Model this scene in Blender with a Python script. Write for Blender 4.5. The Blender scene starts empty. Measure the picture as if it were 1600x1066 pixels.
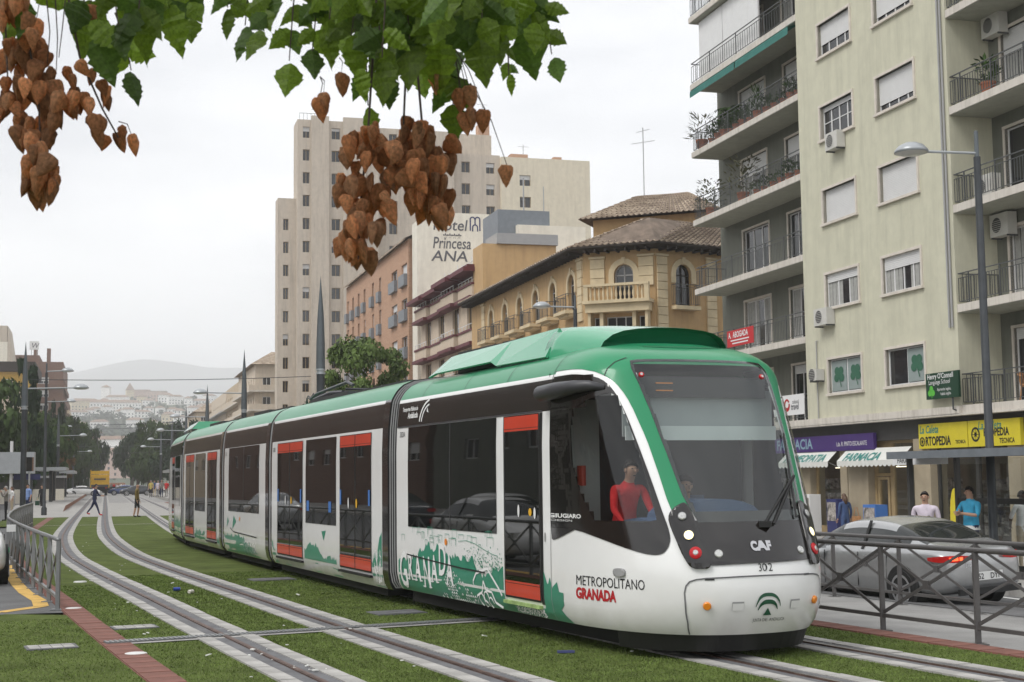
import bpy, bmesh, math, random
from mathutils import Vector, Matrix
from mathutils.geometry import tessellate_polygon
R = math.radians
random.seed(7)
SC = bpy.context.scene
COL = SC.collection
# ---------------------------------------------------------------- camera
CAM_H = 1.82
PITCH = math.atan((746.5 - 533) / 2230.0)
ROLL = 0.0122
cd = bpy.data.cameras.new('camera')
cam = bpy.data.objects.new('camera', cd)
COL.objects.link(cam)
fw = Vector((0, math.cos(PITCH), math.sin(PITCH)))
rt0 = Vector((1, 0, 0))
up0 = rt0.cross(fw)
cr, sr = math.cos(ROLL), math.sin(ROLL)
rt = rt0 * cr - up0 * sr
upv = rt0 * sr + up0 * cr
M = Matrix((rt, upv, -fw)).transposed().to_4x4()
M.translation = Vector((0, 0, CAM_H))
cam.matrix_world = M
cd.sensor_width = 36
cd.lens = 2230 / 1600 * 36
cd.clip_start = 0.1
cd.clip_end = 20000
cd.dof.use_dof = True
cd.dof.focus_distance = 17.5
cd.dof.aperture_fstop = 13
SC.camera = cam
# ---------------------------------------------------------------- sky, sun, exposure
SUN_EL, SUN_AZ = R(52), R(232)       # high behind the cloud, over the photographer's left shoulder
world = bpy.data.worlds.new('World')
SC.world = world
world.use_nodes = True
nt = world.node_tree
nt.nodes.clear()
out = nt.nodes.new('ShaderNodeOutputWorld')
bg = nt.nodes.new('ShaderNodeBackground')
sky = nt.nodes.new('ShaderNodeTexSky')
sky.sky_type = 'NISHITA'
sky.sun_disc = False
sky.sun_elevation = SUN_EL
sky.sun_rotation = SUN_AZ
tc = nt.nodes.new('ShaderNodeTexCoord')
mp = nt.nodes.new('ShaderNodeMapping')
mp.inputs['Scale'].default_value = (1.2, 1.2, 4.2)
nz = nt.nodes.new('ShaderNodeTexNoise')
nz.inputs['Scale'].default_value = 1.7
nz.inputs['Detail'].default_value = 7
nz.inputs['Roughness'].default_value = 0.52
rmp = nt.nodes.new('ShaderNodeValToRGB')
rmp.color_ramp.elements[0].position = 0.38
rmp.color_ramp.elements[0].color = (6.1, 6.25, 6.6, 1)
rmp.color_ramp.elements[1].position = 0.62
rmp.color_ramp.elements[1].color = (9.7, 9.75, 9.85, 1)
mx = nt.nodes.new('ShaderNodeMixRGB')
mx.inputs[0].default_value = 0.95
nt.links.new(tc.outputs['Generated'], mp.inputs['Vector'])
nt.links.new(mp.outputs[0], nz.inputs['Vector'])
nt.links.new(nz.outputs[0], rmp.inputs[0])
nt.links.new(sky.outputs[0], mx.inputs[1])
nt.links.new(rmp.outputs[0], mx.inputs[2])
nt.links.new(mx.outputs[0], bg.inputs['Color'])
bg.inputs['Strength'].default_value = 0.097
nt.links.new(bg.outputs[0], out.inputs['Surface'])
sl = bpy.data.lights.new('sun', 'SUN')
sl.energy = 1.5
sl.angle = R(24)
sl.color = (1.0, 0.975, 0.94)
so = bpy.data.objects.new('sun', sl)
COL.objects.link(so)
sdir = Vector((math.cos(SUN_EL) * math.sin(SUN_AZ), math.cos(SUN_EL) * math.cos(SUN_AZ), math.sin(SUN_EL)))
so.rotation_euler = sdir.to_track_quat('Z', 'Y').to_euler()
so.location = sdir * 60
SC.view_settings.view_transform = 'Standard'
SC.view_settings.look = 'None'
SC.view_settings.gamma = 1
SC.view_settings.exposure = 0.58
SC.view_settings.use_curve_mapping = False
SC.cycles.volume_bounces = 3
SC.render.resolution_x = 1024
SC.render.resolution_y = 682
# ---------------------------------------------------------------- street frame: n to the right of the street axis, t along it
DD = Vector((-0.274, 0.9617))
NN = Vector((0.9617, 0.274))
STREET = math.atan2(0.274, 0.9617)


def W(n, t, z=0.0):
    return Vector((NN.x * n + DD.x * t, NN.y * n + DD.y * t, z))


# ---------------------------------------------------------------- materials
MT = {}


def mat(name, col, rough=0.6, metal=0.0, var=0.12, scale=3.0, bump=0.0, bscale=40.0, coat=0.0, spec=0.5, stretch=None, col2=None, emit=0.0, ior=1.45):
    m = bpy.data.materials.new(name)
    m.use_nodes = True
    t = m.node_tree
    b = t.nodes['Principled BSDF']
    b.inputs['Roughness'].default_value = rough
    b.inputs['Metallic'].default_value = metal
    b.inputs['Coat Weight'].default_value = coat
    b.inputs['Coat Roughness'].default_value = 0.06
    b.inputs['Specular IOR Level'].default_value = spec
    b.inputs['IOR'].default_value = ior
    c4 = (*col, 1)
    if var > 0 or col2:
        tcn = t.nodes.new('ShaderNodeTexCoord')
        mpn = t.nodes.new('ShaderNodeMapping')
        if stretch:
            mpn.inputs['Scale'].default_value = stretch
        n = t.nodes.new('ShaderNodeTexNoise')
        n.inputs['Scale'].default_value = scale
        n.inputs['Detail'].default_value = 6
        n.inputs['Roughness'].default_value = 0.62
        r = t.nodes.new('ShaderNodeValToRGB')
        r.color_ramp.elements[0].position = 0.32
        r.color_ramp.elements[1].position = 0.68
        c2 = col2 if col2 else tuple(min(1, x * (1 + var)) for x in col)
        c1 = tuple(x * (1 - var) for x in col)
        r.color_ramp.elements[0].color = (*c1, 1)
        r.color_ramp.elements[1].color = (*c2, 1)
        t.links.new(tcn.outputs['Object'], mpn.inputs[0])
        t.links.new(mpn.outputs[0], n.inputs['Vector'])
        t.links.new(n.outputs[0], r.inputs[0])
        t.links.new(r.outputs[0], b.inputs['Base Color'])
        if bump > 0:
            n2 = t.nodes.new('ShaderNodeTexNoise')
            n2.inputs['Scale'].default_value = bscale
            n2.inputs['Detail'].default_value = 4
            bp = t.nodes.new('ShaderNodeBump')
            bp.inputs['Strength'].default_value = bump
            bp.inputs['Distance'].default_value = 0.02
            t.links.new(tcn.outputs['Object'], n2.inputs['Vector'])
            t.links.new(n2.outputs[0], bp.inputs['Height'])
            t.links.new(bp.outputs[0], b.inputs['Normal'])
    else:
        b.inputs['Base Color'].default_value = c4
    if emit:
        b.inputs['Emission Color'].default_value = c4
        b.inputs['Emission Strength'].default_value = emit
    MT[name] = m
    return m


def glass_mat(name, tint, rough=0.02, ior=1.6):
    m = bpy.data.materials.new(name)
    m.use_nodes = True
    t = m.node_tree
    t.nodes.clear()
    o = t.nodes.new('ShaderNodeOutputMaterial')
    tr = t.nodes.new('ShaderNodeBsdfTransparent')
    tr.inputs[0].default_value = (*tint, 1)
    gl = t.nodes.new('ShaderNodeBsdfGlossy')
    gl.inputs['Roughness'].default_value = rough
    lw = t.nodes.new('ShaderNodeLayerWeight')      # same from both sides of a thin pane
    lw.inputs[0].default_value = 0.5
    pw = t.nodes.new('ShaderNodeMath')
    pw.operation = 'POWER'
    pw.inputs[1].default_value = 4.0
    ma = t.nodes.new('ShaderNodeMath')
    ma.operation = 'MULTIPLY_ADD'
    ma.inputs[1].default_value = 0.75
    ma.inputs[2].default_value = ((ior - 1) / (ior + 1)) ** 2 * 2
    ms = t.nodes.new('ShaderNodeMixShader')
    t.links.new(lw.outputs['Facing'], pw.inputs[0])
    t.links.new(pw.outputs[0], ma.inputs[0])
    t.links.new(ma.outputs[0], ms.inputs[0])
    t.links.new(tr.outputs[0], ms.inputs[1])
    t.links.new(gl.outputs[0], ms.inputs[2])
    t.links.new(ms.outputs[0], o.inputs[0])
    MT[name] = m
    return m


def weather(name, col, dark, rough=0.8, scale=0.5):
    """plastered wall with rain streaks and blotches of its own"""
    m = mat(name, col, rough, var=0.06, scale=2.0, bump=0.15, bscale=30)
    t = m.node_tree
    b = t.nodes['Principled BSDF']
    src = b.inputs['Base Color'].links[0].from_socket
    tcn = t.nodes.new('ShaderNodeTexCoord')
    mpn = t.nodes.new('ShaderNodeMapping')
    mpn.inputs['Scale'].default_value = (2.2, 2.2, 0.22)
    n = t.nodes.new('ShaderNodeTexNoise')
    n.inputs['Scale'].default_value = scale * 2
    n.inputs['Detail'].default_value = 8
    n.inputs['Roughness'].default_value = 0.7
    r = t.nodes.new('ShaderNodeValToRGB')
    r.color_ramp.elements[0].position = 0.46
    r.color_ramp.elements[0].color = (0, 0, 0, 1)
    r.color_ramp.elements[1].position = 0.72
    r.color_ramp.elements[1].color = (0.6, 0.6, 0.6, 1)
    mix = t.nodes.new('ShaderNodeMixRGB')
    mix.inputs[2].default_value = (*dark, 1)
    t.links.new(tcn.outputs['Object'], mpn.inputs[0])
    t.links.new(mpn.outputs[0], n.inputs['Vector'])
    t.links.new(n.outputs[0], r.inputs[0])
    t.links.new(r.outputs[0], mix.inputs[0])
    t.links.new(src, mix.inputs[1])
    t.links.new(mix.outputs[0], b.inputs['Base Color'])
    return m


def brick_mat(name, c1, c2, mortar, sx, sy):
    m = mat(name, c1, 0.85, var=0.0)
    t = m.node_tree
    b = t.nodes['Principled BSDF']
    tcn = t.nodes.new('ShaderNodeTexCoord')
    sp = t.nodes.new('ShaderNodeSeparateXYZ')
    ad = t.nodes.new('ShaderNodeMath')
    cb = t.nodes.new('ShaderNodeCombineXYZ')
    br = t.nodes.new('ShaderNodeTexBrick')
    br.inputs['Color1'].default_value = (*c1, 1)
    br.inputs['Color2'].default_value = (*c2, 1)
    br.inputs['Mortar'].default_value = (*mortar, 1)
    br.inputs['Scale'].default_value = 1.0
    br.inputs['Brick Width'].default_value = sx
    br.inputs['Row Height'].default_value = sy
    br.inputs['Mortar Size'].default_value = 0.012
    t.links.new(tcn.outputs['Object'], sp.inputs[0])
    t.links.new(sp.outputs[0], ad.inputs[0])
    t.links.new(sp.outputs[1], ad.inputs[1])
    t.links.new(ad.outputs[0], cb.inputs[0])
    t.links.new(sp.outputs[2], cb.inputs[1])
    t.links.new(cb.outputs[0], br.inputs['Vector'])
    t.links.new(br.outputs[0], b.inputs['Base Color'])
    return m


# ---------------------------------------------------------------- mesh collecting helper
class MB:
    def __init__(s):
        s.v, s.f, s.m = [], [], []

    def face(s, pts, m=0):
        k = len(s.v)
        s.v += [tuple(p) for p in pts]
        s.f.append(tuple(range(k, k + len(pts))))
        s.m.append(m)

    def box(s, x0, x1, y0, y1, z0, z1, m=0):
        k = len(s.v)
        s.v += [(x, y, z) for z in (z0, z1) for y in (y0, y1) for x in (x0, x1)]
        for q in ((0, 2, 3, 1), (4, 5, 7, 6), (0, 1, 5, 4), (1, 3, 7, 5), (3, 2, 6, 7), (2, 0, 4, 6)):
            s.f.append(tuple(k + i for i in q))
            s.m.append(m)
        return s

    def obox(s, c, ax, ay, az, m=0):
        """box from a centre and three half-extent vectors"""
        c, ax, ay, az = Vector(c), Vector(ax), Vector(ay), Vector(az)
        k = len(s.v)
        s.v += [tuple(c + ax * i + ay * j + az * h) for h in (-1, 1) for j in (-1, 1) for i in (-1, 1)]
        for q in ((0, 2, 3, 1), (4, 5, 7, 6), (0, 1, 5, 4), (1, 3, 7, 5), (3, 2, 6, 7), (2, 0, 4, 6)):
            s.f.append(tuple(k + i for i in q))
            s.m.append(m)
        return s

    def bar(s, p, q, w, h, m=0, up=(0, 0, 1)):
        p, q = Vector(p), Vector(q)
        d = q - p
        L = d.length
        d.normalize()
        u = Vector(up)
        if abs(d.dot(u)) > 0.98:
            u = Vector((1, 0, 0))
        x = d.cross(u).normalized()
        y = x.cross(d)
        return s.obox((p + q) / 2, d * L / 2, x * w / 2, y * h / 2, m)

    def tube(s, pts, rad, seg=8, m=0, cap=True):
        pts = [Vector(p) for p in pts]
        if not hasattr(rad, '__len__'):
            rad = [rad] * len(pts)
        k = len(s.v)
        ref = None
        for i, p in enumerate(pts):
            d = (pts[min(i + 1, len(pts) - 1)] - pts[max(i - 1, 0)])
            d.normalize()
            if ref is None:
                ref = Vector((0, 0, 1)) if abs(d.z) < 0.9 else Vector((1, 0, 0))
            x = d.cross(ref).normalized()
            y = d.cross(x)
            ref = -y if False else ref
            for j in range(seg):
                a = 2 * math.pi * j / seg
                s.v.append(tuple(p + (x * math.cos(a) + y * math.sin(a)) * rad[i]))
        for i in range(len(pts) - 1):
            for j in range(seg):
                a, b = k + i * seg + j, k + i * seg + (j + 1) % seg
                s.f.append((a, b, b + seg, a + seg))
                s.m.append(m)
        if cap:
            s.f.append(tuple(k + j for j in range(seg))[::-1])
            s.m.append(m)
            e = k + (len(pts) - 1) * seg
            s.f.append(tuple(e + j for j in range(seg)))
            s.m.append(m)
        return s

    def prism(s, poly, z0, z1, m=0, mtop=None):
        k = len(s.v)
        n = len(poly)
        s.v += [(p[0], p[1], z0) for p in poly] + [(p[0], p[1], z1) for p in poly]
        for i in range(n):
            j = (i + 1) % n
            s.f.append((k + i, k + j, k + n + j, k + n + i))
            s.m.append(m)
        s.f.append(tuple(k + n + i for i in range(n)))
        s.m.append(m if mtop is None else mtop)
        s.f.append(tuple(k + i for i in range(n))[::-1])
        s.m.append(m)
        return s

    def lathe(s, prof, seg=16, m=0, origin=(0, 0, 0)):
        k = len(s.v)
        o = Vector(origin)
        for r, z in prof:
            for j in range(seg):
                a = 2 * math.pi * j / seg
                s.v.append((o.x + r * math.cos(a), o.y + r * math.sin(a), o.z + z))
        for i in range(len(prof) - 1):
            for j in range(seg):
                a, b = k + i * seg + j, k + i * seg + (j + 1) % seg
                s.f.append((a, b, b + seg, a + seg))
                s.m.append(m)
        return s

    def build(s, name, mats, parent=None, smooth=False, fix=True):
        me = bpy.data.meshes.new(name)
        me.from_pydata(s.v, [], s.f)
        if not isinstance(mats, (list, tuple)):
            mats = [mats]
        for a in mats:
            me.materials.append(MT[a] if isinstance(a, str) else a)
        me.polygons.foreach_set('material_index', s.m)
        if smooth:
            me.polygons.foreach_set('use_smooth', [True] * len(me.polygons))
        if fix:
            bm = bmesh.new()
            bm.from_mesh(me)
            bmesh.ops.recalc_face_normals(bm, faces=bm.faces)
            bm.to_mesh(me)
            bm.free()
        me.update()
        return link(name, me, parent)


def link(name, me, parent=None):
    o = bpy.data.objects.new(name, me)
    COL.objects.link(o)
    if parent is not None:
        o.parent = parent
    return o


def tag(o, label=None, cat=None, group=None, kind=None):
    if label:
        o['label'] = label
    if cat:
        o['category'] = cat
    if group:
        o['group'] = group
    if kind:
        o['kind'] = kind
    return o


def thing(name, label, cat, loc=(0, 0, 0), rz=0.0, group=None):
    o = bpy.data.objects.new(name, None)
    COL.objects.link(o)
    o.empty_display_size = 0.3
    o.location = loc
    o.rotation_euler = (0, 0, rz)
    return tag(o, label, cat, group)


def copy_tree(o, parent=None):
    c = o.copy()
    COL.objects.link(c)
    c.parent = parent
    for ch in o.children:
        copy_tree(ch, c)
    return c


def text_geo(txt, size=1.0, sx=1.0, align='LEFT', bold=0.0, shear=0.0):
    """flat lettering as plain vertices and faces (built-in font)"""
    cu = bpy.data.curves.new('lettering', 'FONT')
    cu.body = txt
    cu.size = size
    cu.align_x = align
    cu.offset = bold
    cu.shear = shear
    cu.resolution_u = 3
    ob = bpy.data.objects.new('lettering', cu)
    me = bpy.data.meshes.new_from_object(ob)
    vs = [(v.co.x * sx, v.co.y) for v in me.vertices]
    fs = [tuple(p.vertices) for p in me.polygons]
    bpy.data.objects.remove(ob)
    bpy.data.curves.remove(cu)
    bpy.data.meshes.remove(me)
    return vs, fs


def text_obj(name, txt, fn, mname, parent, size=1.0, sx=1.0, align='LEFT', bold=0.0, shear=0.0):
    vs, fs = text_geo(txt, size, sx, align, bold, shear)
    mb = MB()
    mb.v = [tuple(fn(x, y)) for x, y in vs]
    mb.f = fs
    mb.m = [0] * len(fs)
    return mb.build(name, mname, parent, fix=False)


class Fac:
    """a facade plane: a runs along it, z up, off sticks out of it"""
    def __init__(s, p, d, outward):
        s.p = Vector((p[0], p[1]))
        s.d = Vector((d[0], d[1])).normalized()
        o = Vector((s.d.y, -s.d.x))
        s.o = o if o.dot(Vector(outward)) > 0 else -o

    def pt(s, a, z, off=0.0):
        q = s.p + s.d * a + s.o * off
        return Vector((q.x, q.y, z))

    def box(s, mb, a0, a1, z0, z1, o0, o1, m=0):
        c = s.pt((a0 + a1) / 2, (z0 + z1) / 2, (o0 + o1) / 2)
        mb.obox(c, Vector((s.d.x, s.d.y, 0)) * (a1 - a0) / 2, Vector((s.o.x, s.o.y, 0)) * (o1 - o0) / 2, Vector((0, 0, (z1 - z0) / 2)), m)

    def wall(s, mb, a0, a1, z0, z1, opens=(), depth=0.25, m=0, mrev=None):
        """wall sheet with rectangular openings, reveals going inward"""
        mrev = m if mrev is None else mrev
        A = sorted({a0, a1, *[v for o in opens for v in (o[0], o[1])]})
        Z = sorted({z0, z1, *[v for o in opens for v in (o[2], o[3])]})
        for i in range(len(A) - 1):
            for j in range(len(Z) - 1):
                ca, cz = (A[i] + A[i + 1]) / 2, (Z[j] + Z[j + 1]) / 2
                if any(o[0] < ca < o[1] and o[2] < cz < o[3] for o in opens):
                    continue
                mb.face([s.pt(A[i], Z[j]), s.pt(A[i + 1], Z[j]), s.pt(A[i + 1], Z[j + 1]), s.pt(A[i], Z[j + 1])], m)
        for o in opens:
            l = [(o[0], o[2]), (o[1], o[2]), (o[1], o[3]), (o[0], o[3])]
            for k in range(4):
                p, q = l[k], l[(k + 1) % 4]
                mb.face([s.pt(*p), s.pt(*q), s.pt(*q, -depth), s.pt(*p, -depth)], mrev)

    def wallpoly(s, mb, outer, holes, depth=0.25, m=0, mrev=None):
        mrev = m if mrev is None else mrev
        loops = [outer] + list(holes)
        tri = tessellate_polygon([[Vector((a, z, 0)) for a, z in l] for l in loops])
        flat = [p for l in loops for p in l]
        for t in tri:
            mb.face([s.pt(*flat[i]) for i in t], m)
        for l in holes:
            for k in range(len(l)):
                p, q = l[k], l[(k + 1) % len(l)]
                mb.face([s.pt(*p), s.pt(*q), s.pt(*q, -depth), s.pt(*p, -depth)], mrev)

    def poly(s, mb, pts, off, m=0):
        mb.face([s.pt(a, z, off) for a, z in pts], m)


def arch(a0, a1, z0, z1, n=8):
    """opening with a round head"""
    r = (a1 - a0) / 2
    c = (a0 + a1) / 2
    zs = z1 - r
    return [(a0, z0), (a1, z0)] + [(c + r * math.cos(math.pi * k / n), zs + r * math.sin(math.pi * k / n)) for k in range(n + 1)]
# ================================================================ base colours
mat('turf', (0.090, 0.116, 0.033), 0.95, var=0.30, scale=1.3, bump=0.5, bscale=160, spec=0.1)
mat('blade', (0.118, 0.165, 0.042), 0.85, var=0.35, scale=2.5, spec=0.15)
mat('asphalt', (0.12, 0.12, 0.12), 0.9, var=0.22, scale=1.4, bump=0.3, bscale=120)
mat('asphalt_pale', (0.27, 0.265, 0.255), 0.92, var=0.15, scale=1.2, bump=0.25, bscale=90)
mat('paving', (0.33, 0.32, 0.30), 0.85, var=0.14, scale=1.0, bump=0.15)
mat('kerb_stone', (0.345, 0.335, 0.315), 0.85, var=0.32, scale=2.3, bump=0.2, bscale=50)
mat('groove', (0.125, 0.125, 0.13), 0.75, var=0.25, scale=3.0, bump=0.15)
mat('rail_steel', (0.125, 0.080, 0.064), 0.55, metal=0.5, var=0.35, scale=5)
mat('rail_shine', (0.42, 0.40, 0.38), 0.35, metal=0.9, var=0.2, scale=6)
mat('red_paver', (0.185, 0.082, 0.062), 0.88, var=0.25, scale=2.0, bump=0.2)
mat('yellow_paint', (0.60, 0.38, 0.10), 0.8, var=0.25, scale=3)
mat('white_paint_road', (0.62, 0.62, 0.60), 0.8, var=0.2, scale=3)
mat('grate', (0.10, 0.10, 0.105), 0.6, metal=0.5, var=0.2)
mat('fence_grey', (0.19, 0.195, 0.195), 0.42, metal=0.3, var=0.12, scale=6)
mat('fence_dark', (0.105, 0.10, 0.098), 0.45, metal=0.3, var=0.12, scale=6)
mat('earth', (0.16, 0.155, 0.14), 0.95, var=0.2, scale=0.05)
# ================================================================ rails and ground: everything follows the measured track curve
R1 = [(-12, 9.0), (0, 3.85), (13.14, -1.77), (16.66, -3.27), (19.35, -4.40), (22.65, -5.76), (25.73, -7.05), (30.82, -9.13), (36.2, -11.2), (45.2, -14.2), (54.07, -16.9), (74.4, -22.75), (101.7, -30.5), (130, -38.57), (230, -67.07), (420, -121.2)]


def _cr(p0, p1, p2, p3, t):
    return 0.5 * ((2 * p1) + (-p0 + p2) * t + (2 * p0 - 5 * p1 + 4 * p2 - p3) * t * t + (-p0 + 3 * p1 - 3 * p2 + p3) * t ** 3)


def r1x(y):
    for i in range(len(R1) - 1):
        if y <= R1[i + 1][0] or i == len(R1) - 2:
            break
    y0, x0 = R1[i]
    y1, x1 = R1[i + 1]
    t = (y - y0) / (y1 - y0)
    # monotone slopes from neighbours

    def sl(k):
        a, b = R1[max(k - 1, 0)], R1[min(k + 1, len(R1) - 1)]
        return (b[1] - a[1]) / (b[0] - a[0])
    m0, m1 = sl(i), sl(i + 1)
    h = y1 - y0
    return (2 * t ** 3 - 3 * t ** 2 + 1) * x0 + (t ** 3 - 2 * t ** 2 + t) * h * m0 + (-2 * t ** 3 + 3 * t ** 2) * x1 + (t ** 3 - t ** 2) * h * m1


def tr(y, o, z=0.0):
    """point at lateral offset o to the right of the first rail"""
    dx = (r1x(y + 0.6) - r1x(y - 0.6)) / 1.2
    L = math.hypot(dx, 1)
    return Vector((r1x(y) + o / L, y + o * (-dx) / L, z))


def ys(a, b, step):
    n = max(1, int(round((b - a) / step)))
    return [a + (b - a) * i / n for i in range(n + 1)]


def ribbon(mb, y0, y1, o0, o1, z, m=0, step=1.0, edge=None):
    Y = ys(y0, y1, step)
    for a, b in zip(Y[:-1], Y[1:]):
        p = [tr(a, o0, z), tr(a, o1, z), tr(b, o1, z), tr(b, o0, z)]
        mb.face(p, m)
        if edge:
            for i, j in ((0, 3), (1, 2)):
                mb.face([p[i], p[j], p[j] - Vector((0, 0, edge)), p[i] - Vector((0, 0, edge))], m)


def struct(mb, name, mats, parent=None, **k):
    o = mb.build(name, mats, parent, **k)
    if parent is None:
        o['kind'] = 'structure'
    return o


g = MB()
g.face([(-9000, -300, -0.62), (9000, -300, -0.62), (9000, 14000, -0.62), (-9000, 14000, -0.62)])
struct(g, 'ground', 'earth')
# lawn of turf between the kerbs, up to the crossing
g = MB()
ribbon(g, -6, 77, -1.09, 6.6, 0.0, edge=0.3)
g.face([tr(-6, -1.42), tr(20.6, -1.42), Vector((-7.16, 20.3, 0)), Vector((-9.5, 12, 0)), Vector((-9.5, -6, 0))])
ribbon(g, 62, 77, -3.4, -1.42, 0.0)
lawn = struct(g, 'lawn', 'turf')
# asphalt of the left carriageway and its pale gutter
g = MB()
Y = ys(21.0, 420, 3)
for a, b in zip(Y[:-1], Y[1:]):
    if b < 62:
        g.face([tr(a, -14, -0.004), tr(a, -1.42, -0.004), tr(b, -1.42, -0.004), tr(b, -14, -0.004)])
    else:
        g.face([tr(a, -14, -0.004), tr(a, -3.4, -0.004), tr(b, -3.4, -0.004), tr(b, -14, -0.004)])
g.face([Vector((-9.5, 12, -0.004)), Vector((-7.16, 20.3, -0.004)), tr(21.0, -1.42, -0.004), tr(21.0, -14, -0.004), Vector((-24, 12, -0.004))])
g.face([Vector((-24, 12, -0.004)), Vector((-9.5, 12, -0.004)), Vector((-9.5, -20, -0.004)), Vector((-24, -20, -0.004))])
struct(g, 'road_left_carriageway', 'asphalt')
g = MB()
Y = ys(-20, 420, 5)
for a, b in zip(Y[:-1], Y[1:]):
    g.face([tr(a, -24, 0.12), tr(a, -14, 0.12), tr(b, -14, 0.12), tr(b, -24, 0.12)])
    g.face([tr(a, -14, 0.12), tr(a, -14, -0.05), tr(b, -14, -0.05), tr(b, -14, 0.12)])
struct(g, 'pavement_left', 'paving')
g = MB()
pl = [Vector((-7.75, 20.35, 0)), Vector((-7.35, 20.6, 0)), Vector((-7.05, 21.5, 0)), Vector((-7.45, 22.6, 0)), Vector((-8.2, 24.2, 0)), Vector((-8.95, 26.0, 0)), Vector((-9.9, 28.4, 0)), Vector((-11.2, 31.8, 0)), Vector((-13.6, 38.6, 0))]
for i in range(len(pl) - 1):
    for j in range(1):
        a, b = pl[i], pl[i + 1]
        d = (b - a).normalized()
        s1 = Vector((d.y, -d.x, 0)) * 0.11
        g.face([a - s1, a + s1, b + s1, b - s1])
for v in range(len(g.v)):
    g.v[v] = (g.v[v][0], g.v[v][1], 0.002)
struct(g, 'yellow_road_line', 'yellow_paint')
# crossing of stone setts beyond the lawn, then the paved boulevard
g = MB()
ribbon(g, 77, 128, -3.4, 9.5, 0.0, step=3)
struct(g, 'crossing_paving', 'paving')
g = MB()
ribbon(g, 128, 420, -9, 14, -0.006, step=10)
struct(g, 'boulevard', 'asphalt_pale')
g = MB()
for y in (77.0, 62.0):
    ribbon(g, y - 0.12, y + 0.12, -1.42, 6.6, 0.006, step=0.24)
for k in range(46):
    y = 78.2 + k * 1.05
    ribbon(g, y, y + 0.035, -1.0, 9.5, 0.006, step=0.035)
struct(g, 'crossing_joint', 'kerb_stone')
# left red strip: pavers one by one near, ribbon beyond
base = MB()
ribbon(base, -6, 77, -1.42, -1.09, 0.004, edge=0.05)
redbase = struct(base, 'red_strip', 'red_paver')
pv = MB().box(-0.155, 0.155, -0.19, 0.19, 0, 0.012)
pav0 = pv.build('paver', 'red_paver', redbase)
y = 11.2
first = True
while y < 30:
    o = pav0 if first else pav0.copy()
    if not first:
        COL.objects.link(o)
        o.parent = redbase
    first = False
    p = tr(y, -1.255, 0.002 + random.uniform(-0.001, 0.003))
    dx = (r1x(y + .5) - r1x(y - .5))
    o.location = p
    o.rotation_euler = (0, 0, math.atan2(-dx, 1) + 0.0)
    y += 0.405 / math.hypot(dx, 1)
# right brick kerb strip
base = MB()
ribbon(base, -6, 128, 6.6, 6.95, 0.004, edge=0.3)
kb = struct(base, 'brick_kerb', 'red_paver')
pav1 = MB().box(-0.165, 0.165, -0.19, 0.19, 0, 0.014).build('paver', 'red_paver', kb)
y = 9.0
first = True
while y < 22:
    o = pav1 if first else pav1.copy()
    if not first:
        COL.objects.link(o)
        o.parent = kb
    first = False
    dx = (r1x(y + .5) - r1x(y - .5))
    o.location = tr(y, 6.775, 0.002)
    o.rotation_euler = (0, 0, math.atan2(-dx, 1))
    y += 0.405 / math.hypot(dx, 1)
# path between the fences, road beyond, sloping away to the right
g = MB()
Y = ys(-20, 128, 2)
for a, b in zip(Y[:-1], Y[1:]):
    g.face([tr(a, 6.95, -0.05), tr(a, 10.5, -0.15), tr(b, 10.5, -0.15), tr(b, 6.95, -0.05)])
struct(g, 'path', 'asphalt_pale')
g = MB()
for a, b in zip(Y[:-1], Y[1:]):
    pa, pb = tr(a, 10.5, -0.20), tr(b, 10.5, -0.20)
    ta, tb = Vector((pa.x, pa.y)).dot(DD), Vector((pb.x, pb.y)).dot(DD)
    qa, qb = W(15.6, ta, -0.40), W(15.6, tb, -0.40)
    g.face([pa, qa, qb, pb])
    g.face([pa, pa + Vector((0, 0, 0.06)), pb + Vector((0, 0, 0.06)), pb])
struct(g, 'road_right_carriageway', 'asphalt')
g = MB()
for k in range(22):
    t0 = 4 + k * 4.5
    z = -0.318
    g.face([W(13.6, t0, z), W(13.72, t0, z), W(13.72, t0 + 2.2, z), W(13.6, t0 + 2.2, z)])
g.face([W(15.1, -10, -0.368), W(15.22, -10, -0.368), W(15.22, 120, -0.368), W(15.1, 120, -0.368)])
struct(g, 'road_line', 'white_paint_road')
g = MB()
g.face([W(15.6, -20, -0.24), W(26.5, -20, -0.40), W(26.5, 200, -0.40), W(15.6, 200, -0.24)])
g.face([W(15.6, -20, -0.24), W(15.6, -20, -0.5), W(15.6, 200, -0.5), W(15.6, 200, -0.24)])
struct(g, 'pavement_right', 'paving')
kst = MB().box(-0.15, 0.15, -0.49, 0.49, -0.2, 0.012).build('kerb_stone', 'kerb_stone', None)
kst['kind'] = 'structure'
kst.location = W(15.75, 10, -0.24)
kst.rotation_euler = (0, 0, STREET)
for k in range(1, 30):
    o = kst.copy()
    COL.objects.link(o)
    o.location = W(15.75, 10 + k, -0.24)
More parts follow.
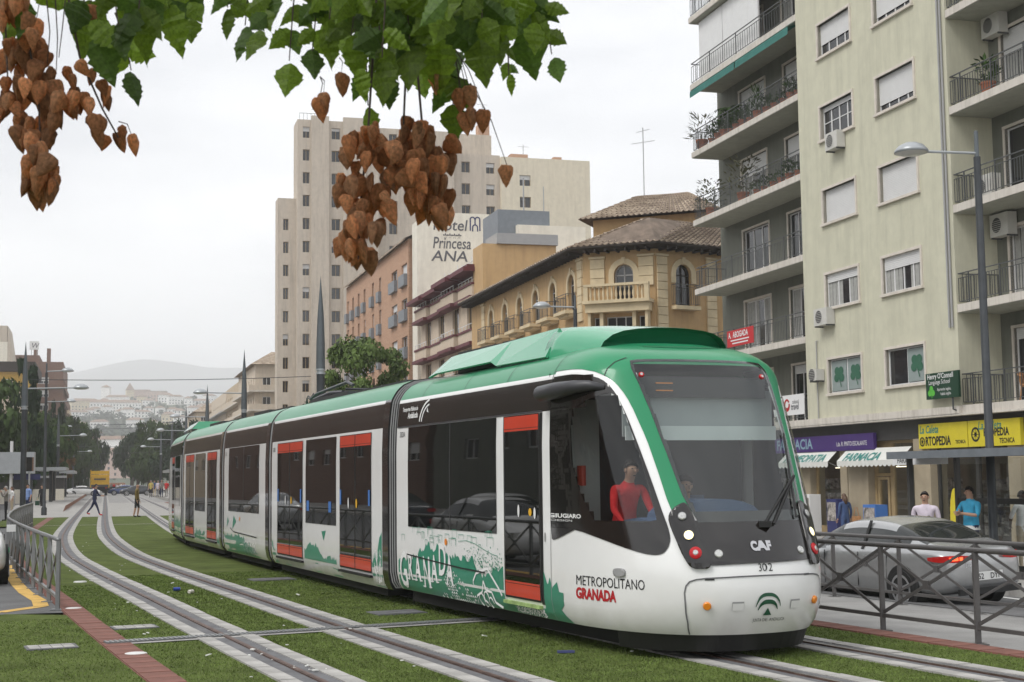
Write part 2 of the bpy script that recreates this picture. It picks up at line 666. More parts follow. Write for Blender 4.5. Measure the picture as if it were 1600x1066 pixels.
# ---------------------------------------------------------------- the four rail strips
for o0, far in ((0.0, 300), (1.5, 300), (4.0, 300), (5.5, 300)):
    g = MB()
    ribbon(g, -6, far, o0 - 0.34, o0 + 0.34, 0.006, edge=0.1)
    trk = struct(g, 'rail_strip', 'kerb_stone')
    g = MB()
    ribbon(g, -6, far, o0 - 0.165, o0 + 0.165, 0.010)
    g.build('groove', 'groove', trk)
    g = MB()
    ribbon(g, -6, far, o0 - 0.030, o0 + 0.030, 0.024, m=0, edge=0.02)
    ribbon(g, -6, far, o0 - 0.018, o0 + 0.012, 0.027, m=1)
    g.build('rail', ['rail_steel', 'rail_shine' if o0 > 3 else 'rail_steel'], trk)
    slab = MB().box(-0.085, 0.085, -0.485, 0.485, -0.01, 0.014).build('edging_stone', 'kerb_stone', trk)
    first = True
    for side in (-0.255, 0.255):
        y = 11.0
        while y < (46 if o0 < 3 else 20):
            o = slab if first else slab.copy()
            if not first:
                COL.objects.link(o)
                o.parent = trk
            first = False
            dx = (r1x(y + .5) - r1x(y - .5))
            o.location = tr(y, o0 + side, 0.004 + random.uniform(-0.003, 0.003))
            o.rotation_euler = (random.uniform(-.004, .004), random.uniform(-.01, .01), math.atan2(-dx, 1))
            y += 1.0 / math.hypot(dx, 1)
# ---------------------------------------------------------------- drain across the tracks
A, B = Vector((-4.66, 16.42, 0)), Vector((1.2, 19.45, 0))
d = (B - A).normalized()
nx = Vector((-d.y, d.x, 0))
g = MB()
g.face([A - nx * 0.24 + Vector((0, 0, .011)), B - nx * 0.24 + Vector((0, 0, .011)), B + nx * 0.24 + Vector((0, 0, .011)), A + nx * 0.24 + Vector((0, 0, .011))])
dr = struct(g, 'drain_channel', 'kerb_stone')
g = MB()
g.face([A - nx * 0.12 + Vector((0, 0, .015)), B - nx * 0.12 + Vector((0, 0, .015)), B + nx * 0.12 + Vector((0, 0, .015)), A + nx * 0.12 + Vector((0, 0, .015))])
g.build('channel_floor', 'groove', dr)
L = (B - A).length
gr = MB()
n = int(L / 0.055)
for k in range(n):
    c = A + d * (k + 0.5) * L / n + Vector((0, 0, 0.022))
    gr.obox(c, d * 0.014, nx * 0.11, Vector((0, 0, 0.006)))
for q in (-0.06, 0.0, 0.06):
    gr.obox((A + B) / 2 + nx * q + Vector((0, 0, 0.020)), d * L / 2, nx * 0.012, Vector((0, 0, 0.006)))
tag(gr.build('grating', 'fence_grey', dr), kind='stuff')
# covers let into the turf
for k, (x, y, w, l, a) in enumerate(((-5.17, 16.13, 0.55, 0.42, 0.42), (-4.79, 18.2, 0.55, 0.42, 0.42), (-4.48, 26.62, 0.8, 0.6, 0.40), (-1.62, 19.75, 0.7, 0.55, 0.43))):
    lab = ['stone cover in the turf left of the red strip', 'stone cover in the turf between red strip and first rail', 'large grey cover in the turf facing the double doors of the tram', 'dark cover in the turf beside the tram joint'][k]
    t = thing('access_cover', lab, 'cover', (x, y, 0), a, 'covers in the turf')
    MB().box(-w / 2, w / 2, -l / 2, l / 2, -0.02, 0.014).build('frame', 'groove', t)
    nb = 4
    for i in range(nb):
        for j in range(2):
            MB().box(-w / 2 + 0.03 + i * (w - .06) / nb, -w / 2 + 0.02 + (i + 1) * (w - .06) / nb, -l / 2 + 0.03 + j * (l - .06) / 2, -l / 2 + 0.02 + (j + 1) * (l - .06) / 2, 0, 0.02).build('cover_tile', 'kerb_stone' if k < 2 else 'groove', t)
for k, (x, y) in enumerate(((-6.4, 20.95), (-4.03, 15.38), (-8.0, 26.56))):
    g = MB()
    g.lathe([(0.0, 0.021), (0.10, 0.021), (0.115, 0.017), (0.12, 0.0)], 20, 0, (x, y, 0))
    lab = ['white disc cap in red strip at the fence end post', 'white disc cap in red strip beside the drain', 'white disc on the turf in front of the railing'][k]
    tag(g.build('disc_cap', 'white_paint_road'), lab, 'cap', 'white disc caps')
# litter
mat('can_blue', (0.03, 0.06, 0.30), 0.3, metal=0.4, var=0.1)
mat('can_white', (0.65, 0.62, 0.55), 0.35, metal=0.3, var=0.1)
mat('litter', (0.70, 0.70, 0.66), 0.8, var=0.1)
mat('phone_blue', (0.05, 0.06, 0.16), 0.5, var=0.1)
for k, (x, y, m, lab, a) in enumerate(((-5.65, 24.12, 'can_blue', 'blue drinks can lying on the turf', 0.4), (-5.28, 23.53, 'can_white', 'white and orange drinks can lying on the turf', 1.2))):
    t = thing('drinks_can', lab, 'can', (x, y, 0.034), a)
    dv = Vector((1, 0, 0))
    MB().tube([(-0.057, 0, 0), (-0.05, 0, 0), (0.05, 0, 0), (0.057, 0, 0)], [0.024, 0.033, 0.033, 0.024], 14).build('can_body', m, t, smooth=False)
    MB().tube([(0.057, 0, 0), (0.060, 0, 0)], [0.026, 0.026], 14).build('lid', 'rail_shine', t)
tag(MB().box(-0.09, 0.09, -0.04, 0.04, 0.008, 0.028).build('blue_packet', 'phone_blue'), 'small dark blue packet lying on turf before the tram nose', 'litter').location = (0.52, 15.04, 0)
rl = random.Random(3)
lit = MB()
for k in range(70):
    y = 13.5 + 34 * rl.random() ** 1.6
    o = rl.choice([rl.uniform(-1.0, 3.6), rl.uniform(-0.9, -0.3), rl.uniform(0.3, 1.2), rl.gauss(0.03, 0.12)])
    p = tr(y, o, 0.022)
    s = rl.choice([0.008, 0.012, 0.016, 0.026])
    a = rl.random() * 6
    lit.obox(p + Vector((0, 0, s * .2)), Vector((math.cos(a), math.sin(a), rl.uniform(-.3, .3))) * s, Vector((-math.sin(a), math.cos(a), 0)) * s * .7, Vector((0, 0, s * .25)))
tag(lit.build('paper_scraps', 'litter'), 'tiny white scraps of paper scattered over turf and rails', 'litter', kind='stuff')
# short turf blades standing up near the viewer
rg = random.Random(11)
bl = MB()
zones = []


def blades(n, y0, y1, o0, o1, pw):
    for _ in range(n):
        u = rg.random() ** pw
        y = y0 + (y1 - y0) * u
        p = tr(y, rg.uniform(o0, o1), 0.0)
        e = p - A
        if abs(e.dot(nx)) < 0.27 and -0.1 < e.dot(d) < L + 0.1:
            continue
        h = rg.uniform(0.008, 0.021)
        a = rg.random() * 6.283
        w = 0.0035 + 0.0004 * (y - 10)
        lx, ly = rg.gauss(0, 0.012), rg.gauss(0, 0.012)
        k = len(bl.v)
        bl.v += [(p.x - w * math.cos(a), p.y - w * math.sin(a), 0), (p.x + w * math.cos(a), p.y + w * math.sin(a), 0), (p.x + lx, p.y + ly, h)]
        bl.f.append((k, k + 1, k + 2))
        bl.m.append(0)


blades(26000, 11.5, 20.1, -4.0, -1.43, 1.3)
blades(16000, 11.5, 26, -1.08, -0.35, 1.5)
blades(30000, 11.5, 28, 0.35, 1.15, 1.5)
blades(48000, 11.5, 28, 1.85, 3.65, 1.5)
blades(14000, 10.5, 17, 4.35, 5.15, 1.3)
blades(14000, 10.5, 19, 5.85, 6.58, 1.3)
b = bl.build('grass_blades', 'blade', None, fix=False)
tag(b, 'short green artificial turf pile between the rails', 'grass', kind='stuff')
# ================================================================ tram
mat('tram_white', (0.80, 0.80, 0.79), 0.22, var=0.03, scale=1.5, coat=0.6)
mat('tram_green', (0.022, 0.235, 0.105), 0.32, var=0.06, scale=1.0, coat=0.25, spec=0.35)
mat('tram_green_pale', (0.045, 0.30, 0.155), 0.22, var=0.06, scale=1.0, coat=0.7)
mat('tram_green_deep', (0.018, 0.20, 0.09), 0.35, var=0.06, coat=0.4)
mat('art_green', (0.016, 0.235, 0.145), 0.35, var=0.05, coat=0.3)
mat('tram_black', (0.012, 0.010, 0.009), 0.12, var=0.15, scale=1.2, coat=0.6)
mat('tram_band', (0.020, 0.015, 0.013), 0.22, var=0.2, scale=0.8, coat=0.15)
mat('side_glass', (0.006, 0.0065, 0.0065), 0.02, var=0.0, ior=1.5)
mat('door_red', (0.52, 0.045, 0.018), 0.35, var=0.06, coat=0.3)
mat('rubber', (0.012, 0.012, 0.012), 0.55, var=0.1)
mat('rubber_grey', (0.30, 0.30, 0.30), 0.5, var=0.1)
mat('grey_plastic', (0.05, 0.05, 0.055), 0.4, var=0.1)
mat('cab_panel', (0.42, 0.44, 0.42), 0.6, var=0.08)
mat('cab_blue', (0.07, 0.12, 0.22), 0.6, var=0.1)
mat('cab_dark', (0.035, 0.037, 0.04), 0.6, var=0.1)
mat('banner_pale', (0.62, 0.66, 0.66), 0.6, var=0.05)
mat('blind', (0.36, 0.39, 0.40), 0.7, var=0.05)
mat('lamp_white', (0.55, 0.55, 0.53), 0.18, metal=0.55, var=0.3, scale=60)
mat('lamp_lit', (1.0, 0.86, 0.45), 0.2, var=0.0, emit=1.1)
mat('lamp_red', (0.45, 0.01, 0.015), 0.2, var=0.0)
mat('lamp_amber', (0.75, 0.24, 0.02), 0.3, var=0.0)
mat('text_black', (0.015, 0.015, 0.017), 0.5, var=0.0)
mat('text_red', (0.42, 0.015, 0.02), 0.5, var=0.0)
mat('text_white', (0.75, 0.75, 0.74), 0.5, var=0.0)
mat('silver', (0.55, 0.55, 0.56), 0.3, metal=0.8, var=0.0)
mat('text_green', (0.01, 0.075, 0.035), 0.5, var=0.0)
mat('blue_sticker', (0.06, 0.17, 0.46), 0.5, var=0.0)
mat('yellow_button', (0.75, 0.42, 0.03), 0.4, var=0.0)
mat('under_black', (0.010, 0.010, 0.010), 0.8, var=0.1)
mat('sill_green', (0.30, 0.42, 0.16), 0.5, var=0.3, scale=8)
glass_mat('cab_glass', (0.80, 0.82, 0.81), 0.01, 1.38)
glass_mat('wind_glass', (0.78, 0.83, 0.81), 0.01, 1.5)

def grime(nm, dirt=(0.30, 0.27, 0.22)):
    """road dirt thrown up on the lower panels, broken up by noise"""
    t = MT[nm].node_tree
    b = t.nodes['Principled BSDF']
    src = b.inputs['Base Color'].links[0].from_socket
    tcn = t.nodes.new('ShaderNodeTexCoord')
    sp = t.nodes.new('ShaderNodeSeparateXYZ')
    mr = t.nodes.new('ShaderNodeMapRange')
    mr.inputs['From Min'].default_value, mr.inputs['From Max'].default_value = .95, .2
    mr.inputs['To Max'].default_value = .55
    n = t.nodes.new('ShaderNodeTexNoise')
    n.inputs['Scale'].default_value, n.inputs['Detail'].default_value = 3.5, 8
    mu = t.nodes.new('ShaderNodeMath')
    mu.operation = 'MULTIPLY'
    mix = t.nodes.new('ShaderNodeMixRGB')
    mix.inputs[2].default_value = (*dirt, 1)
    t.links.new(tcn.outputs['Object'], sp.inputs[0])
    t.links.new(tcn.outputs['Object'], n.inputs['Vector'])
    t.links.new(sp.outputs[2], mr.inputs[0])
    t.links.new(mr.outputs[0], mu.inputs[0])
    t.links.new(n.outputs[0], mu.inputs[1])
    t.links.new(mu.outputs[0], mix.inputs[0])
    t.links.new(src, mix.inputs[1])
    t.links.new(mix.outputs[0], b.inputs['Base Color'])


grime('tram_white')
grime('art_green', (0.16, 0.17, 0.13))
PROF = [(.22, 1.24, .22), (.30, 1.29, .30), (.45, 1.32, .45), (.8, 1.325, .8), (2.2, 1.325, 2.2), (2.57, 1.312, 2.57), (2.8, 1.29, 2.8), (2.93, 1.272, 2.93), (2.985, 1.258, 2.98), (3.05, 1.225, 3.04), (3.12, 1.185, 3.10), (3.20, 1.14, 3.15), (3.28, 1.08, 3.20), (3.45, .93, 3.265), (3.8, .58, 3.32), (4.35, 0., 3.34)]
SFR = [(.22, 7.60), (.35, 7.70), (.55, 7.76), (.8, 7.75), (.95, 7.72), (1.15, 7.62), (2.96, 6.60), (3.06, 6.53), (3.2, 6.40), (3.35, 6.2), (3.6, 5.95), (4.35, 5.75)]
NLX = [(.2, 2.5), (1.0, 2.6), (2.0, 3.0), (3.0, 3.4), (4.35, 3.2)]
U0 = 5.45


def interp(tab, x, k=1):
    if x <= tab[0][0]:
        return tab[0][k]
    for a, b in zip(tab[:-1], tab[1:]):
        if x <= b[0]:
            f = (x - a[0]) / (b[0] - a[0])
            return a[k] + (b[k] - a[k]) * f
    return tab[-1][k]


class Module:
    def __init__(s, p0, d, nin, K=1.0, lift=0.0, org=Vector((0, 0, 0)), nose=False):
        s.p0, s.d, s.nin, s.K, s.lift, s.org, s.nose = Vector(p0), Vector(d).normalized(), Vector(nin).normalized(), K, lift, org, nose

    def raw(s, u, v):
        w, z = interp(PROF, v, 1), interp(PROF, v, 2)
        if not s.nose or u <= U0:
            a, ww = u, w
        else:
            ph = (u - U0) * math.pi / 2
            n = interp(NLX, v)
            Lf = interp(SFR, v) - U0
            cs, sn = math.cos(ph), math.sin(ph)
            a = U0 + Lf * abs(sn) ** (2 / n)
            ww = math.copysign(w * abs(cs) ** (2 / n), cs)
        return s.P(a, 1.325 - ww, z)

    def P(s, a, inset, z):
        """straight-frame point: a along, inset from the near side line, z"""
        q = s.p0 + (s.d * a + s.nin * inset) * s.K
        return Vector((q.x, q.y, z * s.K + s.lift)) - s.org

    def nrm(s, u, v):
        e = 0.012
        du = s.raw(u + e, v) - s.raw(u - e, v)
        dv = s.raw(u, v + e) - s.raw(u, max(.22, v - e))
        n = du.cross(dv)
        if n.length < 1e-9:
            return Vector((0, 0, 1))
        n.normalize()
        ctr = s.P(min(u, 6.4), 1.325, 1.9)
        if n.dot(s.raw(u, v) - ctr) < 0:
            n = -n
        return n

    def at(s, u, v, off=0.0):
        p = s.raw(u, v)
        return p + s.nrm(u, v) * off if off else p

    def far(s, u, v, off=0.0):
        """mirror image on the far side (straight part only)"""
        w, z = interp(PROF, v, 1), interp(PROF, v, 2)
        return s.P(u, 1.325 + w + off / s.K, z)


def inpoly(x, y, poly):
    c = False
    j = len(poly) - 1
    for i in range(len(poly)):
        xi, yi = poly[i]
        xj, yj = poly[j]
        if (yi > y) != (yj > y) and x < (xj - xi) * (y - yi) / (yj - yi) + xi:
            c = not c
        j = i
    return c


def shrink(poly, dx, dy):
    cx = sum(p[0] for p in poly) / len(poly)
    cy = sum(p[1] for p in poly) / len(poly)
    wx = max(abs(p[0] - cx) for p in poly)
    wy = max(abs(p[1] - cy) for p in poly)
    return [(cx + (p[0] - cx) * (1 - dx / wx), cy + (p[1] - cy) * (1 - dy / wy)) for p in poly]


def smooth_loop(pts, n=4):
    o = []
    N = len(pts)
    for i in range(N):
        p0, p1, p2, p3 = (pts[(i + k) % N] for k in (-1, 0, 1, 2))
        for k in range(n):
            t = k / n
            o.append((_cr(p0[0], p1[0], p2[0], p3[0], t), _cr(p0[1], p1[1], p2[1], p3[1], t)))
    return o


def patch(md, outer, name, m, parent, off=0.006, holes=(), du=0.0125, dv=0.06, thick=0.0, fn=None, smooth=True):
    """panel cut to an outline in (u, v) and laid on the module's skin"""
    loops = [list(outer)] + [list(h) for h in holes]
    tri = tessellate_polygon([[Vector((a, b, 0)) for a, b in l] for l in loops])
    flat = [p for l in loops for p in l]
    bm = bmesh.new()
    vs = [bm.verts.new((a, b, 0)) for a, b in flat]
    for t in tri:
        try:
            bm.faces.new([vs[i] for i in t])
        except ValueError:
            pass
    us = [p[0] for p in flat]
    wz = [p[1] for p in flat]
    for lo, hi, st, no in ((min(us), max(us), du, (1, 0, 0)), (min(wz), max(wz), dv, (0, 1, 0))):
        k = math.floor(lo / st) + 1
        while k * st < hi:
            bmesh.ops.bisect_plane(bm, geom=bm.verts[:] + bm.edges[:] + bm.faces[:], dist=1e-6, plane_co=tuple(c * k * st for c in no), plane_no=no)
            k += 1
    bmesh.ops.triangulate(bm, faces=[f for f in bm.faces if len(f.verts) > 4])
    f = fn or md.at
    base = [(v.co.x, v.co.y) for v in bm.verts]
    if thick:
        r = bmesh.ops.extrude_face_region(bm, geom=bm.faces[:])
        newv = [e for e in r['geom'] if isinstance(e, bmesh.types.BMVert)]
        ns = set(newv)
        for v in bm.verts:
            v.co = f(v.co.x, v.co.y, off + thick if v in ns else off)
    else:
        for v in bm.verts:
            v.co = f(v.co.x, v.co.y, off)
    bmesh.ops.recalc_face_normals(bm, faces=bm.faces)
    me = bpy.data.meshes.new(name)
    bm.to_mesh(me)
    bm.free()
    if not thick:
        # face outward
        c = md.P(3.0, 1.325, 1.9)
        tot = 0
        for p in me.polygons:
            tot += p.normal.dot(p.center - c) * p.area
        if tot < 0:
            me.flip_normals()
    me.materials.append(MT[m])
    if smooth:
        me.polygons.foreach_set('use_smooth', [True] * len(me.polygons))
    return link(name, me, parent)


def shell(md, name, us, skip, mats, mfun, parent):
    """both flanks and roof; skip(u,v) leaves openings"""
    vv = []
    for a, b in zip(PROF[:-1], PROF[1:]):
        n = max(1, int((b[0] - a[0]) / 0.09)) if md.nose else 1
        vv += [a[0] + (b[0] - a[0]) * k / n for k in range(n)]
    vv.append(4.35)
    mb = MB()
    cols = len(vv)
    for side in (0, 1):
        k0 = len(mb.v)
        for u in us:
            for v in vv:
                if md.nose or side == 0:
                    p = md.raw(u if side == 0 or u <= U0 else 2 * (U0 + 1) - u, v)
                    if side == 1 and u <= U0:
                        p = md.far(u, v)
                else:
                    p = md.far(u, v)
                mb.v.append(tuple(p))
        for i in range(len(us) - 1):
            for j in range(cols - 1):
                uc, vc = (us[i] + us[i + 1]) / 2, (vv[j] + vv[j + 1]) / 2
                ur = uc if side == 0 or uc <= U0 else 2 * (U0 + 1) - uc
                if skip and skip(ur if side == 0 else (ur if uc > U0 else -1), vc):
                    continue
                a = k0 + i * cols + j
                q = (a, a + cols, a + cols + 1, a + 1)
                mb.f.append(q if side == 0 else q[::-1])
                mb.m.append(mfun(uc, vc))
    o = mb.build(name, mats, parent, smooth=False, fix=False)
    me = o.data
    bm = bmesh.new()
    bm.from_mesh(me)
    bmesh.ops.remove_doubles(bm, verts=bm.verts, dist=0.0008)
    bmesh.ops.recalc_face_normals(bm, faces=bm.faces)
    bm.to_mesh(me)
    bm.free()
    me.polygons.foreach_set('use_smooth', [True] * len(me.polygons))
    return o


def rect(a0, a1, z0, z1):
    return [(a0, z0), (a1, z0), (a1, z1), (a0, z1)]


ORG = Vector((-4.2, 28.5, 0))
tram = thing('tram', 'white and green articulated low floor tram numbered 302 on grassed track', 'tram', ORG)
HA, NA = Vector((.392, -.920)), Vector((.920, .392))
mA = Module((-1.667, 20.61), HA, NA, 0.975, 0.0455, ORG, True)
HB = Vector((.369, -.929))
mB = Module((-4.76, 28.22), HB, (.929, .369), 1, 0, ORG)
HC = Vector((.364, -.931))
mC = Module((-6.83, 33.51), HC, (.931, .364), 1, 0, ORG)
HD = Vector((.352, -.936))
mD = Module((-9.78, 41.36), HD, (.936, .352), 1, 0, ORG)
HE = Vector((-.290, .957))
mE = Module((-9.30, 40.10), HE, (.957, .290), 1, 0, ORG, True)


def band_m(u, v):
    return 0 if v < 2.57 else (1 if v < 2.93 else (0 if v < 2.985 else 2))


# outlines on the front module, in (u, v) of its skin
WIND = [(6.23, 1.34), (6.70, 1.34), (6.735, 1.53), (6.755, 1.83), (6.775, 2.2), (6.795, 2.73), (6.80, 3.0), (6.785, 3.075), (6.70, 3.09), (6.45, 3.10), (6.16, 3.09), (6.105, 3.075), (6.115, 2.97), (6.142, 2.81), (6.170, 2.51), (6.187, 2.06), (6.197, 1.62)]
CABB = smooth_loop([(5.42, 1.245), (5.556, 1.25), (5.692, 1.175), (5.828, 1.085), (5.915, 1.035), (5.979, 1.02), (6.025, 1.052), (6.062, 1.15), (6.073, 1.27), (6.066, 1.475), (6.057, 1.735), (6.046, 1.967), (6.027, 2.267), (5.995, 2.553), (5.940, 2.758), (5.836, 2.881), (5.636, 2.94), (5.45, 2.95)], 3)
CABB = [(max(5.42, a), min(b, 2.95 - 0.6 * max(0, a - 5.62) ** 2 if a < 5.9 else b)) for a, b in CABB]
CABG = [(5.585, 2.56), (5.70, 2.64), (5.82, 2.69), (5.92, 2.715), (5.975, 2.66), (5.998, 2.50), (6.018, 2.22), (6.030, 1.95), (6.034, 1.666), (6.025, 1.37), (5.95, 1.345), (5.68, 1.345), (5.61, 1.625), (5.56, 1.953), (5.555, 2.3)]
GREENF = [(5.42, 3.02), (5.55, 3.015), (5.668, 3.0), (5.80, 2.96), (5.891, 2.905), (5.945, 2.855), (5.987, 2.795), (6.02, 2.715), (6.043, 2.635), (6.063, 2.53), (6.075, 2.417), (6.090, 2.28), (6.099, 2.158), (6.107, 1.857), (6.110, 1.585), (6.12, 1.42), (6.20, 1.42)] + [p for p in WIND[::-1] if p[0] < 6.2 and p[1] < 3.07][:6]
GREENF = [(5.42, 3.02), (5.55, 3.015), (5.668, 3.0), (5.80, 2.96), (5.891, 2.905), (5.945, 2.855), (5.987, 2.795), (6.02, 2.715), (6.043, 2.635), (6.063, 2.53), (6.075, 2.417), (6.090, 2.28), (6.099, 2.158), (6.107, 1.857), (6.110, 1.585), (6.12, 1.40), (6.21, 1.40), (6.202, 1.62), (6.192, 2.06), (6.175, 2.51), (6.147, 2.81), (6.12, 2.97), (6.11, 3.08), (6.0, 3.09), (5.42, 3.09)]
GREENR = [(2 * 6.45 - a, b) for a, b in GREENF if a > 5.9]
GREENR = [(6.78, 3.09), (6.79, 2.97), (6.79, 2.73), (6.77, 2.2), (6.75, 1.83), (6.73, 1.53), (6.70, 1.40), (6.79, 1.40), (6.80, 1.585), (6.82, 1.857), (6.84, 2.158), (6.86, 2.417), (6.89, 2.635), (6.94, 2.795), (7.03, 2.905), (7.2, 3.0), (7.2, 3.09)]
WIN_H = shrink(WIND, 0.03, 0.07)
CAB_H = shrink(CABG, 0.004, 0.01)


def deep(u, v, poly):
    return all(inpoly(u + a, v + b, poly) for a, b in ((-.013, -.03), (.013, -.03), (-.013, .03), (.013, .03)))


def nose_m(u, v):
    if v >= 3.04:
        return 2
    um = u if u < 6.45 else 12.9 - u
    if deep(um, v, CABB) or deep(u, v, WIND):
        return 3
    if v > 1.42 and um > 6.15:
        return 2
    return 0


us = [-.05 + 5.5 * i / 14 for i in range(15)] + [U0 + 0.0125 * i for i in range(1, 81)]
shA = shell(mA, 'front_carriage', us, lambda u, v: u > 0 and (inpoly(u, v, WIN_H) or inpoly(u, v, CAB_H) or inpoly(2 * 6.45 - u, v, CAB_H)), ['tram_white', 'tram_band', 'tram_green', 'tram_black'], lambda u, v: band_m(u, v) if u < 5.42 else nose_m(u, v), tram)
tag(shA, label='white cab carriage with green roof, windscreen and GRANADA art')
# panels of the nose
patch(mA, GREENF, 'pillar_panel', 'tram_green', shA, 0.006)
patch(mA, GREENR, 'pillar_panel', 'tram_green', shA, 0.006)
patch(mA, rect(5.40, 7.5, 3.035, 3.10), 'roof_edge', 'tram_green', shA, 0.004)
patch(mA, CABB, 'cab_side_panel', 'tram_black', shA, 0.008, [CABG])
patch(mA, CABG, 'cab_window', 'cab_glass', shA, 0.005)
patch(mA, [(12.9 - a, b) for a, b in CABG[::-1]], 'cab_window', 'cab_glass', shA, 0.005)
patch(mA, WIND, 'windscreen', 'wind_glass', shA, 0.013)
patch(mA, WIND, 'windscreen_border', 'tram_black', shA, 0.010, [shrink(WIND, 0.022, 0.05)])
patch(mA, [(6.215, 1.36), (6.45, 1.35), (6.715, 1.36), (6.70, 1.2), (6.675, .945), (6.55, .94), (6.35, .93), (6.222, .92)], 'lower_front_panel', 'tram_black', shA, 0.012)
CLU = smooth_loop([(6.088, 1.36), (6.118, 1.46), (6.175, 1.525), (6.200, 1.52), (6.212, 1.44), (6.216, 1.312), (6.219, 1.175), (6.222, 1.03), (6.222, 0.905), (6.18, 0.888), (6.139, 0.900), (6.112, 0.984), (6.096, 1.162)], 3)
for sgn in (0, 1):
    pl2 = CLU if sgn == 0 else [(12.9 - a, b) for a, b in CLU[::-1]]
    cl = patch(mA, pl2, 'lamp_cluster', 'tram_black', shA, 0.004, thick=0.035, du=0.02, dv=0.05)
    for (a, b), mm, rr in (((6.160, 1.394), 'lamp_white', .043), ((6.163, 1.205), 'lamp_lit', .050), ((6.170, 1.035), 'lamp_red', .055)):
        a = a if sgn == 0 else 12.9 - a
        n = mA.nrm(a, b)
        p = mA.at(a, b, 0.034)
        lm = MB().tube([p, p + n * 0.012, p + n * 0.018], [rr * 1.12, rr * 1.12, rr * .95], 20).tube([p + n * 0.018, p + n * 0.024], [rr * .92, rr * .7], 20, 1)
        if mm == 'lamp_red':
            lm.tube([p + n * 0.024, p + n * 0.030], [rr * .5, rr * .4], 16, 2)
        lm.build('headlamp', ['grey_plastic' if mm != 'lamp_red' else 'lamp_red', mm, 'lamp_white'], shA)
for a, b, mm, rr in ((6.275, 1.03, 'lamp_white', .042), (6.620, 1.04, 'lamp_white', .042), (6.195, .525, 'lamp_amber', .040), (6.708, .535, 'lamp_amber', .040), (5.788, .834, 'grey_plastic', .0), (6.175, 2.90, 'lamp_red', .030), (6.715, 2.90, 'lamp_red', .030)):
    n = mA.nrm(a, b)
    p = mA.at(a, b, 0.008)
    if rr:
        q = MB().tube([p - n * 0.01, p + n * 0.012, p + n * 0.02], [rr, rr, rr * .8], 18)
        mats = [mm]
        if mm == 'lamp_red':
            q.tube([p + n * 0.02, p + n * 0.024], [rr * .55, rr * .5], 14, 1)
            mats = [mm, 'lamp_white']
        q.build('marker_lamp', mats, shA)
# recessed latches, hatch seam, side lamp
for a in (6.335, 6.560):
    patch(mA, rect(a - .026, a + .026, .47, .56), 'latch_recess', 'rubber_grey', shA, 0.004)
    patch(mA, rect(a - .025, a + .025, .472, .545), 'latch', 'tram_white', shA, 0.007)


def seam(md, pts, wid, name, m, parent, off=0.004):
    mb = MB()
    fine = []
    for (a, b), (c2, d2) in zip(pts[:-1], pts[1:]):
        fine += [(a + (c2 - a) * k / 6, b + (d2 - b) * k / 6) for k in range(6)]
    pts = fine + [pts[-1]]
    P = [md.at(a, b, off + .003) for a, b in pts]
    N = [md.nrm(a, b) for a, b in pts]
    L = []
    for i in range(len(P)):
        t = P[min(i + 1, len(P) - 1)] - P[max(i - 1, 0)]
        x = t.cross(N[i]).normalized() * wid / 2
        L.append((P[i] - x, P[i] + x))
    for (a, b), (c_, e) in zip(L[:-1], L[1:]):
        mb.face([a, b, e, c_])
    return mb.build(name, m, parent, fix=False)


HATCH = [(6.123, .23), (6.105, .4), (6.094, .547), (6.093, .65), (6.102, .72), (6.12, .762), (6.15, .783), (6.20, .795), (6.35, .807), (6.45, .81), (6.55, .807), (6.70, .795), (6.75, .783), (6.78, .762), (6.80, .72), (6.807, .65), (6.806, .547), (6.79, .4), (6.775, .23)]
seam(mA, HATCH, 0.014, 'hatch_seam', 'groove', shA)
patch(mA, rect(6.19, 6.235, .775, .795), 'hatch_hinge', 'rubber', shA, 0.006)
patch(mA, rect(6.62, 6.66, .79, .81), 'hatch_hinge', 'rubber', shA, 0.006)
patch(mA, smooth_loop(rect(5.765, 5.812, .795, .865), 3), 'side_lamp', 'rubber_grey', shA, 0.004, thick=0.02)
for a, vs_ in ((.95, [2.985, 3.12, 3.28]), (2.6, [2.985, 3.12, 3.28]), (4.05, [2.985, 3.12, 3.28]), (5.42, [2.6, 2.93, 3.05, 3.2, 3.4])):
    seam(mA, [(a + .0, v) for v in vs_], 0.012, 'panel_seam', 'rubber', shA, 0.005)
seam(mA, [(5.41, v) for v in (.24, .5, .8, 1.23)], 0.010, 'panel_seam', 'rubber_grey', shA, 0.004)
seam(mA, [(a, 2.575) for a in (0, 1.5, 3, 5.2)], 0.02, 'band_seam', 'grey_plastic', shA, 0.005)
seam(mA, [(5.89, 2.9), (5.92, 2.98), (5.98, 3.06), (6.08, 3.12)], 0.012, 'panel_seam', 'rubber', shA, 0.006)
# side windows, posts and doors -------------------------------------------------


def side_window(md, par, a0, a1, z0, z1, far=True):
    for fn in ((md.at, md.far) if far else (md.at,)):
        w = patch(md, rect(a0, a1, z0, z1), 'window', 'side_glass', par, 0.007, fn=fn, du=1, dv=.4)
        a = (a0 + a1) / 2 + 0.05
        if a1 - a0 > 2.4:
            patch(md, rect(a - .012, a + .012, z0, z1), 'window_divider', 'grey_plastic', par, 0.009, fn=fn, du=1, dv=1)


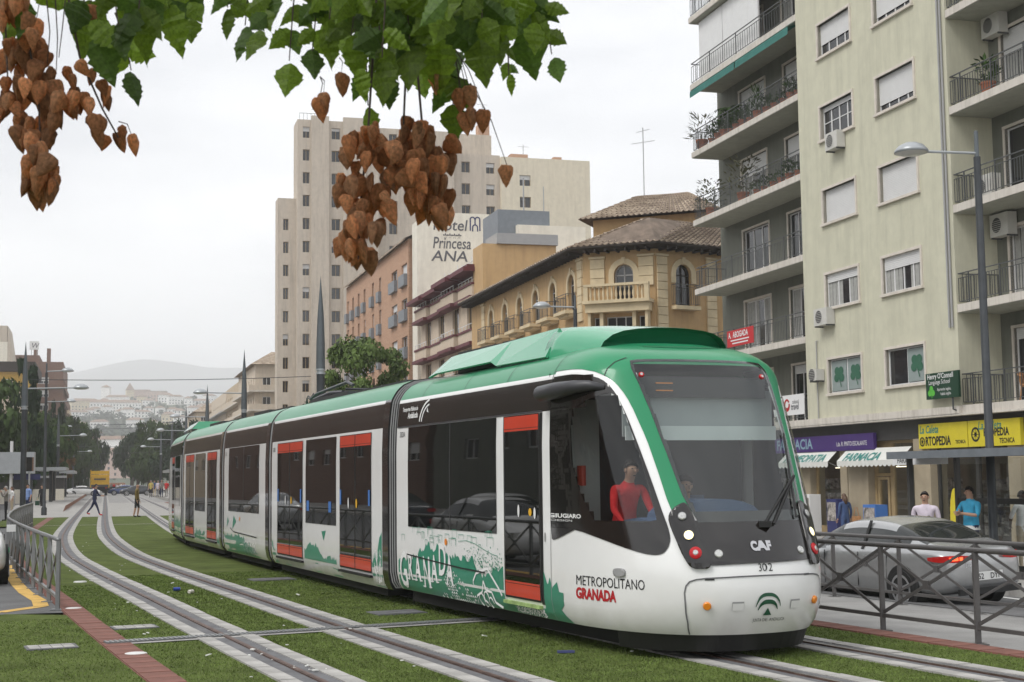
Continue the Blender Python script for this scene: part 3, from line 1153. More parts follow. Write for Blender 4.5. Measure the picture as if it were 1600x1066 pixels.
def side_door(md, par, a0, a1, z0, z1, leaves=2, far=True, sill='rubber'):
    for fn in ((md.at, md.far) if far else (md.at,)):
        mb = MB()
        zs = [z0, z0 + .025, z0 + .17, z0 + .178, z0 + .20, z1 - .19, z1 - .165, z1 - .157, z1 - .012, z1]
        ms = [1, 2, 1, 2, 0, 2, 1, 2, 1]
        for l in range(leaves):
            b0 = a0 + (a1 - a0) * l / leaves
            b1 = a0 + (a1 - a0) * (l + 1) / leaves
            A_ = [b0, b0 + .022, b1 - .022, b1]
            for i in range(3):
                for j in range(len(zs) - 1):
                    m = ms[j] if i == 1 else 1
                    off = 0.010 if m != 0 else 0.007
                    mb.face([fn(A_[i], zs[j], off), fn(A_[i + 1], zs[j], off), fn(A_[i + 1], zs[j + 1], off), fn(A_[i], zs[j + 1], off)], m)
        mb.build('door', ['side_glass', 'rubber', 'door_red'], par, fix=False)
        s_ = MB()
        s_.obox((fn(a0, z0 - .05, .02) + fn(a1, z0 - .05, .02)) / 2, (fn(a1, .8) - fn(a0, .8)) / 2, (fn(a0, .8, .03) - fn(a0, .8)), Vector((0, 0, .018)))
        s_.build('door_step', sill, par)


def dot(md, par, a, z, r, m, name='button', rz=1.0, off=0.012):
    mb = MB()
    c = md.at(a, z, off)
    d_ = (md.at(a + .1, z) - md.at(a - .1, z)).normalized()
    mb.face([c + d_ * r * math.cos(k * .5236) + Vector((0, 0, r * rz * math.sin(k * .5236))) for k in range(12)])
    mb.build(name, m, par, fix=False)


side_window(mA, shA, .48, 3.82, 1.14, 2.56)
side_door(mA, shA, 4.06, 5.12, .40, 2.56, 1, sill='sill_green')
patch(mA, rect(5.12, 5.20, .38, 2.56), 'door_frame', 'rubber', shA, 0.004)
for fn in (mA.at,):
    patch(mA, rect(5.42, 5.56, 1.26, 2.60), 'cab_quarter_panel', 'tram_black', shA, 0.008)
dot(mA, shA, 4.52, 1.43, .030, 'text_white', rz=2.4)
dot(mA, shA, 4.86, 1.42, .045, 'yellow_button')
dot(mA, shA, 4.99, 1.41, .030, 'text_white', rz=2.2)
dot(mA, shA, 2.04, .975, .045, 'lamp_amber')
patch(mA, smooth_loop(rect(5.235, 5.275, 1.10, 1.19), 2), 'lock_plate', 'rubber_grey', shA, 0.004)
# second carriage B
endm = ['tram_white', 'tram_band', 'tram_green', 'tram_black']


def plain_shell(md, a0, a1, b0, b1, par, lab):
    """a0..a1 coloured body, b0/b1 dark end collars"""
    us_ = sorted({b0, a0, (a0 + a1) / 2, a1, b1})
    o = shell(md, 'carriage', us_, None, endm, lambda u, v: (band_m(u, v) if a0 < u < a1 else (3 if v < 2.96 else 2)), par)
    for u in (b0, b1):
        e = MB()
        e.face([md.raw(u, p[0]) for p in PROF] + [md.far(u, p[0]) for p in PROF[::-1]])
        e.build('end_wall', 'rubber', o)
    tag(o, label=lab)
    return o


shB = plain_shell(mB, 0, 7.64, -.12, 7.93, tram, 'long carriage with two red banded double doors behind the cab')
side_door(mB, shB, .52, 2.62, .42, 2.53)
side_window(mB, shB, 2.86, 4.98, 1.07, 2.53)
side_door(mB, shB, 5.22, 7.08, .42, 2.53)
for a in (.62, 2.5, 5.3, 6.98):
    patch(mB, rect(a - .05, a + .05, 1.42, 1.66), 'sticker', 'blue_sticker', shB, 0.013, du=1, dv=1)
for a in (3.05, 4.6):
    patch(mB, rect(a - .09, a + .09, 1.28, 1.46), 'sticker', 'blue_sticker', shB, 0.012, du=1, dv=1)
for a in (1.45, 5.98):
    dot(mB, shB, a + .28, 1.45, .05, 'yellow_button', rz=1.5)
    dot(mB, shB, a - .2, 1.45, .035, 'text_white', rz=2.6)
shC = plain_shell(mC, .38, 5.05, .22, 5.35, tram, 'short carriage with one wide window in the middle of the tram')
side_window(mC, shC, .96, 4.42, 1.15, 2.56)
shD = plain_shell(mD, 1.95, 8.08, 1.75, 8.36, tram, 'far long carriage with two double doors')
side_door(mD, shD, 2.35, 3.9, .42, 2.53)
side_window(mD, shD, 4.10, 5.85, 1.07, 2.53)
side_door(mD, shD, 6.18, 7.65, .42, 2.53)
usE = [0, 2, 4, 5.4] + [U0 + 0.05 * i for i in range(1, 21)]
shE = shell(mE, 'rear_carriage', usE, None, ['tram_white', 'tram_band', 'tram_green', 'tram_black'], lambda u, v: band_m(u, v) if u < 5.4 else (3 if 1.0 < v < 2.95 else (0 if v < 2.98 else 2)), tram)
side_window(mE, shE, .5, 2.6, 1.14, 2.56, far=False)
side_door(mE, shE, 2.9, 4.0, .42, 2.56, 1, far=False)
# bellows between carriages


def bellows(p, a, q, b, n=5):
    A_ = [p.raw(a, v[0]) for v in PROF] + [p.far(a, v[0]) for v in PROF[::-1]]
    B_ = [q.raw(b, v[0]) for v in PROF] + [q.far(b, v[0]) for v in PROF[::-1]]
    ca = sum(A_, Vector()) / len(A_)
    mb = MB()
    rings = []
    for i in range(2 * n + 1):
        f = i / (2 * n)
        c_ = None
        row = [x.lerp(y, f) for x, y in zip(A_, B_)]
        c_ = sum(row, Vector()) / len(row)
        k = 0.985 if i % 2 else 0.945
        rings.append([c_ + (r - c_) * k for r in row])
    for i, (r, s_) in enumerate(zip(rings[:-1], rings[1:])):
        for j in range(len(r)):
            j2 = (j + 1) % len(r)
            mb.face([r[j], r[j2], s_[j2], s_[j]])
    o = mb.build('bellows', 'rubber', tram)
    e = MB()
    for i in range(1, 2 * n, 2):
        for j in range(len(rings[i])):
            j2 = (j + 1) % len(rings[i])
            e.bar(rings[i][j], rings[i][j2], 0.016, 0.016)
    e.build('bellows_rib', 'rubber_grey', o)


bellows(mB, 7.93, mA, -.05, 4)
bellows(mC, 5.35, mB, -.12, 3)
bellows(mD, 8.36, mC, .22, 3)
bellows(mE, 0.0, mD, 1.75, 3)
# roof gear ----------------------------------------------------------------------


def cowl(md, a0, a1, par, front=None, dark=False):
    mb = MB()
    sec = [(.26, 3.30), (.30, 3.42), (.44, 3.66), (.62, 3.70), (1.325, 3.72)]
    full = sec + [(2.65 - i, z) for i, z in sec[-2::-1]]
    sts = [(a0, 0), (a0 + .30, 1), (a1, 1)]
    for i, (a, h) in enumerate(sts):
        pass
    rows = []
    for a, h in sts:
        rows.append([md.P(a, i if h else .26 + (i - .26) * .8, z if h else 3.30 + (z - 3.30) * .12) for i, z in full])
    for r, s_ in zip(rows[:-1], rows[1:]):
        for j in range(len(r) - 1):
            mb.face([r[j], r[j + 1], s_[j + 1], s_[j]])
    mb.face(rows[-1])
    return mb.build('roof_cowl', 'tram_green', par)


# cowl side plates stand clear of the roof edge: dark slot below them
cow = MB()
for sd in (0, 1):
    I = (lambda i: i) if sd == 0 else (lambda i: 2.65 - i)
    P_ = [(.75, .22, 3.27), (1.05, .23, 3.31), (3.05, .25, 3.32), (3.25, .24, 3.25), (4.78, .25, 3.24)]
    T_ = [(1.00, .48, 3.55), (1.2, .48, 3.56), (3.05, .48, 3.575), (3.25, .48, 3.58), (4.68, .48, 3.60)]
    for k in range(4):
        q = [mA.P(P_[k][0], I(P_[k][1]), P_[k][2]), mA.P(P_[k + 1][0], I(P_[k + 1][1]), P_[k + 1][2]), mA.P(T_[k + 1][0], I(T_[k + 1][1]), T_[k + 1][2]), mA.P(T_[k][0], I(T_[k][1]), T_[k][2])]
        cow.face(q)
        inn = [p + Vector((0, 0, -.015)) + Vector((NA.x, NA.y, 0)) * (.03 if sd == 0 else -.03) for p in q]
        cow.face(inn)
        for e in range(4):
            cow.face([q[e], q[(e + 1) % 4], inn[(e + 1) % 4], inn[e]])
cow.build('roof_side_plate', 'tram_green_pale', shA)
ub = MB()
c0, c1 = mA.P(1.1, .6, 3.3), mA.P(4.7, 2.05, 3.3)
ub.face([mA.P(1.0, .50, 3.3), mA.P(4.7, .50, 3.3), mA.P(4.7, 2.15, 3.3), mA.P(1.0, 2.15, 3.3)])
for a0, a1 in ((1.1, 2.6), (2.75, 4.6)):
    q = [mA.P(a0, .55, 3.3), mA.P(a1, .55, 3.3), mA.P(a1, 2.1, 3.3), mA.P(a0, 2.1, 3.3)]
    t_ = [p + Vector((0, 0, .30)) for p in q]
    ub.face(t_)
    for e in range(4):
        ub.face([q[e], q[(e + 1) % 4], t_[(e + 1) % 4], t_[e]])
ub.build('roof_equipment', 'grey_plastic', shA)
# front cap of the roof: slopes from the plates down to the windscreen head
fc = MB()
BK = [(.27, 3.19), (.29, 3.30), (.34, 3.43), (.42, 3.54), (.52, 3.60), (.85, 3.622), (1.325, 3.63)]
FR = [(.47, 3.21), (.53, 3.34), (.62, 3.415), (.74, 3.46), (.90, 3.485), (1.10, 3.50), (1.325, 3.505)]
rows = []
for k_ in range(7):
    f = k_ / 6
    e_ = f ** 1.5
    half = [(b[0] + (c[0] - b[0]) * f ** 1.2, b[1] + (c[1] - b[1]) * e_) for b, c in zip(BK, FR)]
    full = half + [(2.65 - i, z) for i, z in half[-2::-1]]
    n_ = len(full)
    rows.append([mA.P(4.66 + 1.06 * f + (.18 * math.sin(math.pi * q / (n_ - 1)) * f), i, z) for q, (i, z) in enumerate(full)])
for r, s_ in zip(rows[:-1], rows[1:]):
    for j in range(len(r) - 1):
        fc.face([r[j], r[j + 1], s_[j + 1], s_[j]])
fc.face(rows[0])
_o = fc.build('roof_front_cap', 'tram_green_pale', shA, smooth=True, fix=False)
_b = bmesh.new()
_b.from_mesh(_o.data)
bmesh.ops.remove_doubles(_b, verts=_b.verts, dist=.001)
bmesh.ops.recalc_face_normals(_b, faces=_b.faces)
_b.to_mesh(_o.data)
_b.free()
# recessed dark front wall under the cap's lip, with its reveal
rc = MB()
bk_ = Vector((HA.x, HA.y, 0)) * -.14
inn = [p + bk_ for p in rows[-1]]
for j in range(len(inn) - 1):
    rc.face([rows[-1][j], rows[-1][j + 1], inn[j + 1], inn[j]])
rc.face(inn)
rc.build('cap_front_wall', 'tram_green_deep', shA, fix=False)
hs = MB()
HP = [(5.62, .42, 3.262), (5.95, .62, 3.262), (6.12, .85, 3.258), (6.17, 1.325, 3.262), (6.12, 1.8, 3.258), (5.95, 2.03, 3.262), (5.62, 2.23, 3.262)]
for a, b in zip(HP[:-1], HP[1:]):
    hs.bar(mA.P(*a), mA.P(*b), .012, .012)
hs.build('hatch_outline', 'tram_green_deep', shA)
# roof gear of the other carriages
for md, a0, a1, par, pant in ((mB, .7, 6.9, shB, False), (mC, .8, 4.6, shC, True), (mD, 2.6, 7.6, shD, False)):
    mb = MB()
    for b0, b1, i0, i1, h in ((a0, a0 + (a1 - a0) * .45, .6, 2.05, .14), (a0 + (a1 - a0) * .52, a1, .62, 2.0, .11)):
        q = [md.P(b0, i0, 3.24), md.P(b1, i0, 3.24), md.P(b1, i1, 3.24), md.P(b0, i1, 3.24)]
        t_ = [p + Vector((0, 0, h)) for p in q]
        mb.face(t_)
        for e in range(4):
            mb.face([q[e], q[(e + 1) % 4], t_[(e + 1) % 4], t_[e]])
    mb.build('roof_equipment', 'grey_plastic', par)
# folded current collector on carriage C/B
pm = MB()
for i in (.75, 1.9):
    pm.tube([mB.P(.1, i, 3.42), mB.P(.6, i, 3.50), mB.P(2.9, i, 3.58), mB.P(3.3, i, 3.50)], .03, 6)
    pm.tube([mB.P(.4, i, 3.40), mB.P(1.7, i, 3.46), mB.P(2.6, i, 3.42)], .035, 6)
    pm.tube([mC.P(5.2, i + .1, 3.30), mC.P(5.45, i, 3.46), mB.P(.1, i, 3.44), mB.P(.35, i, 3.52)], .014, 6)
    pm.tube([mC.P(4.6, i + .2, 3.27), mC.P(5.0, i + .1, 3.42), mB.P(-.1, i, 3.50), mB.P(.2, i, 3.44)], .014, 6)
for a in (.2, .7, 1.3, 2.0, 2.8):
    pm.tube([mB.P(a, .75, 3.46), mB.P(a, 1.9, 3.46)], .025, 6)
pm.build('current_collector', 'grey_plastic', shB)
# tail fairing of carriage E and D
tf = MB()
for sd in (0, 1):
    I = (lambda i: i) if sd == 0 else (lambda i: 2.65 - i)
    tf.face([mE.P(.2, I(.3), 3.32), mE.P(3.9, I(.3), 3.32), mE.P(3.6, I(.5), 3.52), mE.P(.3, I(.5), 3.52)])
tf.face([mE.P(.3, .5, 3.52), mE.P(3.6, .5, 3.52), mE.P(3.6, 2.15, 3.52), mE.P(.3, 2.15, 3.52)])
tf.face([mE.P(.2, .3, 3.3), mE.P(.3, .5, 3.52), mE.P(.3, 2.15, 3.52), mE.P(.2, 2.35, 3.3)])
tf.build('roof_side_plate', 'tram_green_pale', shE)
# black undercarriage, bogies and front apron
for md, a0, a1, par in ((mA, .2, 6.7, shA), (mB, .2, 7.4, shB), (mC, .5, 4.9, shC), (mD, 2.0, 8.0, shD), (mE, .3, 6.0, shE)):
    mb = MB()
    q = [md.P(a0, .16, .0), md.P(a1, .16 if md is not mA else .34, .0), md.P(a1, 2.49 if md is not mA else 2.3, .0), md.P(a0, 2.49, .0)]
    lo = [Vector((p.x, p.y, .10)) for p in q]
    hi = [Vector((p.x, p.y, .34)) for p in q]
    mb.face(lo[::-1])
    mb.face(hi)
    for e in range(4):
        mb.face([lo[e], lo[(e + 1) % 4], hi[(e + 1) % 4], hi[e]])
    mb.build('underframe', 'under_black', par)
for md, aa, par in ((mA, (2.0, 3.7), shA), (mC, (1.6, 3.3), shC), (mE, (2.0, 3.7), shE)):
    for a in aa:
        for i in (.575, 2.075):
            c_ = md.P(a, i, 0)
            c_.z = .30
            nn_ = Vector((md.nin.x, md.nin.y, 0))
            MB().tube([c_ - nn_ * .06, c_ + nn_ * .06], [.285, .285], 20).build('wheel', 'rubber', par)
ap = MB()
Lq = [mA.raw(U0 + .30 + 1.4 * k / 24, .26) for k in range(25)]
cen = mA.P(5.8, 1.325, .2)
lo = [Vector((cen.x + (p.x - cen.x) * .93, cen.y + (p.y - cen.y) * .93, .09)) for p in Lq]
hi = [Vector((cen.x + (p.x - cen.x) * .97, cen.y + (p.y - cen.y) * .97, .27)) for p in Lq]
for k in range(24):
    ap.face([lo[k], lo[k + 1], hi[k + 1], hi[k]])
ap.face(lo)
ap.build('front_apron', 'rubber', shA)
# mirror pod over the cab door
mp_ = MB()
st = [(5.335, 2.725, .04, .06, .04), (5.35, 2.73, .09, .115, .085), (5.42, 2.735, .12, .135, .105), (5.53, 2.755, .115, .13, .10), (5.65, 2.775, .09, .105, .08), (5.77, 2.785, .05, .08, .05), (5.88, 2.77, .010, .045, .025)]
k0 = 0
for a, z, off, rz_, rx in st:
    c_ = mA.at(a, z, off)
    n_ = mA.nrm(a, 2.6)
    for j in range(12):
        th = 2 * math.pi * j / 12
        yy = math.sin(th)
        mp_.v.append(tuple(c_ + n_ * rx * math.cos(th) + Vector((0, 0, rz_ * .75 * (yy if yy > 0 else yy * .75)))))
for i in range(len(st) - 1):
    for j in range(12):
        a, b_ = i * 12 + j, i * 12 + (j + 1) % 12
        mp_.f.append((a, b_, b_ + 12, a + 12))
        mp_.m.append(0)
mp_.f += [tuple(range(12)), tuple(range((len(st) - 1) * 12, len(st) * 12))]
mp_.m += [0, 0]
mp_.build('mirror_pod', 'grey_plastic', shA, smooth=True)
# wiper
wp = MB()
w0, w1 = mA.at(6.47, 1.30, .03), mA.at(6.70, 1.78, .06)
wp.bar(w0, w1, .022, .022)
wp.bar(mA.at(6.505, 1.30, .03), w1, .022, .022)
wp.bar(mA.at(6.735, 2.25, .035), mA.at(6.64, 1.36, .035), .018, .02)
wp.obox(w0, Vector((.06, 0, 0)), Vector((0, .04, 0)), Vector((0, 0, .03)))
wp.build('wiper', 'rubber', shA)
# ---------------------------------------------------------------- lettering and art on the skin


def tfun(md, a, v, off=0.005, su=1.0):
    return lambda x, y: md.at(a + x * su, v + y, off)


text_obj('fleet_number', '302', tfun(mA, 6.427, .852, .006, .21), 'text_black', shA, .115, 1.0)
text_obj('maker_mark', 'CAF', tfun(mA, 6.419, 1.055, .019, .205), 'silver', shA, .12, 1.15, bold=.008)
text_obj('front_lettering', 'JUNTA DE ANDALUCIA', tfun(mA, 6.403, .355, .006, .30), 'text_black', shA, .045, .78)


def arc_mark(md, par, a, v, R_, w, t0, t1, m, su=.24, off=.006):
    mb = MB()
    n = 16
    for k in range(n):
        th0, th1 = t0 + (t1 - t0) * k / n, t0 + (t1 - t0) * (k + 1) / n
        w0 = w * (.25 + .75 * math.sin(math.pi * k / n))
        w1 = w * (.25 + .75 * math.sin(math.pi * (k + 1) / n))
        mb.face([md.at(a + math.cos(t) * r * su, v + math.sin(t) * r, off) for t, r in ((th0, R_ - w0), (th1, R_ - w1), (th1, R_ + w0 * .2), (th0, R_ + w0 * .2))])
    mb.build('arch_emblem', m, par, fix=False)


arc_mark(mA, shA, 6.448, .468, .165, .030, R(12), R(168), 'text_green')
arc_mark(mA, shA, 6.448, .440, .125, .035, R(15), R(165), 'text_green')
mbt = MB()
mbt.face([mA.at(6.438, .415, .006), mA.at(6.458, .415, .006), mA.at(6.449, .49, .006)])
mbt.build('arch_emblem', 'text_green', shA, fix=False)
text_obj('side_lettering', 'METROPOLITANO', tfun(mA, 5.555, .665, .005, .315), 'text_black', shA, .148, .92)
text_obj('side_lettering', 'GRANADA', tfun(mA, 5.555, .525, .005, .30), 'text_red', shA, .155, .92, bold=.007)
text_obj('side_lettering', 'Transportes Públicos de', tfun(mA, .16, 2.80, .007), 'text_white', shA, .085, .80, bold=.002)
text_obj('side_lettering', 'Andalucía', tfun(mA, .42, 2.695, .007), 'text_white', shA, .115, .95, bold=.004)
for rr, ww in ((.40, .035), (.32, .03)):
    mb = MB()
    n = 12
    for k in range(n):
        t0, t1 = R(100 + 75 * k / n), R(100 + 75 * (k + 1) / n)
        f = lambda t, r: mA.at(1.36 + math.cos(t) * r * 1.1, 2.60 + math.sin(t) * r * .85, .007)
        mb.face([f(t0, rr - ww), f(t1, rr - ww), f(t1, rr), f(t0, rr)])
    mb.build('arch_emblem', 'text_white', shA, fix=False)
mb = MB()
mb.face([mA.at(1.22, 2.76, .007), mA.at(1.30, 2.74, .007), mA.at(1.23, 2.82, .007)])
mb.build('arch_emblem', 'text_white', shA, fix=False)
text_obj('carriage_code', '302A', tfun(mA, .10, 2.43, .006), 'text_black', shA, .11, .95)
text_obj('carriage_code', '302B', tfun(mB, .08, 2.38, .006), 'text_black', shB, .11, .95)
text_obj('carriage_code', '302C', tfun(mC, .46, 2.40, .006), 'text_black', shC, .11, .95)
text_obj('design_mark', 'GIUGIARO', tfun(mA, 5.435, 1.375, .012, .62), 'text_white', shA, .062, .9, bold=.002)
text_obj('design_mark', 'DESIGN', tfun(mA, 5.445, 1.335, .012, .62), 'text_white', shA, .03, 1.6)
# GRANADA in dancing serif capitals: (letter, a, base, height)
ra = random.Random(5)


def ragged(a0, a1, base, fn_top, step=.06, amp=.05):
    pts = [(a0, base)]
    x = a0
    top = []
    while x <= a1:
        top.append((x, max(base + .02, fn_top(x) + ra.uniform(-amp, amp))))
        x += step * ra.uniform(.5, 1.3)
    return [(a0, base), (a1, base)] + top[::-1]


def topA(x):
    t = [(0, .62), (.35, .70), (.75, .72), (1.0, .82), (1.3, .92), (1.55, .86), (1.8, .95), (2.1, .80), (2.6, .80), (3.0, .78), (3.2, .62), (3.45, .60), (3.75, .72), (4.0, .74)]
    return interp(t, x)


patch(mA, ragged(.02, 4.02, .225, topA, .05, .05), 'painted_art', 'art_green', shA, 0.003, du=.5, dv=.1)
patch(mA, [(5.2, .225), (5.52, .225), (5.475, .36), (5.492, .42), (5.49, .55), (5.47, .555), (5.462, .66), (5.43, .58), (5.36, .70), (5.31, .62), (5.28, .64), (5.2, .76)], 'painted_art', 'art_green', shA, 0.0045, du=.03, dv=.1)
patch(mA, [(4.02, .225), (5.2, .225), (5.2, .34), (4.02, .345)], 'painted_art', 'art_green', shA, 0.003, du=.5, dv=.1)
for ch, a, b_, h in (('G', .10, .28, .50), ('R', .47, .40, .36), ('A', .78, .40, .36), ('N', 1.10, .33, .42), ('A', 1.46, .42, .36), ('D', 1.75, .53, .42), ('A', 2.05, .42, .38)):
    text_obj('art_letter', ch, tfun(mA, a, b_, .014), 'text_white', shA, h * 1.42, .66, bold=.011)
    for q in ((0, .13), (.22, .13)):
        if ch in 'RAN':
            mbs = MB()
            mbs.face([mA.at(a + q[0] * h / .34 * .9 - .03, b_ - .006, .014), mA.at(a + q[0] * h / .34 * .9 + .085, b_ - .006, .014), mA.at(a + q[0] * h / .34 * .9 + .085, b_ + .012, .014), mA.at(a + q[0] * h / .34 * .9 - .03, b_ + .012, .014)])
            mbs.build('art_serif', 'text_white', shA, fix=False)
# fine line drawing, dots and the star tracery
ln = MB()


def line(md, mb, pts, w=.012, off=.010):
    P = [md.at(a, b_, off) for a, b_ in pts]
    for p, q in zip(P[:-1], P[1:]):
        t = (q - p)
        if t.length < 1e-5:
            continue
        n_ = md.nrm(3, 1)
        x = t.cross(n_).normalized() * w / 2
        mb.face([p - x, p + x, q + x, q - x])


for k in range(26):
    a = ra.uniform(.1, 3.6)
    b_ = ra.uniform(.90, 1.09)
    w_, h_ = ra.uniform(.06, .22), ra.uniform(.04, .12)
    line(mA, ln, [(a, b_), (a, b_ + h_), (a + w_, b_ + h_), (a + w_, b_)], .006)
line(mA, ln, [(2.5, 1.0), (2.8, 1.02), (3.1, .99), (3.4, .93), (3.7, .88), (3.85, .87)], .007)
for k in range(300):
    a = ra.uniform(2.7, 3.98)
    b_ = ra.gauss(.76, .09)
    s_ = ra.uniform(.005, .014)
    c_ = mA.at(a, b_, .0055)
    d_ = Vector((HA.x, HA.y, 0)) * s_
    ln.face([c_ - d_, c_ + Vector((0, 0, -s_)), c_ + d_, c_ + Vector((0, 0, s_))])
tag(ln.build('art_drawing', 'art_green', shA, fix=False), kind='stuff')
wl_ = MB()
line(mA, wl_, [(2.95, .26), (3.02, .52), (3.12, .62), (3.50, .70), (3.88, .47), (3.95, .40)], .03)
line(mA, wl_, [(3.05, .25), (3.10, .34), (3.30, .40), (3.36, .54), (3.45, .43), (3.62, .42), (3.70, .30), (3.86, .25)], .028)
for cx, cz, rr in ((3.25, .30, .085), (3.42, .34, .075), (3.55, .28, .07), (3.36, .24, .06)):
    line(mA, wl_, [(cx + rr * math.cos(t * .6), cz + rr * math.sin(t * .6)) for t in range(8)], .02)
for k in range(190):
    a = ra.uniform(1.75, 3.0)
    j = ra.randint(0, 9)
    b_ = .245 + j * .038
    if a < 1.75 + j * .03 or a > 3.05 - abs(j - 2) * .10:
        continue
    a = round(a / .075) * .075 + (j % 2) * .037
    line(mA, wl_, [(a, b_ - .013), (a + .026, b_ + .012), (a + .05, b_ - .013)], .013, .0105)
for k in range(300):
    a, b_ = ra.uniform(4.3, 5.15), ra.uniform(.235, .335)
    s_ = ra.uniform(.006, .014)
    c_ = mA.at(a, b_, .0055)
    d_ = Vector((HA.x, HA.y, 0)) * s_
    wl_.face([c_ - d_, c_ + Vector((0, 0, -s_)), c_ + d_, c_ + Vector((0, 0, s_))])
tag(wl_.build('art_tracery', 'text_white', shA, fix=False), kind='stuff')
bk = MB()
line(mA, bk, [(.45, .745), (1.5, .70), (2.6, .66), (3.45, .645)], .018, .016)
bk.build('hatch_seam', 'text_black', shA, fix=False)
# art on the other carriages
for md, par, polys in ((mC, shC, [ragged(.45, 4.3, .235, lambda x: .62 if x < 2.6 else .62 - (x - 2.6) * .17, .1, .06), [(.75, .78), (1.0, .92), (.85, 1.02)], [(1.45, .75), (1.9, .93), (1.6, 1.06), (1.5, .9)]]),
                       (mB, shB, [ragged(2.75, 5.0, .44, lambda x: .52 + .20 * max(0, math.sin((x - 2.6) * 2.1)), .09, .05), [(4.0, .95), (4.15, .8), (4.3, .97)], ragged(7.1, 7.63, .24, lambda x: .55 + (x - 7.1) * .9, .06, .08), ragged(.04, .45, .24, lambda x: .75 - x, .06, .07), [(1.0, .24), (1.5, .24), (1.35, .36), (1.1, .36)], [(3.4, .24), (3.8, .24), (3.7, .40), (3.5, .40)], [(4.6, .24), (5.2, .24), (5.1, .36), (4.7, .38)]]),
                       (mD, shD, [ragged(4.0, 5.9, .26, lambda x: .55, .1, .09), ragged(2.0, 2.3, .26, lambda x: .6, .08, .1), ragged(7.7, 8.05, .26, lambda x: .5, .08, .1)]),
                       (mE, shE, [ragged(.1, 2.8, .24, lambda x: .75, .1, .15)])):
    for pl_ in polys:
        patch(md, pl_, 'painted_art', 'art_green', par, 0.003, du=1, dv=.2)
fl = MB()
line(mC, fl, [(1.2, .78), (1.6, .70), (4.0, .66), (4.2, .66)], .02)
fl.build('hatch_seam', 'text_black', shC, fix=False)
dot(mC, shC, 2.35, 1.0, .045, 'lamp_amber')
wt = MB()
for k in range(120):
    a, b_ = ra.uniform(2.7, 4.1), ra.uniform(.25, .5)
    line(mC, wt, [(a, b_), (a + .05, b_ + .05)], .012, .006)
for k in range(40):
    a = 7.2 + .4 * ra.random()
    line(mB, wt, [(a, ra.uniform(.25, .7)), (a + ra.uniform(-.08, .08), ra.uniform(.25, .8))], .016, .006)
tag(wt.build('art_tracery', 'text_white', shC, fix=False), kind='stuff')
# ---------------------------------------------------------------- cab interior
fl = MB()
q = [mA.P(5.0, .12, .42), mA.P(7.2, .5, .42), mA.P(7.2, 2.15, .42), mA.P(5.0, 2.53, .42)]
fl.face(q)
fl.build('cab_floor', 'cab_dark', shA)
bw = MB()
q = [mA.P(5.30, .06, .4), mA.P(5.30, 2.59, .4), mA.P(5.30, 2.59, 3.0), mA.P(5.30, .06, 3.0)]
bw.face(q)
q = [mA.P(5.72, .9, .42), mA.P(5.72, 1.25, .42), mA.P(5.72, 1.25, 2.9), mA.P(5.72, .9, 2.9)]
bw.face(q)
bw.build('cab_rear_wall', 'cab_dark', shA)
pnl = MB()
pnl.face([mA.P(5.42, .12, .5), mA.P(5.42, .62, .5), mA.P(5.42, .62, 2.7), mA.P(5.42, .12, 2.7)])
pnl.build('cab_panel', 'cab_panel', shA)
ex = MB()
c_ = mA.P(5.52, .34, 1.72)
ex.tube([c_, c_ + Vector((0, 0, .22))], .05, 10)
ex.build('extinguisher', 'door_red', shA)
ds = MB()
sec = [(6.05, .42, .42), (6.05, .42, 1.12), (6.25, .40, 1.34), (6.55, .5, 1.38), (6.85, .62, 1.30), (7.05, .7, .9), (7.05, .7, .42)]
rows = [[mA.P(a, i, z), mA.P(a, 2.65 - i, z)] for a, i, z in sec]
for r, s_ in zip(rows[:-1], rows[1:]):
    ds.face([r[0], r[1], s_[1], s_[0]])
ds.face([r[0] for r in rows])
ds.face([r[1] for r in rows])
ds.build('dashboard', 'cab_blue', shA)
hood = MB()
for k in range(10):
    t0, t1 = math.pi * k / 10, math.pi * (k + 1) / 10
    for a0, a1 in ((6.35, 6.95),):
        f = lambda t, a: mA.P(a, 1.25 - .55 * math.cos(t), 1.30 + .27 * math.sin(t) ** .7)
        hood.face([f(t0, a0), f(t1, a0), f(t1, a1), f(t0, a1)])
        hood.face([f(t0, a1), f(t1, a1), mA.P(a1, 1.25, 1.2)])
hood.build('instrument_hood', 'cab_blue', shA, smooth=False)
bd = MB()
bd.obox((mA.P(6.46, .6, 2.50) + mA.P(6.46, 2.05, 2.50)) / 2, Vector((NA.x, NA.y, 0)) * .92, Vector((HA.x, HA.y, 0)) * .01, Vector((0, 0, .25)))
b2_ = MB().obox(mA.P(6.53, 1.325, 2.28), Vector((NA.x, NA.y, 0)) * .92, Vector((HA.x, HA.y, 0)) * .012, Vector((0, 0, .075)))
b2_.build('blind_bar', 'banner_pale', shA)
bd.build('sun_blind', 'blind', shA)
ceil = MB()
q = [mA.P(5.0, .12, 2.86), mA.P(6.42, .3, 2.80), mA.P(6.42, 2.35, 2.80), mA.P(5.0, 2.53, 2.86)]
ceil.face(q)
ceil.build('cab_ceiling', 'cab_dark', shA)
dsp = MB()
dsp.obox(mA.P(6.52, 1.325, 2.78), Vector((NA.x, NA.y, 0)) * .8, Vector((HA.x, HA.y, 0)) * .02, Vector((0, 0, .11)))
dsp.build('destination_display', 'cab_dark', shA)
dl = MB()
for z in (2.74, 2.82):
    dl.obox(mA.P(6.56, .85, z), Vector((NA.x, NA.y, 0)) * .10, Vector((HA.x, HA.y, 0)) * .005, Vector((0, 0, .006)))
dl.build('display_line', 'lamp_amber', shA)
st_ = MB()
c_ = mA.P(5.72, 1.55, 0)
st_.box(c_.x - .24, c_.x + .24, c_.y - .24, c_.y + .24, .42, .95)
st_.box(c_.x - .24, c_.x + .24, c_.y + .16, c_.y + .28, .9, 1.6)
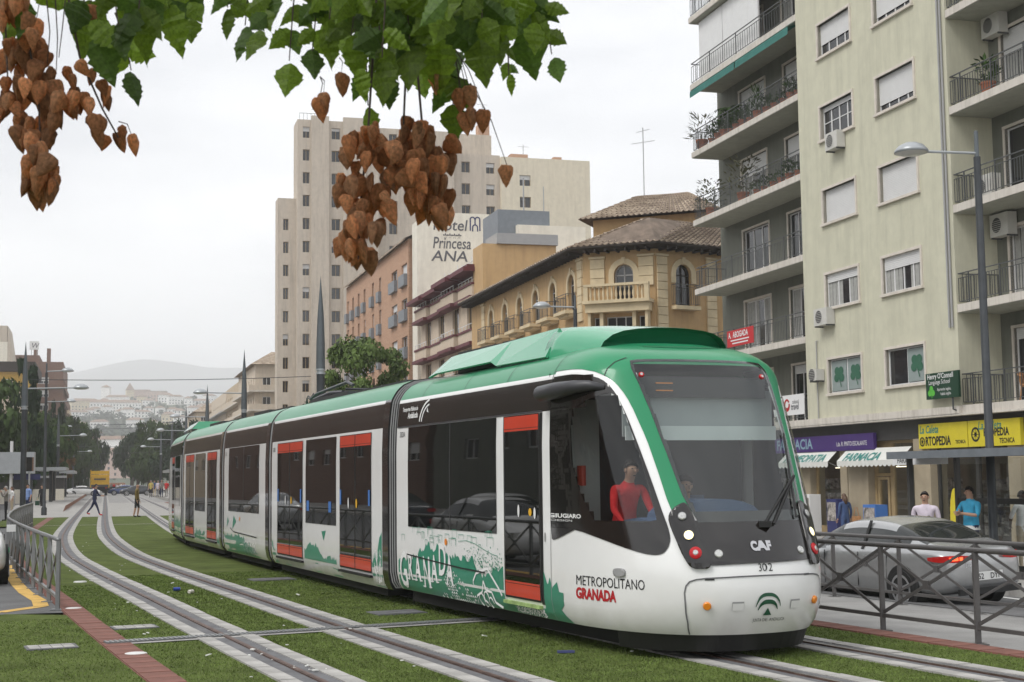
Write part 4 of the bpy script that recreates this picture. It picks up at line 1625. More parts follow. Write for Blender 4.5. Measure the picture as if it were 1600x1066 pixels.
st_.build('driver_seat', 'cab_blue', shA)
# ================================================================ buildings
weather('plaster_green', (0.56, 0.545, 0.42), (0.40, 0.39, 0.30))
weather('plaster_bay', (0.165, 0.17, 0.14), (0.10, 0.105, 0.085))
weather('marble', (0.60, 0.56, 0.50), (0.32, 0.28, 0.23), scale=1.5)
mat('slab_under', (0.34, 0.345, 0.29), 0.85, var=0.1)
mat('trim_pale', (0.62, 0.57, 0.50), 0.7, var=0.1)
mat('white_frame', (0.70, 0.70, 0.69), 0.4, var=0.04)
mat('shutter_white', (0.68, 0.68, 0.67), 0.5, var=0.04)
mat('shutter_slit', (0.45, 0.45, 0.45), 0.6, var=0.0)
mat('pane_dark', (0.018, 0.020, 0.022), 0.05, var=0.0, ior=1.6)
mat('curtain', (0.35, 0.35, 0.33), 0.8, var=0.15, scale=6)
mat('railing_dark', (0.075, 0.08, 0.08), 0.5, var=0.1)
mat('awning_green', (0.035, 0.16, 0.135), 0.8, var=0.12)
mat('terracotta', (0.36, 0.13, 0.07), 0.8, var=0.2)
mat('ac_white', (0.55, 0.54, 0.50), 0.5, var=0.06)
mat('ac_dark', (0.06, 0.06, 0.06), 0.6, var=0.1)
mat('shop_stone', (0.34, 0.285, 0.20), 0.7, var=0.14, scale=1.5)
mat('fascia_dark', (0.05, 0.048, 0.045), 0.6, var=0.1)
mat('purple_sign', (0.058, 0.028, 0.15), 0.4, var=0.06)
mat('yellow_sign', (0.62, 0.52, 0.03), 0.4, var=0.06)
mat('teal_text', (0.03, 0.22, 0.19), 0.5, var=0.0)
mat('lilac_text', (0.22, 0.34, 0.42), 0.5, var=0.0)
mat('awning_white', (0.66, 0.66, 0.62), 0.8, var=0.06)
mat('wood_frame', (0.40, 0.29, 0.15), 0.5, var=0.15)
mat('banner_red', (0.50, 0.02, 0.025), 0.6, var=0.0)
mat('banner_white', (0.72, 0.72, 0.71), 0.6, var=0.02)
mat('sign_green', (0.008, 0.045, 0.022), 0.4, var=0.0)
mat('clover', (0.10, 0.45, 0.05), 0.5, var=0.0)
mat('clover_dark', (0.03, 0.12, 0.07), 0.5, var=0.0)
mat('poster_grey', (0.26, 0.31, 0.30), 0.4, var=0.05)
glass_mat('shop_glass', (0.75, 0.78, 0.77), 0.01, 1.5)
mat('leaf_pot', (0.045, 0.085, 0.022), 0.8, var=0.4, scale=9, spec=0.2)
mat('leaf_dry', (0.10, 0.10, 0.05), 0.85, var=0.4, scale=9)
weather('ochre', (0.52, 0.345, 0.17), (0.37, 0.24, 0.12))
mat('ochre_trim', (0.62, 0.51, 0.33), 0.8, var=0.14, scale=1.2)
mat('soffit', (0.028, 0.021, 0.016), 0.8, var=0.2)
mat('roof_tile', (0.30, 0.215, 0.15), 0.9, var=0.45, scale=1.3, col2=(0.44, 0.36, 0.27))
mat('roof_tile_dark', (0.17, 0.13, 0.10), 0.9, var=0.35, scale=1.5)
brick_mat('brick_wall', (0.46, 0.27, 0.17), (0.39, 0.22, 0.135), (0.48, 0.36, 0.27), 0.5, 0.14)
mat('maroon', (0.115, 0.025, 0.032), 0.6, var=0.15)
mat('beige_wall', (0.58, 0.48, 0.37), 0.85, var=0.08)
weather('tower_wall', (0.52, 0.455, 0.375), (0.29, 0.255, 0.21))
weather('cream_wall', (0.66, 0.60, 0.47), (0.52, 0.46, 0.35))
weather('white_wall', (0.74, 0.70, 0.60), (0.58, 0.54, 0.46))
mat('grey_metal', (0.20, 0.22, 0.24), 0.5, metal=0.3, var=0.1)
mat('grey_panel', (0.34, 0.34, 0.34), 0.6, var=0.05)
mat('ink_navy', (0.025, 0.03, 0.12), 0.6, var=0.0)
mat('ink_grey', (0.10, 0.10, 0.11), 0.6, var=0.0)

WCACHE = {}


def win_obj(par, fac, a0, a1, z0, z1, inset=0.16, style='pane', nv=2, nh=1, shut=0.0, open_=False, label=None, fr=0.05, wood=False, name='window'):
    """window part (frame) with pane, curtain and shutter sub-parts, sharing meshes between alike ones"""
    w, h = round(a1 - a0, 2), round(z1 - z0, 2)
    key = (w, h, style, nv, nh, round(shut, 2), wood, fr)
    if key not in WCACHE:
        f = MB()
        for x0, x1 in ((-w / 2, -w / 2 + fr), (w / 2 - fr, w / 2)):
            f.box(x0, x1, -.03, .03, 0, h)
        f.box(-w / 2 + fr, w / 2 - fr, -.03, .03, 0, fr)
        f.box(-w / 2 + fr, w / 2 - fr, -.03, .03, h - fr, h)
        for i in range(1, nv):
            x = -w / 2 + w * i / nv
            f.box(x - fr * .55, x + fr * .55, -.028, .028, fr, h - fr)
        for i in range(1, nh):
            z = h * i / nh
            f.box(-w / 2 + fr, w / 2 - fr, -.022, .022, z - .015, z + .015)
        me = _mesh(f, 'window', ['wood_frame' if wood else 'white_frame'])
        p = MB().box(-w / 2 + .01, w / 2 - .01, -.012, .0, .01, h - .01)
        pe = _mesh(p, 'pane', ['pane_dark'])
        se = ce = None
        if shut > 0:
            sh = MB()
            hh = h * shut
            n = max(2, int(hh / .055))
            for k in range(n):
                zz = h - hh + hh * k / n
                sh.box(-w / 2 + .02, w / 2 - .02, .02, .05, zz, zz + hh / n * .86)
            sh.box(-w / 2 + .02, w / 2 - .02, .02, .04, h - hh, h, 1)
            se = _mesh(sh, 'shutter', ['shutter_white', 'shutter_slit'])
        if style == 'curtain':
            c = MB()
            n = 9
            for k in range(n):
                if k in (3, 4):
                    continue
                x = -w / 2 + .05 + (w - .1) * k / n
                c.box(x, x + (w - .1) / n * .9, .002, .010, .05, h - .05)
            ce = _mesh(c, 'curtain', ['curtain'])
        WCACHE[key] = (me, pe, se, ce)
    me, pe, se, ce = WCACHE[key]
    o = link(name, me, par)
    c = fac.pt((a0 + a1) / 2, z0, -inset)
    x = Vector((fac.o.y, -fac.o.x))
    o.location = c
    o.rotation_euler = (0, 0, math.atan2(x.y, x.x))
    for nm, m in (('pane', pe), ('shutter', se), ('curtain', ce)):
        if m:
            link(nm, m, o)
    if label:
        o['label'] = label
    return o


def _mesh(mb, name, mats):
    me = bpy.data.meshes.new(name)
    me.from_pydata(mb.v, [], mb.f)
    for a in mats:
        me.materials.append(MT[a])
    me.polygons.foreach_set('material_index', mb.m)
    bm = bmesh.new()
    bm.from_mesh(me)
    bmesh.ops.recalc_face_normals(bm, faces=bm.faces)
    bm.to_mesh(me)
    bm.free()
    return me


def surround(mb, fac, a0, a1, z0, z1, t=.09, out=.05, sill=True, m=0, dep=.2):
    fac.box(mb, a0 - t, a0, z0, z1, -dep, out, m)
    fac.box(mb, a1, a1 + t, z0, z1, -dep, out, m)
    fac.box(mb, a0 - t, a1 + t, z1, z1 + t, -dep, out + .004, m)
    fac.box(mb, a0 - t - .04, a1 + t + .04, z0 - t, z0, -dep, out + .05, m)


def railing(fac, a0, a1, z, off, par, ends=None, h=.95, style=0, step=.13, mname='railing_dark'):
    """balcony railing: handrails, posts and bars; ends = inner offset for the return sides"""
    mb = MB()
    fac.box(mb, a0, a1, z + h - .03, z + h, off - .02, off + .02)
    fac.box(mb, a0, a1, z + h - .17, z + h - .15, off - .012, off + .012)
    fac.box(mb, a0, a1, z + .08, z + .10, off - .012, off + .012)
    n = int((a1 - a0) / step)
    for k in range(n + 1):
        a = a0 + (a1 - a0) * k / n
        big = k % 12 == 0
        r = .018 if big else .008
        fac.box(mb, a - r, a + r, z if big else z + .1, z + (h if big else h - .15), off - r, off + r)
    if ends is not None:
        for a in (a0, a1):
            fac.box(mb, a - .02, a + .02, z + h - .03, z + h, ends, off)
            fac.box(mb, a - .012, a + .012, z + .08, z + .10, ends, off)
            m = int(abs(off - ends) / step)
            for k in range(m):
                o = ends + (off - ends) * k / m
                fac.box(mb, a - .008, a + .008, z + .1, z + h, o - .008, o + .008)
    return mb.build('railing', mname, par)


# ---------------------------------------------------------------- green apartment block with shops, right
B1 = thing('apartment_block', 'pale green apartment block with balconies above pharmacy and orthopaedic shop', 'building', W(24.7, 42, 0), STREET)
T = lambda t: t - 42
f1 = Fac((0, 0), (0, 1), (-1, 0))       # main face
fb = Fac((1.5, 0), (0, 1), (-1, 0))     # recessed bay walls
ROWS = [4.65 + 3.045 * k for k in range(7)]
ops = [(T(a), T(b), z, z + 1.2) for z in ROWS for a, b in ((39.4, 41.7), (43.3, 45.6))]
mb = MB()
f1.wall(mb, T(37.55), T(47.3), 3.8, 26, ops, .25)
mb.face([f1.pt(T(37.55), 3.8), f1.pt(T(37.55), 26), fb.pt(T(37.55), 26), fb.pt(T(37.55), 3.8)])
mb.face([f1.pt(T(47.3), 3.8), f1.pt(T(47.3), 26), fb.pt(T(47.3), 26), fb.pt(T(47.3), 3.8)])
mb.build('wall', 'plaster_green', B1, fix=False)
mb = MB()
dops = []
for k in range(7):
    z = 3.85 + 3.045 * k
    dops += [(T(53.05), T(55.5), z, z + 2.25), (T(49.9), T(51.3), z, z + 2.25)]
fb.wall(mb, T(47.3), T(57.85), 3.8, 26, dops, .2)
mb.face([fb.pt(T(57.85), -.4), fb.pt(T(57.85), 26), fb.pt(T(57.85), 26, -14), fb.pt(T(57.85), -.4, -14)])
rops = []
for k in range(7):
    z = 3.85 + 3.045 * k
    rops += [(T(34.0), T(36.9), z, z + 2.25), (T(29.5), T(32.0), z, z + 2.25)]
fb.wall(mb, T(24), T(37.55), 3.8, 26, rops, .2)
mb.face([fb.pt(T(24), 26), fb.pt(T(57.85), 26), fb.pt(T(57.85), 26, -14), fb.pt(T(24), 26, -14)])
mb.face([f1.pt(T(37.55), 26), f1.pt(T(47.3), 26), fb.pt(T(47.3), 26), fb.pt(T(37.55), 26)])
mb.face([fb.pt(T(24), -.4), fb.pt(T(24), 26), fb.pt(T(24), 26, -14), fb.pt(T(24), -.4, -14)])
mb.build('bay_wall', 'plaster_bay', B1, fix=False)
sty = {0: ('clover', 'poster'), 1: ('curtain', 0), 2: ('pane', 1.0), 3: ('pane', .75), 4: ('pane', .55), 5: ('pane', .8), 6: ('pane', .5)}
for k, z in enumerate(ROWS):
    for j, (a, b) in enumerate(((39.4, 41.7), (43.3, 45.6))):
        a, b = T(a), T(b)
        sm = MB()
        surround(sm, f1, a, b, z, z + 1.2)
        sm.build('window_surround', 'trim_pale', B1)
        if k == 0:
            w_ = win_obj(B1, f1, a, b, z, z + 1.2, .12, 'pane', 2)
            po = MB()
            halves = ((0, .5), (.5, 1)) if j == 1 else ((0, .52),)
            for q0, q1 in halves:
                f1.box(po, a + 2.3 * q0 + .07, a + 2.3 * q1 - .05, z + .07, z + 1.13, -.118, -.085)
            pj = po.build('poster', 'poster_grey', B1)
            for q0, q1 in halves:
                cm = MB()
                cx, cz = a + 2.3 * (q0 + q1) / 2, z + .55
                for dx, dz in ((-.17, -.02), (.17, -.02), (-.13, .22), (.13, .22), (0, .12)):
                    f1.poly(cm, [(cx + dx * 1.05 + .18 * math.cos(t * .628), cz + dz + .15 * math.sin(t * .628)) for t in range(10)], -.07 + .001 * dx)
                f1.poly(cm, [(cx - .02, cz), (cx + .03, cz), (cx - .12, cz - .36), (cx - .16, cz - .34)], -.069)
                cm.build('clover_print', 'clover_dark', B1, fix=False)
        elif k == 1:
            win_obj(B1, f1, a, b, z, z + 1.2, .10, 'curtain', 4 if j == 0 else 3, 1, .35 if j == 0 else .25)
        else:
            sh = {(2, 0): 1.0, (2, 1): 1.0, (3, 0): .78, (3, 1): .15, (4, 0): .8, (4, 1): .62}.get((k, j), .6)
            win_obj(B1, f1, a, b, z, z + 1.2, .15, 'pane', 4, 2 if (k, j) == (3, 1) else 1, sh)
for k in range(7):
    z = 3.85 + 3.045 * k
    for (a, b, zz, ztop) in dops[2 * k:2 * k + 2] + rops[2 * k:2 * k + 2]:
        sm = MB()
        fb.box(sm, a - .09, a, zz, ztop, -.15, .04)
        fb.box(sm, b, b + .09, zz, ztop, -.15, .04)
        fb.box(sm, a - .09, b + .09, ztop, ztop + .09, -.15, .05)
        sm.build('door_surround', 'trim_pale', B1)
        win_obj(B1, fb, a, b, zz, ztop, .12, 'curtain' if k % 2 else 'pane', 3 if b - a > 1.6 else 2, 1, [.15, 0, .0, .35, .45, .2, .3][k], name='balcony_door')
# balconies
for k in range(7):
    z = 3.80 + 3.045 * k
    if k:
        sb = MB()
        f1.box(sb, T(47.32), T(57.4), z - .22, z + .02, -1.49, .0)
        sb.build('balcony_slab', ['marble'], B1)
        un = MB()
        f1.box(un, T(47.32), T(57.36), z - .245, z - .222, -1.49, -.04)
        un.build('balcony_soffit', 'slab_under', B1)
    if k != 5:
        railing(f1, T(47.35), T(57.3), z + .02, -.06, B1, ends=-1.45)
    sb = MB()
    f1.box(sb, T(26), T(37.53), z - .22, z + .02, -1.49, .0)
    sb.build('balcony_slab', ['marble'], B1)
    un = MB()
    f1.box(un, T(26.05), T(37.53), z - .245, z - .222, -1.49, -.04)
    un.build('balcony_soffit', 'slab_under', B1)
    railing(f1, T(26.05), T(37.5), z + .02, -.06, B1, ends=-1.45)
mbx = MB()
f1.box(mbx, T(26), T(57.9), 3.52, 3.578, -1.5, .10)
f1.box(mbx, T(37.5), T(57.5), 3.58, 3.80, -1.48, .12)
mbx.build('marble_band', 'marble', B1)
# glazed-in balcony and its railing on the upper floor
z = 3.80 + 3.045 * 5
en = MB()
for a, b in ((56.95, 54.5), (54.45, 52.0)):
    f1.box(en, T(b), T(a), z + .05, z + 2.75, -.35, -.30)
f1.box(en, T(51.0), T(51.95), z + .05, z + 2.75, -.35, -.28)
en.build('balcony_screen', 'shutter_white', B1)
railing(f1, T(47.35), T(57.3), z + .02, -.05, B1, ends=-1.45, step=.22)
aw = MB()
za = 3.80 + 3.045 * 5 - .26
for a, b in ((47.6, 52.3), (52.4, 57.0)):
    aw.face([f1.pt(T(a), za, -.3), f1.pt(T(b), za, -.3), f1.pt(T(b), za - .12, .18), f1.pt(T(a), za - .12, .18)])
    aw.face([f1.pt(T(a), za - .12, .18), f1.pt(T(b), za - .12, .18), f1.pt(T(b), za - .42, .19), f1.pt(T(a), za - .42, .19)])
aw.build('roller_awning', 'awning_green', B1)
# pipes and stain strips
pp = MB()
for a in (37.75, 37.9):
    pp.tube([f1.pt(T(a), 6.2, .05), f1.pt(T(a), 25.5, .05)], .035, 8)
pp.tube([f1.pt(T(46.4), 3.6, .05), f1.pt(T(46.4), 6.6, .05), f1.pt(T(46.3), 6.6, .05)], .02, 6)
pp.build('drain_pipe', 'grey_panel', B1)
# ground floor: stone piers, recessed dark fascia, shop fronts
GZ = -.40
gf = MB()
fg = Fac((.25, 0), (0, 1), (-1, 0))
for a, b in ((24, 28.3), (34.6, 35.7), (39.75, 40.7), (43.6, 44.95), (45.0, 45.5), (47.75, 48.6), (56.5, 57.85)):
    fg.box(gf, T(a), T(b), GZ, 2.9, -.6, .0)
fg.box(gf, T(24), T(57.85), 2.9, 3.52, -.6, -.05, 1)
gf.build('shopfront_pier', ['shop_stone', 'fascia_dark'], B1)
back = MB()
fg.box(back, T(24), T(57.85), GZ, 3.5, -6.2, -6.0)
fg.box(back, T(24), T(57.85), GZ, GZ + .02, -6.0, -.2)
fg.box(back, T(44.3), T(44.4), GZ, 3.4, -6.0, -.6)
back.build('shop_interior', 'shop_stone', B1)
mat('shelf_goods', (0.30, 0.28, 0.26), 0.6, var=0.8, scale=7, col2=(0.55, 0.50, 0.46))
shv = MB()
rs = random.Random(4)
for a0, a1 in ((45.6, 47.6), (40.9, 42.3), (36.0, 39.5), (49, 56)):
    for zz in (.15, .65, 1.15, 1.65):
        fg.box(shv, T(a0), T(a1), GZ + zz, GZ + zz + .03, -2.2, -1.4)
        x = a0
        while x < a1 - .2:
            w_ = rs.uniform(.08, .3)
            fg.box(shv, T(x), T(x + w_), GZ + zz + .03, GZ + zz + rs.uniform(.15, .42), -1.9, -1.5)
            x += w_ + rs.uniform(.02, .12)
tag(shv.build('shelf_goods', 'shelf_goods', B1), kind='stuff')
for a0, a1, mm in ((45.5, 47.75, 'wood_frame'), (40.7, 42.45, 'wood_frame'), (35.7, 37.6, 'fascia_dark'), (37.6, 39.75, 'fascia_dark'), (28.3, 31.4, 'fascia_dark'), (31.4, 34.6, 'fascia_dark'), (48.6, 52.5, 'fascia_dark'), (52.5, 56.5, 'fascia_dark')):
    sw = MB()
    for x0, x1, q0, q1 in ((a0, a0 + .09, GZ, 2.9), (a1 - .09, a1, GZ, 2.9), (a0 + .09, a1 - .09, GZ, GZ + .35), (a0 + .09, a1 - .09, 2.8, 2.9)):
        fg.box(sw, T(x0), T(x1), q0, q1, -.35, -.25)
    o = sw.build('shop_window', mm, B1)
    gl = MB()
    gl.face([fg.pt(T(a0 + .09), GZ + .35, -.3), fg.pt(T(a1 - .09), GZ + .35, -.3), fg.pt(T(a1 - .09), 2.8, -.3), fg.pt(T(a0 + .09), 2.8, -.3)])
    gl.build('pane', 'shop_glass', o)
dr_ = MB()
for x0, x1, q0, q1 in ((42.45, 42.58, GZ, 2.9), (43.48, 43.6, GZ, 2.9), (42.58, 43.48, 1.72, 1.82), (42.58, 43.48, 2.3, 2.9), (42.66, 42.78, GZ + .1, 1.7), (43.3, 43.42, GZ + .1, 1.7), (42.78, 43.3, GZ + .1, GZ + .35), (42.78, 43.3, 1.6, 1.7)):
    fg.box(dr_, T(x0), T(x1), q0, q1, -.36, -.26)
o = dr_.build('shop_door', 'wood_frame', B1)
gl = MB()
gl.face([fg.pt(T(42.6), GZ + .1, -.32), fg.pt(T(43.46), GZ + .1, -.32), fg.pt(T(43.46), 2.3, -.32), fg.pt(T(42.6), 2.3, -.32)])
gl.build('pane', 'shop_glass', o)
mat('tube_light', (1.0, 0.86, 0.62), 0.4, var=0.0, emit=2.2)
for a in (45.7, 46.8, 41.2, 42.7):
    q = MB()
    fg.box(q, T(a), T(a + .8), 2.02, 2.05, -1.0, -.96)
    q.build('tube_lamp', 'tube_light', B1)


def fsign(name, lab, cat, a0, a1, z0, z1, off, m, fac=fg, thick=.12, group=None):
    t = thing(name, lab, cat, B1.matrix_basis @ fac.pt(T((a0 + a1) / 2), z0, off), STREET, group)
    bx = MB()
    bx.box(-thick / 2, thick / 2, -(a1 - a0) / 2, (a1 - a0) / 2, 0, z1 - z0)
    bx.build('board', m, t)
    L_ = a1 - a0
    fn = lambda x0, y0: (lambda x, y: Vector((-thick / 2 - .006, L_ / 2 - x0 - x, y0 + y)))
    return t, fn


B1.rotation_euler = (0, 0, STREET)
bpy.context.view_layer.update()
# purple pharmacy sign (left end runs behind the tram)
t, fn = fsign('shop_sign', 'purple pharmacy fascia sign with pale capital letters', 'sign', 42.95, 50.6, 2.62, 3.18, .06, 'purple_sign')
text_obj('lettering', 'FARMACIA', fn(.45, .12), 'lilac_text', t, .52, 1.15, bold=.012)
text_obj('lettering', 'Lda. R. PINTO ESCALANTE', fn(5.12, .16), 'text_white', t, .22, .82)
for a0, a1, lab, wide in ((37.48, 40.15, 'yellow orthopaedics fascia sign beside the purple pharmacy sign', 0), (34.9, 37.44, 'yellow orthopaedics fascia sign behind the lamp post', 1)):
    t, fn = fsign('shop_sign', lab, 'sign', a0, a1, 2.57, 3.34, .06, 'yellow_sign')
    if wide == 0:
        text_obj('lettering', 'La Caleta', fn(.06, .48), 'teal_text', t, .34, .82, bold=.006, shear=.25)
        text_obj('lettering', 'RTOPEDIA', fn(.38, .10), 'text_black', t, .38, .78, bold=.012)
        text_obj('lettering', 'TECNICA', fn(2.03, .12), 'text_black', t, .15, .85, bold=.003)
        cxs, cy, rr = .20, .22, .15
    else:
        text_obj('lettering', 'La Caleta', fn(.5, .50), 'teal_text', t, .34, .9, bold=.004, shear=.25)
        text_obj('lettering', 'RTOPEDIA', fn(.78, .30), 'text_black', t, .32, .82, bold=.010)
        text_obj('lettering', 'TECNICA', fn(1.55, .08), 'text_black', t, .20, .85, bold=.004)
        cxs, cy, rr = .38, .36, .22
    wh = MB()
    for r0, r1 in ((rr, rr * .72), (rr * .30, rr * .0)):
        for k in range(16):
            a_, b_ = k * math.pi / 8, (k + 1) * math.pi / 8
            f_ = fn(cxs, cy)
            wh.face([f_(r0 * math.cos(a_), r0 * math.sin(a_)), f_(r0 * math.cos(b_), r0 * math.sin(b_)), f_(r1 * math.cos(b_) + 1e-4, r1 * math.sin(b_)), f_(r1 * math.cos(a_) + 1e-4, r1 * math.sin(a_))])
    for k in range(8):
        a_ = k * math.pi / 4
        f_ = fn(cxs, cy)
        dx, dy = math.cos(a_), math.sin(a_)
        wh.face([f_(-dy * .008, dx * .008), f_(dy * .008, -dx * .008), f_(dx * rr * .75 + dy * .008, dy * rr * .75 - dx * .008), f_(dx * rr * .75 - dy * .008, dy * rr * .75 + dx * .008)])
    tag(wh.build('wheel_emblem', 'text_black', t, fix=False), kind='stuff')
# awnings with scalloped valance
for a0, a1, txt, lab in ((45.55, 49.4, 'HOMEOPATIA', 'white scalloped awning lettered HOMEOPATIA'), (40.75, 44.9, 'FARMACIA', 'white scalloped awning lettered FARMACIA')):
    t = thing('shop_awning', lab, 'awning', B1.matrix_world @ fg.pt(T((a0 + a1) / 2), 2.05, 0), STREET)
    L_ = a1 - a0
    cl = MB()
    cl.face([(-.02, -L_ / 2, .62), (-.02, L_ / 2, .62), (-.45, L_ / 2, .20), (-.45, -L_ / 2, .20)])
    n = int(L_ / .26)
    for k in range(n):
        y0 = -L_ / 2 + L_ * k / n
        st_ = L_ / n
        prev = (y0, .0)
        pts = [(-.45, y0, .20), (-.45, y0, .05)] + [(-.45, y0 + st_ * i / 6, .05 - .06 * math.sin(math.pi * i / 6)) for i in range(1, 6)] + [(-.45, y0 + st_, .05), (-.45, y0 + st_, .20)]
        cl.face(pts)
    cl.build('canvas', 'awning_white', t)
    arms = MB()
    for y in (-L_ / 2 + .05, L_ / 2 - .05):
        arms.tube([(-.02, y, .0), (-.44, y, .19)], .012, 6)
    arms.build('awning_arm', 'grey_panel', t)
    text_obj('lettering', txt, lambda x, y: Vector((-.445 + .715 * y, L_ / 2 - .35 - x, .21 + .70 * y)) + Vector((-.006, 0, .006)), 'teal_text', t, .50, .98, bold=.014)
# banners and projecting sign
t, fn = fsign('banner', 'red advocate banner hung on balcony railing', 'banner', 51.6, 54.1, 7.05, 7.72, .02, 'banner_red', f1, .02)
text_obj('lettering', 'A.  ABOGADA', fn(.15, .36), 'text_white', t, .34, .86, bold=.008)
for x0, x1, y0 in ((.35, 2.1, .22), (.5, 2.0, .10)):
    sm = MB()
    sm.face([fn(x0, y0)(0, 0), fn(x1, y0)(0, 0), fn(x1, y0)(0, .05), fn(x0, y0)(0, .05)])
    sm.build('print_line', 'text_white', t, fix=False)
t, fn = fsign('banner', 'white travel agency banner hung on the lowest balcony railing', 'banner', 47.5, 51.5, 4.02, 4.78, .02, 'banner_white', f1, .02)
text_obj('lettering', 'cultural', fn(3.05, .42), 'ink_grey', t, .22, .8)
text_obj('lettering', 'travel', fn(2.95, .20), 'ink_grey', t, .34, .8, bold=.006)
text_obj('lettering', 'ES', fn(1.9, .36), 'ink_grey', t, .22, .9)
gm = MB()
for rr, r0, s0, s1 in ((.24, .13, .5, 3.4), (.24, .13, 3.7, 6.5)):
    for k in range(10):
        a_, b_ = s0 + (s1 - s0) * k / 10, s0 + (s1 - s0) * (k + 1) / 10
        f_ = fn(2.62, .38)
        gm.face([f_(rr * math.cos(a_), rr * math.sin(a_)), f_(rr * math.cos(b_), rr * math.sin(b_)), f_(r0 * math.cos(b_), r0 * math.sin(b_) + .03), f_(r0 * math.cos(a_), r0 * math.sin(a_) + .03)])
gm.build('swirl_emblem', 'text_red', t, fix=False)
t, fn = fsign('projecting_sign', 'dark green language school sign with a shamrock on the facade corner', 'sign', 37.25, 39.0, 4.06, 4.86, .22, 'sign_green', f1, .08)
text_obj('lettering', "Henry O'Connell", fn(.09, .62), 'text_white', t, .22, .92, bold=.003)
text_obj('lettering', 'Language School', fn(.16, .45), 'text_white', t, .19, .92)
text_obj('lettering', 'Aprende inglés,', fn(.62, .24), 'text_white', t, .13, .92)
text_obj('lettering', 'habla inglés.', fn(.80, .10), 'text_white', t, .13, .92)
cm = MB()
for dx, dz in ((-.09, -.01), (.09, -.01), (0, .12)):
    f_ = fn(.30, .20)
    cm.face([f_(dx + .10 * math.cos(k * .628), dz + .10 * math.sin(k * .628)) for k in range(10)])
cm.face([fn(.30, .20)(-.015, 0), fn(.30, .20)(.015, 0), fn(.30, .20)(.04, -.17), fn(.30, .20)(.01, -.17)])
tag(cm.build('shamrock', 'clover', t, fix=False), kind='stuff')
br_ = MB()
br_.tube([(.0, -.5, -.0), (.0, -.5, -.35), (.16, -.5, -.4)], .03, 8)
br_.build('bracket', 'railing_dark', t)


def ac_unit(fac, a, z, off, lab, w=.85, h=.6, d_=.32):
    t = thing('air_conditioner', lab, 'air conditioner', B1.matrix_world @ fac.pt(a, z, off), STREET, 'air conditioners on the apartment block')
    b = MB().box(-d_, 0, -w / 2, w / 2, 0, h)
    b.build('casing', 'ac_white', t)
    fn_ = MB()
    yc = w * .12
    for r0, r1, m in ((.23, .20, 0),):
        for k in range(18):
            a_, b_ = k * math.pi / 9, (k + 1) * math.pi / 9
            fn_.face([(-d_ - .006, yc, h / 2), (-d_ - .006, yc + .23 * math.cos(a_), h / 2 + .23 * math.sin(a_)), (-d_ - .006, yc + .23 * math.cos(b_), h / 2 + .23 * math.sin(b_))])
    fn_.build('fan', 'ac_dark', t, fix=False)
    gr_ = MB()
    for k in range(7):
        gr_.box(-d_ - .012, -d_ - .008, yc - .22, yc + .22, h * .14 + k * .06, h * .14 + k * .06 + .012)
    tag(gr_.build('grille', 'ac_white', t), kind='stuff')
    bk_ = MB().box(-d_, .06, -w / 2 + .05, -w / 2 + .08, -.05, 0).box(-d_, .06, w / 2 - .08, w / 2 - .05, -.05, 0)
    tag(bk_.build('bracket', 'railing_dark', t), kind='stuff')
    return t


ac_unit(f1, T(44.3), 13.18, .02, 'air conditioner hung under window with a half open shutter')
ac_unit(f1, T(45.5), 7.08, .02, 'air conditioner below left window of the curtained floor', .95)
ac_unit(f1, T(46.2), 5.15, .02, 'small box air conditioner beside clover window', .55, .4)
ac_unit(fb, T(36.9), 15.1, .05, 'air conditioner high on balcony wall beneath the top right slab', .9, .68)
ac_unit(fb, T(36.6), 9.98, .75, 'air conditioner standing on balcony floor behind railing', .9, .68)
ac_unit(fb, T(36.9), 8.9, .05, 'air conditioner on balcony wall above the empty balcony', .9, .68)
ac_unit(fb, T(48.6), 5.0, .05, 'air conditioner on bay wall above travel banner', .8, .6)


def tuft(n, r, h, seed, size=.09, up=.6, thin=.45):
    """loose ball of leaves made of small folded faces"""
    rr = random.Random(seed)
    mb = MB()
    for _ in range(n):
        th, u = rr.random() * 6.283, rr.random()
        q = r * (.25 + .75 * rr.random() ** .5)
        p = Vector((q * math.cos(th) * (1 - .3 * u), q * math.sin(th) * (1 - .3 * u), h * (u * .95 + .05)))
        d_ = Vector((math.cos(th) + rr.gauss(0, .5), math.sin(th) + rr.gauss(0, .5), up + rr.gauss(0, .4))).normalized()
        s_ = Vector((-math.sin(th), math.cos(th), rr.gauss(0, .3))).normalized()
        L_ = size * rr.uniform(.6, 1.3)
        mb.face([p, p + d_ * L_ * .5 + s_ * L_ * thin * .5, p + d_ * L_, p + d_ * L_ * .5 - s_ * L_ * thin * .5])
    return mb


potm = _mesh(MB().lathe([(.0, 0), (.11, 0), (.15, .24), (.165, .24), (.165, .28), (.13, .28), (.0, .26)], 12), 'pot', ['terracotta'])
PL = [_mesh(tuft(110, .22, .5, 1, .16), 'foliage', ['leaf_pot']), _mesh(tuft(90, .26, .35, 2, .13), 'foliage', ['leaf_pot']), _mesh(tuft(90, .16, .75, 3, .28, 1.6, .15), 'foliage', ['leaf_pot']), _mesh(tuft(120, .35, .7, 5, .22, .5, .18), 'foliage', ['leaf_dry']), _mesh(tuft(260, .5, .9, 6, .13), 'foliage', ['leaf_dry'])]


def pot_plant(a, z, off, kind, sc, lab, grp):
    t = thing('potted_plant', lab, 'plant', B1.matrix_world @ f1.pt(T(a), z, off), STREET + random.uniform(0, 6), grp)
    t.scale = (sc, sc, sc)
    link('pot', potm, t)
    f = link('foliage', PL[kind], t)
    f.location = (0, 0, .22)
    return t


